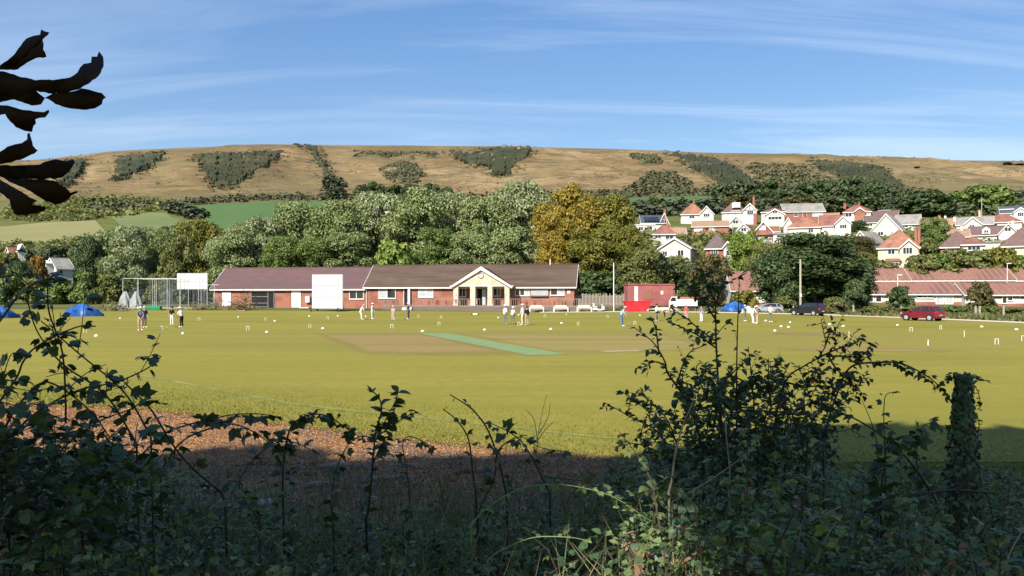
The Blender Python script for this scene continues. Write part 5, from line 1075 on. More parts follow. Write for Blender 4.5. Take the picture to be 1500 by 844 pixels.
# ---------------------------------------------------------------- cars
def car(px, py, ang, paint, label, Ln=4.0, W=1.72, H=1.46, suv=False):
    g = G(px, py); root = empty('parked_car', (g.x, g.y, .035), ang, label=label, cat='car', group='cars parked on the track')
    l = Ln/2; hw = W/2; bz = .98 if not suv else 1.05
    prof = [(-l+.03, .26), (-l, .45), (-l+.02, .72), (-l+.09, bz), (l*.47, bz), (l*.84, bz-.15), (l*.97, .68), (l, .45), (l-.04, .24)]
    secs = [(-hw, .93, .05), (-hw+.10, 1.0, 0), (hw-.10, 1.0, 0), (hw, .93, .05)]
    V = []; n = len(prof)
    for y, s, dz in secs:
        for x, z in prof: V.append((x*(s if abs(x) > l*.8 else 1), y, z-dz*(z > .6)+dz*(z < .3)))
    Fs = [tuple(range(n)), tuple(range(4*n-1, 3*n-1, -1))]+[(k*n+i, k*n+(i+1) % n, (k+1)*n+(i+1) % n, (k+1)*n+i) for k in range(3) for i in range(n)]
    body = MB().add(V, Fs).build('body', paint, root)
    xb0, xb1, xt0, xt1 = -l+.10, l*.50, -l+.62, -l*.02; hb, ht = hw-.06, hw-.24
    zt_ = H-.05
    gv = [(xb0,-hb,bz-.01),(xb1,-hb,bz-.01),(xb1,hb,bz-.01),(xb0,hb,bz-.01),(xt0,-ht,zt_),(xt1,-ht,zt_),(xt1,ht,zt_),(xt0,ht,zt_)]
    MB().add(gv, [(0,3,2,1),(4,5,6,7),(0,1,5,4),(1,2,6,5),(2,3,7,6),(3,0,4,7)]).build('windows', M['glass'], root)
    MB().add([(xt0-.08,-ht-.01,zt_-.03),(xt1+.05,-ht-.01,zt_-.03),(xt1+.05,ht+.01,zt_-.03),(xt0-.08,ht+.01,zt_-.03),(xt0+.05,-ht+.12,H),(xt1-.1,-ht+.12,H),(xt1-.1,ht-.12,H),(xt0+.05,ht-.12,H)], [(0,3,2,1),(4,5,6,7),(0,1,5,4),(1,2,6,5),(2,3,7,6),(3,0,4,7)]).build('roof', paint, root)
    for s in (-1, 1):
        for a, b, r_ in (((xb0, xt0), 0, .07), ((xb1, xt1), 0, .045), ((-.12*l, -.16*l), 0, .04), ((-.62*l, -.55*l), 0, .055)):
            MB().tube([(a[0], s*(hb+.005), bz-.02), (a[1], s*(ht+.01), zt_-.01)], r_, 5).build('pillar', paint, root)
    for xx in (-l*.62, l*.64):
        for s in (-1, 1):
            ar = MB().tube([(xx, s*(hw-.12), .33), (xx, s*(hw+.012), .33)], .385, 18).build('wheel_arch', M['tyre'], root)
            wh = MB().tube([(xx, s*(hw-.2), .31), (xx, s*(hw+.03), .31)], .31, 18).build('wheel', M['tyre'], root)
            MB().tube([(xx, s*(hw+.01), .31), (xx, s*(hw+.04), .31)], .205, 12).build('rim', M['rim'], wh)
    for s in (-1, 1):
        MB().box(-l-.012, -l+.22, s*(hw-.16)-.13, s*(hw-.16)+.13, .74, .95).build('tail_light', M['tail'], root)
        MB().box(l*.88, l*.985, s*(hw-.22)-.14, s*(hw-.22)+.14, .62, .76).build('headlight', M['lamp'], root)
        MB().box(l*.32, l*.42, s*hw-.02 if s > 0 else s*hw-.16, s*hw+.16 if s > 0 else s*hw+.02, bz-.02, bz+.13).build('wing_mirror', paint, root)
        MB().box(-.1, .08, s*(hw+.004)-.012, s*(hw+.004)+.012, .80, .83).build('door_handle', paint, root)
    MB().box(-l-.02, -l+.02, -.26, .26, .50, .61).build('number_plate', M['ball_y'], root); MB().box(-l-.03, -l+.1, -hw+.06, hw-.06, .27, .46).build('bumper', M['tyre'] if suv else paint, root)
    return root
car(1351, 470.0, math.atan2(.972, -.235)+.35, M['red_car'], 'dark red hatchback parked on the gravel track', 3.75, 1.7, 1.48)
car(1183, 462.3, math.atan2(.95, -.42)+.25, M['black_car'], 'black car parked below the wooden pole', 4.35, 1.82, 1.62, True)
car(1123, 459.6, math.atan2(.6, -.8)+.55, M['silver_car'], 'silver car parked left of the black one', 4.3, 1.78, 1.45)
vn = frame_at('pickup_truck', 1001, 115, -.2, label='white tipper truck with orange red cab top behind the twigs, right of the container', cat='truck')
MB().box(-.9, 2.0, -.9, .9, .7, 1.7).build('load_bed', M['white'], vn); MB().prism([(-2.1, .55), (-.95, .55), (-.95, 2.1), (-1.7, 2.1), (-2.1, 1.35)], 'y', -.88, .88).build('cab', M['white'], vn)
MB().box(-1.72, -.93, -.9, .9, 2.103, 2.25).build('cab_roof', M['skip'], vn); MB().prism([(-1.95, 1.4), (-1.1, 1.4), (-1.1, 1.98), (-1.68, 1.98)], 'y', -.91, -.885).build('side_window', M['glass'], vn)
for xx in (-1.5, 1.2):
    for s in (-1, 1): MB().tube([(xx, s*.75, .38), (xx, s*.93, .38)], .38, 14).build('wheel', M['tyre'], vn)
MB().box(-2.0, 2.0, -.5, .5, .4, .69).build('chassis', M['tyre'], vn)
MB().box(-.5, 1.4, -.7, .7, 1.55, 2.05).build('load', M['roof_orange'], vn)
heap('sand_heap', 975, 114, 2.4, 1.2, .55, 'stone', 'low pale heap of sand right of the skip', 'heap', 5)
heap('rubble_sack', 1096, 109, .8, .6, .9, 'cream_pale', 'pale sack left of the silver car', 'sack', 6)

# ---------------------------------------------------------------- people (continuous skinned bodies)
def person(px, py, face, pose, top, bottom, label, hgt=1.70, hat=None, hair='hair_grey', shorts=False, base=None, mallet=False, sleeves='skin', Y=None):
    if Y is None: g = G(px, py); z0 = .015
    else: g = P(px, 0, Y); z0 = base
    s = hgt/1.72
    ln = {'stand': .05, 'walk': .06, 'bend': .55, 'lean': .28}[pose]
    hip = Vector((-.16*ln/.55 if pose == 'bend' else -.05*ln, 0, .93)); up = Vector((math.sin(ln), 0, math.cos(ln)))
    chest = hip+up*.30; nb = hip+up*.50; hd = nb+Vector((math.sin(ln*1.1), 0, math.cos(ln*1.1)))*.13; ht = hd+Vector((math.sin(ln), 0, math.cos(ln)))*.13
    st = .0 if pose != 'walk' else .20
    J = {'pel': hip, 'waist': hip+up*.15, 'chest': chest, 'nb': nb, 'head': hd, 'crown': ht}
    for sd_, nm in ((1, 'l'), (-1, 'r')):
        f = st*sd_
        J['hip'+nm] = hip+Vector((0, .09*sd_, -.06)); J['kn'+nm] = Vector((hip.x*.4+f*.6+.03, .105*sd_, .50)); J['an'+nm] = Vector((f-.02, .11*sd_, .085)); J['to'+nm] = Vector((f+.16, .13*sd_, .035))
        sh = nb+Vector((0, .17*sd_, -.05)); J['sh'+nm] = sh
        if pose in ('bend', 'lean') or mallet:
            J['el'+nm] = sh+Vector((.10, .03*sd_, -.27)); J['wr'+nm] = Vector((sh.x+.26, .045*sd_, sh.z-.48)); J['ha'+nm] = J['wr'+nm]+Vector((.05, -.02*sd_, -.08))
        elif pose == 'walk':
            J['el'+nm] = sh+Vector((-.05-f*.5, .05*sd_, -.27)); J['wr'+nm] = J['el'+nm]+Vector((.08-f*.3, 0, -.24)); J['ha'+nm] = J['wr'+nm]+Vector((.02, 0, -.09))
        else:
            J['el'+nm] = sh+Vector((.0, .07*sd_, -.28)); J['wr'+nm] = J['el'+nm]+Vector((.14, -.03*sd_, -.20)); J['ha'+nm] = J['wr'+nm]+Vector((.06, -.02*sd_, -.06))
    rad = {'pel': (.155,.13), 'waist': (.145,.115), 'chest': (.17,.125), 'nb': (.07,.065), 'head': (.085,.095), 'crown': (.075,.085)}
    for nm in 'lr': rad.update({'hip'+nm: (.105,.10), 'kn'+nm: (.068,.068), 'an'+nm: (.05,.05), 'to'+nm: (.05,.035), 'sh'+nm: (.07,.07), 'el'+nm: (.048,.048), 'wr'+nm: (.033,.033), 'ha'+nm: (.038,.03)})
    names = list(J); ix = {k: i for i, k in enumerate(names)}
    bones = [('pel','waist','top'),('waist','chest','top'),('chest','nb','top'),('nb','head','skin'),('head','crown','skin')]
    for nm in 'lr': bones += [('pel','hip'+nm,'bot'),('hip'+nm,'kn'+nm,'bot'),('kn'+nm,'an'+nm,'shin'),('an'+nm,'to'+nm,'shoe'),('chest','sh'+nm,'top'),('sh'+nm,'el'+nm,'top'),('el'+nm,'wr'+nm,'fore'),('wr'+nm,'ha'+nm,'skin')]
    me = bpy.data.meshes.new('person'); me.from_pydata([J[k]*s for k in names], [(ix[a], ix[b]) for a, b, _ in bones], [])
    o = bpy.data.objects.new('person_skeleton', me); col.objects.link(o)
    o.modifiers.new('Skin', 'SKIN'); ss = o.modifiers.new('Sub', 'SUBSURF'); ss.levels = 1; ss.render_levels = 1
    for i, k in enumerate(names): me.skin_vertices[0].data[i].radius = (rad[k][0]*s, rad[k][1]*s); me.skin_vertices[0].data[i].use_root = (k == 'pel')
    dg = bpy.context.evaluated_depsgraph_get(); m2 = bpy.data.meshes.new_from_object(o.evaluated_get(dg)); bpy.data.objects.remove(o, do_unlink=True); bpy.data.meshes.remove(me)
    m2.name = 'person_body'; m2.materials.clear()
    mm = {'top': M[top], 'bot': M[bottom], 'shin': M['skin'] if shorts else M[bottom], 'shoe': M['c_white'], 'fore': M[sleeves], 'skin': M['skin']}; keys = list(mm)
    for k in keys: m2.materials.append(mm[k])
    seg = [(J[a]*s, J[b]*s, keys.index(c)) for a, b, c in bones]
    for p in m2.polygons:
        best = 1e9
        for a, b, c in seg:
            d = b-a; t = max(0, min(1, (p.center-a).dot(d)/max(d.length_squared, 1e-9))); q = (p.center-a-d*t).length
            if q < best: best = q; p.material_index = c
        p.use_smooth = True
    root = obj('person', m2, None, loc=(g.x, g.y, z0), rot=(0, 0, face), label=label, cat='person', group='croquet players on the field')
    def blob(nm, c, r, m, squash=1.0, cut=-1.0, brim=0):
        V = []; n, k = 12, 7
        for j in range(k):
            f = j/(k-1); ph = cut*(1-f)*math.pi/2*.6+f*math.pi/2
            for i in range(n): t = 6.283*i/n; V.append((c.x+r*math.cos(ph)*math.cos(t), c.y+r*math.cos(ph)*math.sin(t), c.z+r*squash*math.sin(ph)))
        mb = MB().add(V, [(j*n+i, j*n+(i+1) % n, (j+1)*n+(i+1) % n, (j+1)*n+i) for j in range(k-1) for i in range(n)]+[tuple(range(n-1, -1, -1))])
        if brim: mb.tube([(c.x, c.y, c.z-.005), (c.x, c.y, c.z+.015)], brim, 14)
        mb.build(nm, M[m], root, True)
    hc = (hd*.45+ht*.55)*s
    if hat: blob('hat', hc+Vector((0, 0, .045)), .115, hat, .9, 0.0, .18)
    else: blob('hair', hc+Vector((-.018, 0, .025)), .112, hair, 1.0, -.35)
    fc = MB(); fx = hc+Vector((.088, 0, -.03)); fc.tube([fx+Vector((-.01, 0, .02)), fx+Vector((.022, 0, -.03))], [.01, .016], 5); fc.build('nose', M['skin'], root)
    for sd_ in (-1, 1): MB().box(fx.x-.012, fx.x+.004, sd_*.032-.008, sd_*.032+.008, fx.z+.015, fx.z+.027).build('eye', M['dark'], root)
    if mallet:
        c_, s_ = math.cos(face), math.sin(face); h0 = J['har']*s
        tw = lambda v: (g.x+v.x*c_-v.y*s_, g.y+v.x*s_+v.y*c_, z0)
        bx_ = tw(Vector((h0.x+.14, 0, 0))); ml = empty('croquet_mallet', bx_, face, label='croquet mallet held by the '+' '.join(label.split()[:11]), cat='mallet', group='croquet mallets')
        MB().tube([(-.14, 0, h0.z+.05), (0, 0, .06)], .014, 6).build('shaft', M['stem_pale'], ml); MB().box(-.13, .13, -.03, .03, .0, .075).build('head', M['bark'], ml)
    return root
person(205.5,485,R(-60),'lean','c_greyblue','c_khaki','player in grey blue shirt and beige shorts with pale hat, left of the nets',1.72,'c_white',shorts=True,mallet=True)
person(211.5,480.5,R(-40),'stand','c_navy','c_greyblue','player in dark blue standing close behind the one in beige shorts',1.68)
person(252,476.5,R(-100),'stand','c_black','c_white','player in black top and white trousers',1.6,hair='hair_dark')
person(266,480,R(160),'lean','c_white','c_black','player in white top and black trousers',1.62,'c_white',mallet=True)
person(530,469,R(20),'bend','c_white','c_white','player all in white bending right of the sight screen',1.7,sleeves='c_white',mallet=True)
person(545.5,468,R(-20),'stand','c_white','c_paleblue','upright player in white, second right of the sight screen',1.72,'c_white',sleeves='c_white')
person(576,470,R(-95),'stand','c_pink','c_cream','player in pink top and cream trousers',1.5,mallet=True)
person(598.5,468,R(170),'stand','c_navy','c_navy','player in dark navy with white hat before the pavilion door',1.75,'c_white',mallet=True)
person(739.5,475.5,R(40),'stand','c_white','c_grey','leftmost of the group of four, white shirt and grey trousers',1.70,'c_white')
person(750.5,475.5,R(60),'lean','c_white','c_grey','short player of the group of four, white shirt and dark trousers',1.55,'c_white',mallet=True)
person(766,476.5,R(150),'stand','c_white','c_cream','player of the group of four in white shirt and cream trousers',1.78,'c_white',sleeves='c_white')
person(772,477,R(120),'stand','c_black','c_khaki','player of the group of four in dark top, rightmost',1.62,hair='hair_dark')
person(912,478.5,R(-20),'bend','c_skyblue','c_blue','stooping player in light blue shirt and blue trousers with pale cap',1.72,'c_skyblue',mallet=True)
person(961.5,470.5,R(20),'walk','c_white','c_grey','player in white shirt and black hat in front of the container',1.7,'c_black',mallet=True)
person(1005,468,R(80),'stand','c_red','c_pink','player in red and pink behind the twigs',1.6)
person(1027.5,471.5,R(-150),'stand','c_grey','c_white','player in grey top and white trousers behind the shrub',1.65)
person(1103.5,474.5,R(0),'bend','c_white','c_white','stooping player in white left of the silver car',1.66,'c_white',sleeves='c_white')
person(1109,474.5,R(180),'stand','c_grey','c_pink','player in grey top and pinkish trousers beside the stooping one',1.62)
person(1128.5,472.5,R(-70),'stand','c_white','c_grey','player in white shirt and black hat in front of the silver car',1.74,'c_black')
person(1091,471,R(-60),'stand','c_teal','c_grey','player in dark teal behind the thin upright twig',1.6)
person(668,0,R(-80),'stand','c_white','c_grey','person in white shirt standing on the deck at the porch',1.68,base=DK,Y=117.6)

# ---------------------------------------------------------------- croquet hoops, pegs and white markers
hm = MB().tube([(-.11,0,-.02),(-.11,0,.31)], .022, 6).mesh('upright'); hc_ = MB().tube([(-.125,0,.315),(.125,0,.315)], .024, 6).mesh('crown')
def hoop(px, py, label, rz=0):
    g = G(px, py); t = empty('croquet_hoop', (g.x, g.y, .012), rz, label=label, cat='croquet hoop', group='white croquet hoops')
    t.scale = (.85, .85, .9); obj('upright', hm, M['hoop'], t); obj('upright', hm, M['hoop'], t, loc=(.22, 0, 0)); obj('crossbar', hc_, M['hoop'], t)
for px, py, lb, rz in [(124.7,488,'below the blue covered heap',.1),(236.7,484,'between the two pairs of players at left',.3),(291.7,470,'before the brush pile',.2),(363,484.5,'below the left gable of the pavilion',.1),(389,470,'below the open store',.5),(480,468,'right under the sight screen',.3),(454,480.5,'left below the sight screen wheel',.8),(574,481,'in front of the pink player',.1),(613,465,'right of the navy player',.4),(646,467,'farther one of the pair left of the porch',.2),(643,477,'nearer one of the pair left of the porch',.3),(760,477.5,'at the feet of the group of four',.1),(798,465,'in front of the first cream bench',.2),(847,477,'below the third cream bench',.6),(890,466,'left of the stooping blue player, far',.2),(930,476,'right of the stooping blue player',.2),(981.7,472,'behind the top of the right shrub',.3),(1218.7,485,'behind the upper twigs of the right shrub',.2),(1334.7,486,'below the red car bonnet',.1),(1378,483,'right below the red car tail',.4),(1460,505,'nearest big one at the right',.1),(1499,500,'cut by the right edge',.1),(1359.5,506.5,'thin one below the red car, near the worn strip',1.2)]:
    hoop(px, py, 'white croquet hoop '+lb, rz)
mk = MB()
n = 14; Vv = []
for j, (r_, z) in enumerate(((.14, 0), (.135, .02), (.10, .075), (.05, .115))):
    for i in range(n): t = 6.283*i/n; Vv.append((r_*math.cos(t), r_*math.sin(t)*.8, z))
mk.add(Vv, [(j*n+i, j*n+(i+1) % n, (j+1)*n+(i+1) % n, (j+1)*n+i) for j in range(3) for i in range(n)]+[tuple(range(3*n, 4*n))]); mk = mk.mesh('marker', True)
for px, py, lb in [(141,493,'lower right of the blue heap'),(176,467,'left of the rubble sticks'),(268,489.5,'below the player in black trousers'),(349,465,'under the timber offcut'),(391,487.5,'below the open store, near'),(402.5,471,'below the open store, far'),(453,463.5,'at the left wheel of the sight screen'),(495,463.5,'at the right wheel of the sight screen'),(473,482,'well below the sight screen'),(536,464,'between the two white players'),(619,486,'at the far end of the green wicket'),(710,484,'below the porch'),(730,466,'left of the group of four'),(759.5,462,'behind the group of four'),(829.7,461.5,'before the middle bench'),(822.5,474,'below the middle bench'),(807,483,'right of the green wicket, far'),(894.7,460.5,'left of the skip'),(937.5,462.5,'before the red skip'),(1121.7,470.5,'left of the player with the black hat by the cars'),(1144,479,'left one of the three below the black car'),(1155,480,'middle one of the three below the black car'),(1157.5,473,'farthest one of the three below the black car'),(1135,485.5,'near one left below the black car'),(1215,476,'right below the black car'),(1235,478.5,'second right below the black car'),(1314.5,477,'left below the red car'),(1438,479.5,'right of the red car by the track'),(1489,483.5,'near the right edge by the track')]:
    g = G(px, py); t = empty('ground_marker', (g.x, g.y, .013), random.random()*6, label='small white ground marker '+lb, cat='marker', group='white ground markers'); obj('dome', mk, M['white'], t)
def ball(px, py, m, label):
    g = G(px, py); V = []; n, k = 12, 8
    for j in range(k+1):
        for i in range(n): a = math.pi*j/k-math.pi/2; t = 6.283*i/n; V.append((.05*math.cos(a)*math.cos(t), .05*math.cos(a)*math.sin(t), .05+.05*math.sin(a)))
    obj('croquet_ball', MB().add(V, [(j*n+i, j*n+(i+1) % n, (j+1)*n+(i+1) % n, (j+1)*n+i) for j in range(k) for i in range(n)]).mesh('ball', True), M[m], loc=(g.x, g.y, .015), label=label, cat='ball')
ball(244.7, 480.5, 'ball_y', 'yellow croquet ball right of the hoop between the player pairs')
for px, py, lb in [(1412.5,494,'slim peg on the grass right of the red car'),(1243.7,495.5,'slim peg beyond the right shrub twigs')]:
    g = G(px, py); t = empty('croquet_peg', (g.x, g.y, 0), 0, label=lb, cat='peg', group='croquet pegs'); MB().tube([(0,0,0),(0,0,.36)], .022, 6).build('post', M['hoop'], t); MB().tube([(0,0,.361),(0,0,.42)], .024, 6).build('top_band', M['ball_y'], t)
g = G(696, 462); t = empty('line_marker', (g.x, g.y, .012), 0, label='small dark and white wheeled marker on the grass below the porch', cat='marker'); MB().box(-.3, .3, -.15, .15, .08, .24).build('tank', M['white'], t)
for xx in (-.42, .42): MB().tube([(xx-.06, 0, .11), (xx+.06, 0, .11)], .11, 10).build('wheel', M['tyre'], t)
# ---------------------------------------------------------------- foreground: leaf shapes
def leaf_outline(n=7, wid=.36, serr=.06, seed=0, belly=.42):
    """one leaf blade from (0,0) to (0,1): midrib raised as a fold, toothed edge"""
    rs = np.random.default_rng(seed); V = [(0, 0, 0)]; t = np.linspace(0, 1, n+2)[1:-1]
    for q in t:
        w_ = wid*math.sin(math.pi*q**.75)**.8*(1+serr*(rs.random()-.5)*4); droop = -.16*q*q
        V += [(-w_, q-.03, droop+.10*w_/wid*.9), (0, q, droop-.0), (w_, q-.03, droop+.10*w_/wid*.9)]
    V.append((0, 1, -.2)); F_ = [(0, 2, 1), (0, 3, 2)]
    for i in range(n-1):
        a = 1+3*i; b = a+3; F_ += [(a, a+1, b+1), (a, b+1, b), (a+1, a+2, b+2), (a+1, b+2, b+1)]
    a = 1+3*(n-1); F_ += [(a, a+1, 3*n+1), (a+1, a+2, 3*n+1)]
    return np.array(V, float), F_
def compound(k, n, seed, spread=1.0, wid=.36, stalk=.35):
    """bramble leaf: k leaflets on one stalk"""
    rs = np.random.default_rng(seed); V = []; F_ = []
    sp = [0, 62, -62, 108, -108][:k]; sz = [1, .82, .82, .6, .6]
    for j in range(k):
        v, f = leaf_outline(n, wid, .07, seed*7+j); a = R(sp[j]*spread+rs.normal()*8); c, s = math.cos(a), math.sin(a)
        v = v*sz[j]*.62; q = v.copy(); q[:, 0] = v[:, 0]*c+v[:, 1]*s; q[:, 1] = -v[:, 0]*s+v[:, 1]*c
        q[:, 2] += rs.normal()*.02-(.12 if j else 0)*np.linalg.norm(q[:, :2], axis=1); q[:, 1] += stalk if j < 3 else stalk*.9
        o = len(V); V += [tuple(x) for x in q]; F_ += [tuple(i+o for i in g) for g in f]
    o = len(V); V += [(-.012, 0, 0), (.012, 0, 0), (.012, stalk, 0), (-.012, stalk, 0)]; F_ += [(o, o+1, o+2), (o, o+2, o+3)]
    return np.array(V, float), F_
TPL = {
 'bramble': [compound(3, 5, 1), compound(3, 5, 2, .9), compound(5, 4, 3), compound(3, 5, 4, 1.1)],
 'bramble_lite': [compound(3, 2, 31), compound(3, 2, 32, .9), compound(5, 1, 33), compound(3, 2, 34, 1.1)],
 'oval_lite': [leaf_outline(2, .30, .05, 35), leaf_outline(2, .36, .05, 36), leaf_outline(2, .42, .03, 37)],
 'single': [leaf_outline(4, .30, .05, 5), leaf_outline(4, .36, .05, 6), leaf_outline(4, .26, .03, 7)],
 'ivy': [compound(3, 2, 8, .75, .5, .25), compound(3, 2, 9, .8, .45, .25)],
 'small': [leaf_outline(2, .33, .02, 11), leaf_outline(2, .38, .02, 12)],
 'broad': [compound(5, 6, 21, .62, .42, .22), compound(3, 6, 22, .7, .5, .22), compound(5, 6, 23, .7, .40, .25)],
}
TMESH = {k: [npmesh(k+'_leaf', v, np.array(f)) for v, f in t] for k, t in TPL.items()}
def leaf_frame(d, up, roll=0):
    """matrix whose y points along d, z roughly up"""
    y = Vector(d).normalized(); x = y.cross(Vector(up))
    if x.length < 1e-4: x = y.cross(Vector((1, 0, 0)))
    x.normalize(); z = x.cross(y); m = Matrix((x, y, z)).transposed()
    return m @ Matrix.Rotation(roll, 3, 'Y')
def bake(name, items, tkind, m, parent, **k):
    """items (loc, 3x3, size, variant) -> one joined mesh"""
    Vs, Fs, o = [], [], 0
    for vi in range(len(TPL[tkind])):
        sel = [q for q in items if q[3] % len(TPL[tkind]) == vi]
        if not sel: continue
        v, f = TPL[tkind][vi]; f = np.array(f)
        Lc = np.array([tuple(q[0]) for q in sel]); Rm = np.array([np.array(q[1]) for q in sel]); S = np.array([q[2] for q in sel])
        W = np.einsum('nij,kj->nki', Rm, v)*S[:, None, None]+Lc[:, None]
        Vs.append(W.reshape(-1, 3)); Fs.append((np.arange(len(sel))[:, None, None]*len(v)+f[None]).reshape(-1, 3)+o); o += len(sel)*len(v)
    return obj(name, npmesh(name, np.concatenate(Vs), np.concatenate(Fs)), m, parent, **k)
def smooth_path(pts, n=8):
    pts = [Vector(p) for p in pts]; q = [pts[0]*2-pts[1]]+pts+[pts[-1]*2-pts[-2]]; out = []
    for i in range(1, len(q)-2):
        for j in range(n):
            t = j/n; a, b, c, d = q[i-1], q[i], q[i+1], q[i+2]
            out.append(.5*((2*b)+(-a+c)*t+(2*a-5*b+4*c-d)*t*t+(-a+3*b-3*c+d)*t**3))
    out.append(pts[-1]); return out
def along(path, step, rnd, start=0):
    acc = 0; nxt = start+step*rnd.random(); res = []
    for a, b in zip(path[:-1], path[1:]):
        l = (b-a).length
        while nxt < acc+l:
            t = (nxt-acc)/l; res.append((a.lerp(b, t), (b-a).normalized(), nxt)); nxt += step*(.6+.8*rnd.random())
        acc += l
    return res
def to_ground(path):
    p = path[0]; z = gz(p.x, p.y)
    return ([Vector((p.x+.02, p.y+.03, z-.05)), Vector((p.x+.01, p.y+.01, (z+p.z)/2))] if p.z > z+.03 else [])+path
class Plant:
    """stems and leaves gathered, then built as one thing: stem part, single leaves as parts, the dense rest joined"""
    def __init__(s, name, label, cat, seed, group=None):
        s.name, s.label, s.cat, s.group = name, label, cat, group; s.rnd = random.Random(seed); s.st = []; s.lv = []
    def stem(s, pts, r0, r1, leaf=None, step=.05, size=(.05, .07), start=0, ground=False, side=0, slen=(.1, .2), up=.3, keep=True, spread=.9, sleaf=True):
        """pts: (px,py,depth) or Vectors"""
        path = smooth_path([P(*p) if not isinstance(p, Vector) else p for p in pts])
        if ground: path = to_ground(path)
        s.st.append((path, r0, r1))
        if leaf:
            for p, d, t in along(path, step, s.rnd, start): s.leaf(p, d, leaf, size, up, spread)
        tot = sum((b-a).length for a, b in zip(path[:-1], path[1:]))
        if side:
            rnd = s.rnd
            for p, d, t in along(path, tot/side, rnd, start+tot*.06):
                v = Vector((rnd.gauss(0, 1), rnd.gauss(0, .8), rnd.gauss(.25, .7))); v = (v-d*v.dot(d)*.6).normalized()
                v = (v*.8+d*.7).normalized(); l = rnd.uniform(*slen)
                q = [p, p+v*l*.5+Vector((0, 0, .03*l)), p+v*l+Vector((0, 0, rnd.gauss(-.02, .08)*l*2))]
                s.stem(q, max(r1*.9, r0*.35), r1*.5, leaf if sleaf else None, step, size, .01, up=up, keep=keep, spread=spread)
        return path
    def leaf(s, p, d, kind, size, up=.3, spread=.9):
        rnd = s.rnd; a = Vector((rnd.gauss(0, 1), rnd.gauss(0, 1), rnd.gauss(0, .5))); a = a-d*a.dot(d)*.5
        v = (a.normalized()*spread+d*.45+Vector((0, 0, -.15))).normalized()
        upv = Vector((rnd.gauss(0, .5), rnd.gauss(0, .5), 1))
        s.lv.append((p, leaf_frame(v, upv, rnd.gauss(0, .4)), rnd.uniform(*size), rnd.randrange(12), kind))
    def build(s, leafmat_='fg_obj', dense='fg', stemm='stem', single=280, sides=4):
        p0 = s.st[0][0][0]; base = Vector((p0.x, p0.y, gz(p0.x, p0.y)))
        root = empty(s.name, base, 0, label=s.label, cat=s.cat, group=s.group)
        mb = MB()
        for path, r0, r1 in s.st:
            n = len(path); mb.tube([p-base for p in path], [r0+(r1-r0)*i/(n-1) for i in range(n)], sides)
        mb.build('stem', M[stemm], root, True)
        # the leaves standing clearest (highest, outermost) are single parts
        lv = sorted(s.lv, key=lambda q: -q[2]*(1+max(0, q[0].z-base.z)*1.0)); one, rest = lv[:single], lv[single:]
        for p, m3, sz, k, kd in one:
            ms = TMESH[kd]; mm = m3.to_4x4(); mm.translation = p-base
            o = obj('leaf', ms[k % len(ms)], L[leafmat_], root); o.matrix_local = mm @ Matrix.Scale(sz, 4)
        for kd in sorted({q[4] for q in rest}):
            bake('foliage', [(q[0]-base, q[1], q[2], q[3]) for q in rest if q[4] == kd], kd, L[dense], root, kind='stuff')
        return root

# ---- bramble canes across the middle
gc = 'bramble canes in the foreground'
def cane(label, pts, r=.006, step=.06, size=(.05, .075), seed=1, start=.3, leafk='bramble', lm='fg_obj', stemm='stem', group=gc, name='bramble_cane', kf=1.25, **k):
    pl = Plant(name, label, 'bramble', seed, group); pl.stem(pts, r, r*.45, leafk, step*.72, (size[0]*kf, size[1]*kf), start, ground=True, **k); return pl.build(lm, 'fg', stemm)
D = 4.3
cane('upright bramble cane bending over to the right below the sight screen', [(414,719,D),(415,681,D),(419,651,D),(426,626,D),(440,613,D),(459,607,D),(478,609,D+.1),(496,619,D+.1),(522,638,D+.2)], .0065, .034, (.055,.085), 1, .32)
cane('long low bramble arch rising from the dark left corner', [(150,735,3.9),(181,702,3.9),(194,680,3.9),(238,638,4.0),(260,627,4),(300,616,4.1),(313,615,4.1),(331,609,4.2),(371,606,4.2),(412,611,4.2)], .006, .055, (.06,.09), 2, .35)
cane('second bramble arch below the long one, drooping right', [(235,690,4.1),(269,645,4.1),(322,624,4.1),(350,623.5,4.1),(383,640,4.1),(415,668,4.1)], .0055, .05, (.055,.085), 3, .15)
cane('straight dark stem falling from the left shrub to the ground', [(330,735,3.6),(322,720,3.6),(307,708,3.5),(275,679,3.4),(250,647,3.3),(221,600,3.1),(182,560,3.0)], .007, .12, (.05,.07), 4, .5)
cane('short curved bramble tip left of the two bare tips', [(697,722,D),(692,689,D),(686,643,D),(669,616,D),(649,599,D)], .006, .09, (.028,.05), 5, .25)
cane('bramble cane leaning left with a budded tip', [(742,725,D),(730,674,D),(715,631,D),(696,604,D),(680,591,D),(659,578,D)], .0062, .065, (.03,.05), 6, .2)
cane('bramble cane crossing toward the white boundary line', [(805,722,D),(800,712,D),(772,658,D),(749,635,D),(719,620,D)], .0058, .05, (.045,.07), 7, .1)
cane('thin bramble leaning right beside the dry stalks', [(700,760,4),(705,740,4),(724,700,4.1),(730,660,4.1),(762,640,4.2),(790,655,4.2),(830,662,4.2)], .005, .06, (.045,.07), 8, .3)
cane('low bramble cane behind the arching one', [(380,760,4),(360,735,4.1),(352,700,4.2),(392,655,4.3),(430,648,4.3),(470,668,4.3)], .005, .055, (.05,.075), 9, .3)
cane('bramble shoot left of the sprouting sapling', [(488,770,4),(486,740,4.1),(492,690,4.2),(512,650,4.3),(540,640,4.3),(575,668,4.3)], .005, .05, (.045,.07), 10, .25)
cane('bramble shoot right of the sprouting sapling', [(590,770,4),(600,740,4.1),(596,690,4.2),(590,650,4.3),(604,640,4.3),(640,658,4.3)], .0045, .06, (.04,.06), 12, .25)
sp = Plant('sapling', 'leafy sapling shoot standing alone in the middle foreground', 'sapling', 11)
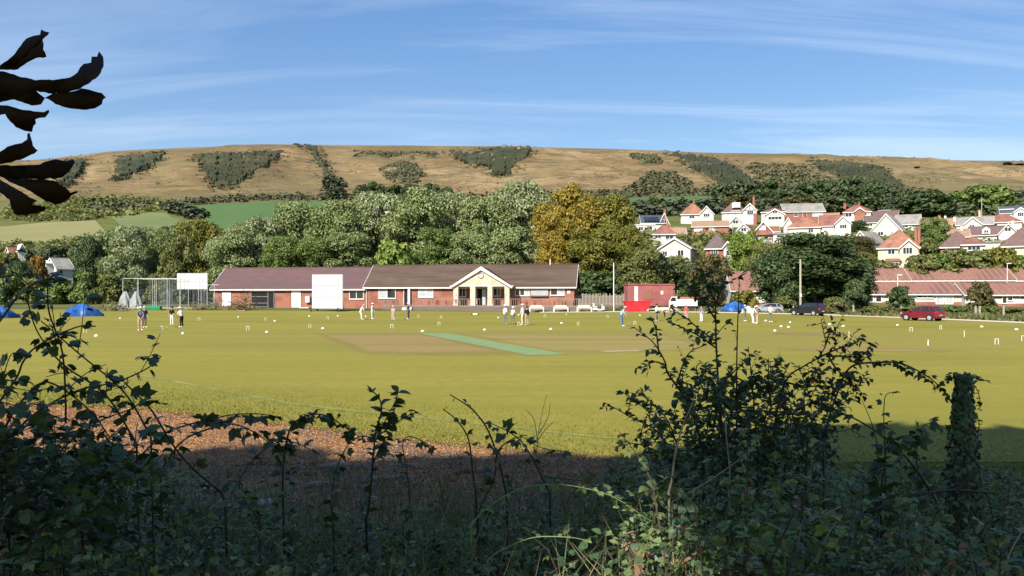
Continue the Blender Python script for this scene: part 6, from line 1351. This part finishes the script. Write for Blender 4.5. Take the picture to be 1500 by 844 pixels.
sp.stem([(536,760,D),(540,743,D),(546,680,D),(550,635,D),(559,600,D),(553,580,D),(538,570,D)], .007, .003, 'single', .022, (.045,.075), .42, ground=True)
sp.stem([(548,650,D),(565,615,D),(578,590,D),(584,572,D)], .004, .002, 'single', .013, (.05,.08), .02)
sp.stem([(552,640,D),(580,620,D),(600,608,D),(613,604,D)], .004, .002, 'single', .016, (.05,.08), .05)
sp.stem([(546,680,D),(560,650,D),(575,640,D)], .004, .002, 'single', .018, (.045,.07), .02)
sp.build()
# light green young bramble
cane('pale green young bramble cane with budded tip lying to the right', [(690,772,3.2),(707,750,3.2),(753,720,3.2),(800,710,3.2),(850,714,3.2),(900,729,3.2),(951,762,3.2),(981,778,3.2)], .0038, .05, (.022,.042), 21, .35, 'single', 'fg_young_lit', 'stem_green')
cane('second pale green bramble tip at the bottom', [(715,820,2.9),(735,806,2.9),(780,788,2.9),(830,787,2.9),(862,792,2.9)], .0034, .06, (.02,.035), 22, .1, 'single', 'fg_young_lit', 'stem_green')
# dry stalks
ds = Plant('dry_stalk', 'thin dry forked stalks beside the boundary line in the middle', 'dry stalk', 31)
for pts in ([(786,690,4.4),(787,650,4.4),(793,610,4.4),(801,578,4.4)], [(788,650,4.4),(782,615,4.4),(770,600,4.4)], [(790,635,4.4),(803,610,4.4),(806,590,4.4)], [(788,645,4.4),(800,628,4.4),(812,618,4.4)]): ds.stem(pts, .0025, .0012, ground=(pts[0][1] == 690))
ds.build(stemm='stem_pale')
for i, (pts, lb) in enumerate([([(980,720,3.4),(985,700,3.4),(988,672,3.4),(998,630,3.5),(1012,596,3.5),(1020,570,3.6)], 'pale bare woody stem in front of the right shrub'), ([(1068,715,3.6),(1069,690,3.6),(1064,640,3.6),(1062,600,3.7)], 'thin pale upright stem in the middle of the right shrub'), ([(1465,844,2.6),(1470,835,2.6),(1482,805,2.7),(1502,770,2.7)], 'pale dry stick in the lower right corner'), ([(1364,825,3),(1366,812,3),(1368,790,3),(1374,774,3)], 'short pale dry stick below the ivy post'), ([(985,735,3.2),(1020,716,3.2),(1060,690,3.3),(1100,660,3.4)], 'pale stick lying slanted through the right shrub'), ([(1150,812,2.8),(1165,790,2.8),(1175,770,2.8),(1232,742,2.9)], 'pale runner stem among the bright leaves at lower right')]):
    q = Plant('dry_stick', lb, 'stick', 40+i, 'dry sticks in the undergrowth'); q.stem(pts, .0065 if i == 0 else .004, .002, ground=True); q.build(stemm='stem_pale')
# ---- large shrub at left
ls = Plant('leafy_shrub', 'dark broad leaved shrub filling the left edge', 'shrub', 51)
for pts, sd, st in [([(221,640,2.9),(182,575,2.9),(112,515,2.8),(60,470,2.7)], 7, .1),([(200,650,2.8),(156,580,2.8),(100,540,2.7),(73,513,2.7),(52,480,2.7),(40,440,2.6)], 8, .1),([(96,620,2.7),(96,583,2.7),(91,515,2.7),(72,458,2.6),(69,420,2.6),(60,402,2.6)], 6, .1),([(-40,640,2.5),(20,560,2.5),(34,530,2.5),(55,507,2.5),(110,480,2.6),(140,478,2.6)], 8, .05),([(0,640,2.5),(30,590,2.5),(70,560,2.6),(130,600,2.7),(160,640,2.8)], 8, 0),
    ([(-40,520,2.4),(0,470,2.4),(30,430,2.4),(60,412,2.4),(95,408,2.5)], 5, .05),([(10,700,2.6),(20,640,2.6),(60,600,2.6),(120,570,2.7),(170,560,2.9),(215,540,2.9),(236,522,3.0)], 8, .1),([(60,720,2.7),(90,660,2.7),(140,620,2.8),(190,600,2.9),(205,590,3)], 9, 0),([(-60,600,2.3),(0,560,2.3),(30,560,2.4)], 6, 0),([(-60,440,2.5),(-20,410,2.5),(20,404,2.5)], 4, 0),
    ([(40,760,2.6),(20,700,2.6),(10,640,2.5),(30,610,2.5)], 9, 0),([(120,780,2.8),(110,720,2.7),(140,670,2.7),(190,650,2.8)], 9, 0),([(-30,700,2.4),(10,660,2.4),(60,640,2.5),(110,640,2.6)], 9, 0)]:
    ls.stem(pts, .0042, .0022, 'broad', .05, (.04,.07), st*.4, side=int(sd*(1.5 if pts[0][1] > 640 else .9)), slen=(.07, .2), spread=1.0, ground=(pts[0][1] > 630))
lrn = random.Random(15)
for i in range(170):    # leafy heart of the shrub
    px = lrn.uniform(-90, 200)-abs(lrn.gauss(0, 25)); py = lrn.uniform(600+max(0, px-20)*.5, 800); d = lrn.uniform(2.3, 3.1); b = P(px, py, d); v = Vector((lrn.gauss(.2, .7), lrn.gauss(0, .5), .5)).normalized()
    ls.stem([b, b+v*.08, b+v*.16+Vector((0, 0, -.01))], .002, .001, 'broad', .03, (.045,.075))
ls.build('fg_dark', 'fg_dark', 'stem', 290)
# ---- shrub at right: small leaves on upright twigs
rs_ = Plant('thorn_shrub', 'tall small leaved thorn shrub reaching up in front of the red container', 'shrub', 61)
DR = 4.3
for pts, sd, ds_, sl in [
 ([(1062,690,DR),(1058,640,DR),(1052,560,DR),(1049,500,DR),(1048,450,DR),(1045,420,DR),(1043,402,DR)], 24, .030, (.08,.2)),
 ([(1049,470,DR),(1030,440,DR),(1008,418,DR),(988,398,DR),(971,378,DR)], 10, .016, (.04,.11)),
 ([(1048,450,DR),(1056,425,DR),(1062,405,DR)], 7, .016, (.04,.12)),
 ([(1046,440,DR),(1035,415,DR),(1030,395,DR)], 7, .016, (.04,.12)),
 ([(1079,640,DR),(1079,556,DR),(1080,494,DR),(1082,437,DR),(1083,404,DR)], 5, .10, (.03,.1)),
 ([(1083,406,DR),(1094,399,DR)], 0, .1, (.02,.05)),
 ([(1030,660,DR),(1011,596,DR),(979,548,DR),(974,530,DR),(957,502,DR),(928,479,DR)], 14, .032, (.06,.16)),
 ([(990,570,DR),(1000,535,DR),(1012,515,DR),(1035,505,DR)], 6, .03, (.05,.12)),
 ([(975,535,DR),(958,530,DR),(945,537,DR),(930,540,DR)], 4, .028, (.03,.07)),
 ([(965,515,DR),(960,480,DR),(952,463,DR)], 5, .026, (.03,.07)),
 ([(1049,510,DR),(1020,490,DR),(995,478,DR),(975,468,DR)], 5, .032, (.04,.09)),
 ([(1049,500,DR),(1025,483,DR),(1000,462,DR),(980,455,DR)], 5, .032, (.04,.09)),
 ([(985,660,DR),(960,630,DR),(928,613,DR),(908,602,DR),(886,590,DR)], 9, .030, (.05,.12)),
 ([(990,680,DR),(960,660,DR),(930,650,DR),(900,655,DR)], 9, .028, (.06,.14)),
 ([(1000,680,DR),(980,620,DR),(955,590,DR),(935,570,DR)], 10, .028, (.06,.14)),
 ([(1110,660,DR),(1104,590,DR),(1100,542,DR),(1096,508,DR)], 7, .04, (.05,.12)),
 ([(1120,680,DR),(1120,620,DR),(1130,570,DR),(1128,530,DR)], 12, .03, (.06,.16)),
 ([(1050,570,DR),(1080,540,DR),(1100,525,DR)], 6, .03, (.05,.1)),
 ([(1052,600,DR),(1030,570,DR),(1020,540,DR),(1028,530,DR)], 8, .03, (.05,.12))]:
    rs_.stem(pts, .0085 if sd > 12 else .005, .002, 'single', ds_, (.030,.050), .03, side=sd, slen=sl, ground=(pts[0][1] > 655))
rnd = random.Random(5)
for i in range(150):    # dense heart of the shrub
    px = rnd.gauss(1065, 62); py = rnd.uniform(575, 720)-abs(px-1065)*-.12
    d = rnd.uniform(4.0, 5.0); b = P(px, py, d); v = Vector((rnd.gauss(0, .6), rnd.gauss(0, .5), .8)).normalized()
    rs_.stem([b, b+v*.11, b+v*.20+Vector((rnd.gauss(0, .05), 0, -.01))], .003, .0015, 'single', .011, (.030,.052))
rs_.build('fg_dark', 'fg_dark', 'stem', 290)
r2 = Plant('thorn_shrub', 'reddish small leaved shrub right of the tall thorn shrub', 'shrub', 71)
for pts, sd, ds_ in [([(1130,680,DR),(1135,620,DR),(1151,558,DR),(1180,535,DR),(1197,525,DR),(1209,506,DR),(1206,485,DR),(1203,472,DR)], 20, .028),([(1197,525,DR),(1225,512,DR),(1252,503,DR),(1260,495,DR)], 8, .02),([(1209,506,DR),(1215,490,DR),(1228,478,DR)], 5, .02),([(1210,522,DR),(1235,522,DR),(1272,524,DR)], 9, .016),([(1212,520,DR),(1225,540,DR),(1245,560,DR),(1256,578,DR)], 10, .022),
   ([(1150,560,DR),(1180,566,DR),(1215,566,DR),(1244,578,DR)], 9, .024),([(1130,600,DR),(1126,560,DR),(1126,525,DR)], 8, .026),([(1180,690,DR),(1183,640,DR),(1178,590,DR),(1180,560,DR)], 12, .024),([(1150,690,DR),(1150,630,DR),(1160,590,DR)], 12, .024),([(1165,600,DR),(1195,590,DR),(1225,600,DR)], 9, .022),([(1175,640,DR),(1200,630,DR),(1230,632,DR)], 8, .024)]:
    r2.stem(pts, .006, .002, 'single', ds_, (.026,.042), .03, side=sd, slen=(.05, .14), ground=(pts[0][1] > 670))
for i in range(70):
    px = rnd.gauss(1165, 40); py = rnd.uniform(560, 690); d = rnd.uniform(4.1, 4.8); b = P(px, py, d); v = Vector((rnd.gauss(0, .7), rnd.gauss(0, .5), .7)).normalized()
    r2.stem([b, b+v*.09, b+v*.17], .003, .0015, 'single', .013, (.026,.044))
r2.build('bronze_fg', 'fg_dark', 'stem', 290)
cane('bramble arch reaching over to the ivy covered post', [(1206,640,4.6),(1225,580,4.6),(1246,538,4.6),(1289,531,4.6),(1317,532,4.7),(1342,542,4.7),(1366,557,4.8),(1385,577,4.9),(1396,594,4.9)], .007, .05, (.045,.07), 81, .35)
cane('long bramble cane slanting down to the right below the arch', [(1372,735,4.4),(1363,720,4.4),(1342,688,4.4),(1317,660,4.4),(1274,626,4.4),(1234,605,4.4),(1206,595,4.4)], .0075, .055, (.05,.08), 82, .1)
cane('slender upright shoot between arch and post', [(1297,680,4.5),(1295,632,4.5),(1295,595,4.5),(1299,578,4.5),(1316,573,4.5)], .004, .07, (.035,.05), 83, .1)
cane('bramble shoot with drooping leaves left of the post', [(1345,690,4.6),(1340,650,4.6),(1352,625,4.7),(1368,620,4.7),(1385,628,4.7)], .004, .035, (.05,.075), 84, .1)
cane('broad leaved bramble tuft in the shade below the arch', [(1290,720,4.2),(1295,690,4.2),(1300,655,4.2),(1320,640,4.2),(1345,648,4.2)], .006, .028, (.07,.11), 85, .1)
cane('thin twig left of the slender shoot', [(1285,650,4.5),(1276,618,4.5),(1262,585,4.5)], .0035, .3, (.03,.04), 86, .1)
fb = Plant('fallen_branch', 'dark fallen branch lying below the ivy post', 'branch', 91); fb.stem([(1270,752,4.0),(1290,743,4.0),(1323,729,4.1),(1360,722,4.1),(1397,718,4.2),(1451,722,4.3)], .011, .006, side=3, slen=(.1, .2)); fb.build(stemm='stem')
# ---- ivy covered post
ip = empty('ivy_post', P(1411, 434, 4.95).xy.to_3d(), 0, label='broken post thickly covered with ivy at the right', cat='post'); ipx = ip.location.copy()
zt_ = P(1411, 556, 4.95).z; ip.location.z = gz(ipx.x, ipx.y); zb_ = ip.location.z
prof = [(zb_-.1, .10), (P(0,705,4.95).z, .082), (P(0,640,4.95).z, .062), (P(0,590,4.95).z, .037), (zt_, .032)]
mb = MB(); mb.tube([(.02*math.sin(z*5), 0, z-zb_) for z, r_ in prof], [r_ for z, r_ in prof], 12); mb.build('post', M['bark'], ip, True)
rnd = random.Random(33); items = []
for i in range(1300):
    z = zb_+.2+(zt_-zb_-.15)*rnd.random()**.8; r_ = np.interp(z, [q[0] for q in prof], [q[1] for q in prof])*(1.0+.25*rnd.random()); a = rnd.random()*6.283
    o_ = Vector((math.cos(a), math.sin(a), 0)); p = Vector((o_.x*r_, o_.y*r_, z-zb_)); v = (Vector((rnd.gauss(0, .5), rnd.gauss(0, .5), -.9))+o_*.35).normalized()
    items.append((p, leaf_frame(v, o_+Vector((0, 0, .5)), rnd.gauss(0, .5)), rnd.uniform(.035, .06), rnd.randrange(9)))
for i in range(40):    # ivy tufts on the rim and trailing shoots
    a = rnd.random()*6.283; p = Vector((math.cos(a)*.07, math.sin(a)*.07, zt_-zb_+rnd.uniform(-.02, .03))); items.append((p, leaf_frame((math.cos(a), math.sin(a), rnd.uniform(-.3, .5)), (0, 0, 1), rnd.gauss(0, .4)), rnd.uniform(.03, .05), rnd.randrange(9)))
tw = MB()
for pts in ([(1415,556),(1427,549),(1437,556),(1450,558)], [(1424,560),(1433,575),(1436,595),(1431,600)], [(1426,600),(1434,620),(1432,640)], [(1402,558),(1392,552),(1386,556)]):
    path = smooth_path([P(a, b, 4.93)-Vector((ipx.x, ipx.y, zb_)) for a, b in pts]); tw.tube(path, .003, 4)
    for p, d, t in along(path, .022, rnd): items.append((p, leaf_frame((rnd.gauss(0, 1), rnd.gauss(0, 1), -.3), (0, 0, 1), 0), rnd.uniform(.028, .05), rnd.randrange(9)))
tw.build('ivy_runner', M['stem'], ip)
items.sort(key=lambda q: q[0].y)
for p, m3, sz, k in items[:290]:
    ms = TMESH['ivy']; mm = m3.to_4x4(); mm.translation = p; o = obj('ivy_leaf', ms[k % 2], L['ivy'], ip); o.matrix_local = mm @ Matrix.Scale(sz, 4)
bake('ivy_foliage', items[290:], 'ivy', L['ivy'], ip, kind='stuff')
# ---- curled dead leaves hanging in the undergrowth
dl = Plant('dead_leaf_spray', 'curled pale brown dead leaves hanging at the bottom centre', 'dead leaves', 95); dl.stem([(935,775,2.9),(930,785,2.9),(925,800,2.9),(922,815,2.9)], .003, .002, 'single', .018, (.05,.075), 0)
dl.stem([(925,830,2.8),(950,820,2.8),(985,815,2.8)], .005, .003, 'single', .05, (.05,.07), 0); dl.build('dead', 'dead', 'bark', 40)
# ---- mass of undergrowth
def h_under(px, Y):
    """height of the tangle above the ground"""
    base = np.interp(px, [-200,0,200,300,450,650,850,950,1050,1200,1300,1500,1700], [1.15,1.1,.9,.68,.58,.58,.72,.95,1.1,1.0,.85,.85,.85])
    fade = np.interp(Y, [2, 5.2, 6.6, 7.6, 9.0], [1, 1, .8, .5, .25]) if px > 260 and px < 880 else np.interp(Y, [2, 7, 8.5, 10.5], [1, 1, .8, .3])
    return base*fade
rnd = random.Random(77); items = {'bramble': [], 'small': [], 'single': [], 'ivy': []}; stems = MB(); lite = []
for i in range(3900):
    Y = 2.1+7.4*rnd.random()**1.25; px = rnd.uniform(-160, 1660)
    if 300 < px < 860 and Y > 7.4 and rnd.random() < .75: continue
    x = (px-750)/F*Y; z = gz(x, Y); h = float(h_under(px, Y))*rnd.uniform(.45, 1.08)
    if (px > 960) or (px < 180): h *= rnd.uniform(.85, 1.1)
    lim = EZ-.20*Y if not (px > 900 or px < 260) else EZ-.145*Y
    h = min(h, max(.08, lim-z))
    a = rnd.random()*6.283; hx = rnd.uniform(.15, .55); path = smooth_path([Vector((x, Y, z)), Vector((x+math.cos(a)*hx*.35, Y+math.sin(a)*hx*.35, z+h*.8)), Vector((x+math.cos(a)*hx, Y+math.sin(a)*hx, z+h*rnd.uniform(.65, 1.0)))], 5)
    q = rnd.random(); kd = 'bramble' if q < .62 else ('single' if q < .82 else 'ivy'); kf = .72+.28*min(1, max(0, (Y-2.4)/3)); sz = tuple(v*kf for v in {'bramble': (.045,.08), 'single': (.035,.065), 'ivy': (.04,.07)}[kd])
    if rnd.random() < .5: stems.tube(path[::2], [.004, .0035, .003, .003, .002, .002][:len(path[::2])], 3, cap=False)
    for p, d, t in along(path, .041, rnd, .10):
        v = Vector((rnd.gauss(0, 1), rnd.gauss(0, 1), rnd.gauss(.05, .45))).normalized()
        it = (p, leaf_frame(v, Vector((rnd.gauss(0, .45), rnd.gauss(0, .45), 1)), rnd.gauss(0, .35)), rnd.uniform(*sz), rnd.randrange(12))
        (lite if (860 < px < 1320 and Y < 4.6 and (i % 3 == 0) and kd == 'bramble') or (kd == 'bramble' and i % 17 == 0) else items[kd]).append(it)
ug = {'bramble': 'tangle of dark bramble leaves covering the foreground bank', 'single': 'oval leaved weeds mixed through the foreground tangle', 'ivy': 'ivy leaves mixed through the foreground tangle'}
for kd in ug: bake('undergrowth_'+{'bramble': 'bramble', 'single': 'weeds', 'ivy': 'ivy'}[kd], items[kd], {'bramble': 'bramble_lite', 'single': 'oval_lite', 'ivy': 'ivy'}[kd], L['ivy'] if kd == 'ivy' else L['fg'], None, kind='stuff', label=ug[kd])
bake('undergrowth_pale_leaves', lite, 'bramble_lite', L['fg_dappled'], None, kind='stuff', label='fresh bramble leaves with dappled sun put into their paler tone, mixed through the tangle, mostly right of centre')
rs = np.random.default_rng(55); n = 9000     # grass stalks and straw standing in the tangle
gy = 2.2+7*rs.random(n)**1.2; gx = (rs.uniform(-100, 1600, n)-750)/F*gy; C = np.stack([gx, gy, ground(gx, gy)], 1); hh = .25+.55*rs.random(n); a = rs.random(n)*6.283; bd = rs.normal(size=(n, 2))*.22
W = np.stack([np.cos(a), np.sin(a), 0*a], 1)*(.0025+.0035*rs.random(n))[:, None]; mid = C+np.stack([bd[:, 0]*.35, bd[:, 1]*.35, hh*.7], 1); tip = C+np.stack([bd[:, 0], bd[:, 1], hh], 1)
V = np.stack([C-W, C+W, mid-W*.8, mid+W*.8, tip], 1).reshape(-1, 3); k = np.arange(n)[:, None]*5
obj('undergrowth_grass', npmesh('undergrowth_grass', V, np.concatenate([k+np.array([[0, 1, 3]]), k+np.array([[0, 3, 2]]), k+np.array([[2, 3, 4]])])), L['straw'], kind='stuff', label='grass stalks and straw standing in the foreground tangle')
dead_it = []
for i in range(900):
    Y = 2.3+5*rnd.random(); px = rnd.uniform(-50, 1550); x = (px-750)/F*Y; z = gz(x, Y)+rnd.uniform(.2, .8)*float(h_under(px, Y)); dead_it.append((Vector((x, Y, z)), leaf_frame((rnd.gauss(0, 1), rnd.gauss(0, 1), rnd.gauss(-.3, .5)), (rnd.gauss(0, 1), rnd.gauss(0, 1), 1), 0), rnd.uniform(.04, .075), rnd.randrange(9)))
bake('withered_leaves', dead_it, 'single', L['dead'], None, kind='stuff', label='withered brown leaves caught in the foreground tangle')
stems.build('undergrowth_stems', M['stem'], None, kind='stuff', label='thin dark stems in the foreground tangle')
print('undergrowth leaves', {k: len(v) for k, v in items.items()})
# leaves brightened in colour to imitate sunlight at lower right
yl = Plant('young_bramble', 'bright green leafy bramble at lower right, sunlight put into its leaf colour', 'bramble', 78)
for pts in ([(1165,835,2.7),(1170,790,2.7),(1180,765,2.7),(1210,748,2.7)], [(1150,830,2.6),(1148,800,2.6),(1140,775,2.6),(1120,765,2.6)], [(1180,840,2.6),(1200,810,2.6),(1215,780,2.6),(1225,765,2.6)], [(1110,840,2.6),(1105,815,2.6),(1090,800,2.6)]):
    yl.stem(pts, .004, .002, 'bramble', .035, (.05,.085), .05, ground=True)
yl.build('fg_young_lit', 'fg_young_lit', 'stem_pale')
# ---- litter, chips, logs and boards on the bare ground
def flat_bits(name, n, xr, yr, size, m, seed, label, tall=.05, gate=None, lean=1.0):
    rs = np.random.default_rng(seed); x = rs.uniform(*xr, n); y = rs.uniform(*yr, n)
    if gate is not None: k = gate(x, y, rs); x, y = x[k], y[k]
    n = len(x); C = np.stack([x, y, ground(x, y)+.02+tall*rs.random(n)], 1); N = np.stack([rs.normal(size=n)*lean, rs.normal(size=n)*lean, np.ones(n)], 1)
    V, Fc = cards(C, N, rs.uniform(*size, n), rs, .35, .25); obj(name, npmesh(name, V, Fc), m, kind='stuff', label=label)
edge_y = lambda x: np.interp(x, [-22, -8, -4, -1.8, 1, 3.2], [20, 17, 14.8, 13.4, 12.1, 11.6])
flat_bits('dry_litter', 130000, (-13, 3.2), (9.3, 18.5), (.009, .028), L['litter'], 1, 'dry orange brown litter along the edge of the field', .07, lambda x, y, r: (y < edge_y(x)+.5*r.normal(size=len(x))*.5-.1) & (y > edge_y(x)-3.6-1.2*r.random(len(x))), .8)
flat_bits('shaded_litter', 14000, (-9, 4), (6.2, 11.6), (.014, .05), L['chips'], 2, 'dull twigs and chips on the shaded bare ground', .06, None, .6)
rs = np.random.default_rng(5); n = 60000
x = rs.uniform(-20, 16, n); y = edge_y(np.clip(x, -22, 3.2))+rs.random(n)**1.6*6.5-.25; y = np.where(x > 3.2, 11.2+rs.random(n)**1.5*5, y)
hh = np.where(x > 3.0, .45, .75)*(.03+.085*rs.random(n))*np.clip(1.25-(y-edge_y(np.clip(x, -22, 3.2)))/6, .25, 1.2); a = rs.random(n)*6.283; wd = .006+.009*rs.random(n)
C = np.stack([x, y, ground(x, y)], 1); Dd = np.stack([np.cos(a)*wd, np.sin(a)*wd, 0*a], 1); T = C+np.stack([rs.normal(size=n)*.05, rs.normal(size=n)*.05, hh], 1)
obj('long_grass', npmesh('long_grass', np.stack([C-Dd, C+Dd, T], 1).reshape(-1, 3), np.arange(3*n).reshape(-1, 3)), L['grass'], kind='stuff', label='longer unmown grass along the near edge of the field')
def board(px, py, ln, w_, th, rz, m, label, tilt=0):
    Y = F*(EZ-.05)/(py-HY); x = (px-750)/F*Y; t = empty('timber_board', (x, Y, gz(x, Y)+.02), rz, label=label, cat='board', group='timber and logs on the bare ground')
    o = MB().box(-ln/2, ln/2, -w_/2, w_/2, 0, th).build('plank', M[m], t); o.rotation_euler = (tilt, 0, 0)
    MB().box(-ln/2-.02, -ln/2+.06, -w_/2, w_/2, th+.002, th+.03).build('batten', M[m], t)
board(360, 738, .62, .16, .05, .15, 'wood_pole', 'pale flat board lying on the shaded ground at left centre', .2)
def log(px, py, ln, r_, rz, m, label):
    ln *= .5; r_ *= .7
    Y = F*(EZ-.05)/(py-HY); x = (px-750)/F*Y; t = empty('log', (x, Y, gz(x, Y)+r_*.8), rz, label=label, cat='log', group='timber and logs on the bare ground')
    MB().tube([(-ln/2, 0, 0), (-.1*ln, .03, .02), (.2*ln, -.02, .01), (ln/2, .03, 0)], [r_, r_*1.05, r_*.9, r_*.75], 9).build('trunk_piece', M[m], t, True); MB().tube([(.1*ln, 0, r_*.5), (.2*ln, .05, r_*2.6)], [r_*.3, r_*.15], 5).build('branch_stub', M[m], t)
for a in [(500,683,1.3,.07,.2,'wood_grey','grey log below the sapling on the bare ground'),(440,692,.9,.06,-.3,'bark','dark log left of the sapling foot'),(560,700,1.1,.05,.5,'wood_grey','thin grey log right below the sapling'),(385,678,1.0,.045,.1,'bark','dark stick lying left of the bending cane'),(610,682,.8,.05,-.5,'wood_grey','grey log piece right of the sapling'),(300,716,.5,.06,.8,'concrete','pale chunk at the foot of the straight stem'),(690,690,.9,.04,.2,'bark','dark stick under the bare bramble tips'),(470,710,1.0,.06,.35,'wood_grey','grey weathered log in the shade below centre')]: log(*a)
# ---- chestnut leaves hanging into view at the upper left
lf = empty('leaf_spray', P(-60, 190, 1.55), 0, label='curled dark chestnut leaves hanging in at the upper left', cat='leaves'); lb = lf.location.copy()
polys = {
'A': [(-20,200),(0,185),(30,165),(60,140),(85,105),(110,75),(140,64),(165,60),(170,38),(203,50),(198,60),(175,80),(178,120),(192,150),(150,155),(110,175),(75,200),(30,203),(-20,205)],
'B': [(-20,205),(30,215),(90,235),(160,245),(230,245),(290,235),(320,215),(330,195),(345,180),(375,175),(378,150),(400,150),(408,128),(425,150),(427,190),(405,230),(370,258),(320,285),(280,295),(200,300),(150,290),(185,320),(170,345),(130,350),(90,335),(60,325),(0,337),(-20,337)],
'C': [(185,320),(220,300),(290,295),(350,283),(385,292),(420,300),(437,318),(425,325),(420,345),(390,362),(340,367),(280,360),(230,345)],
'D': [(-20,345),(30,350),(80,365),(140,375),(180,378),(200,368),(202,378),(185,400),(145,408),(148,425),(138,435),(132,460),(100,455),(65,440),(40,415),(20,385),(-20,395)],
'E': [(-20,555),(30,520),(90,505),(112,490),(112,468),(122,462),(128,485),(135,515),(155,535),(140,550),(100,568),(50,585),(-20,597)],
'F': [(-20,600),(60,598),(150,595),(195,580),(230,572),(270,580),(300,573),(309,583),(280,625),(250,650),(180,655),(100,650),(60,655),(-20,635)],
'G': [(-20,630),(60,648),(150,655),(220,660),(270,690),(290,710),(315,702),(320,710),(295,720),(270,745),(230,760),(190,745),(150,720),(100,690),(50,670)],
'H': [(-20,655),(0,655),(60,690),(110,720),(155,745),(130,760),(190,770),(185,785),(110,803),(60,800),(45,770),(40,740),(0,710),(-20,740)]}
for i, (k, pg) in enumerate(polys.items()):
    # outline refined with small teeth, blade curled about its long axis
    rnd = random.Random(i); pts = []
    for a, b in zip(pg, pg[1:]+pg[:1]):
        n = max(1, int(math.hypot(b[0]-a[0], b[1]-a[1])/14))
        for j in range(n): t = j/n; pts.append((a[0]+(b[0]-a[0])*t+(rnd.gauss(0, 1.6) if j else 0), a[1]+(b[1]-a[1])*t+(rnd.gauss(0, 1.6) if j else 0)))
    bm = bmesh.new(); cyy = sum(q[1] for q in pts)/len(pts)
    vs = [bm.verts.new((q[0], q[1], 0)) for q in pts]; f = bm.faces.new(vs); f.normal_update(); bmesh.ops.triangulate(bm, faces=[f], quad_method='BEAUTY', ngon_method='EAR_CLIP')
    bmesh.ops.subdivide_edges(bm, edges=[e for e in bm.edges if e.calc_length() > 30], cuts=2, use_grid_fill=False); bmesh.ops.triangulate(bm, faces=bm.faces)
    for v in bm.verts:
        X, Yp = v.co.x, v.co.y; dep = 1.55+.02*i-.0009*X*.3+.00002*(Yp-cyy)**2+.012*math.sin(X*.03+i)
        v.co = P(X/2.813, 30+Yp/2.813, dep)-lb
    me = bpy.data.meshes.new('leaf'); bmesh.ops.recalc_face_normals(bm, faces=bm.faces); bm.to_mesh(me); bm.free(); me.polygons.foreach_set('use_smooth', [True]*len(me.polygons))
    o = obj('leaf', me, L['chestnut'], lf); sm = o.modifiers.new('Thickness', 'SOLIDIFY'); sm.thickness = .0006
MB().tube([P(-90,60,1.6)-lb, P(-20,190,1.58)-lb, P(-14,240,1.57)-lb, P(-40,330,1.6)-lb], .006, 6).build('twig', M['bark'], lf)
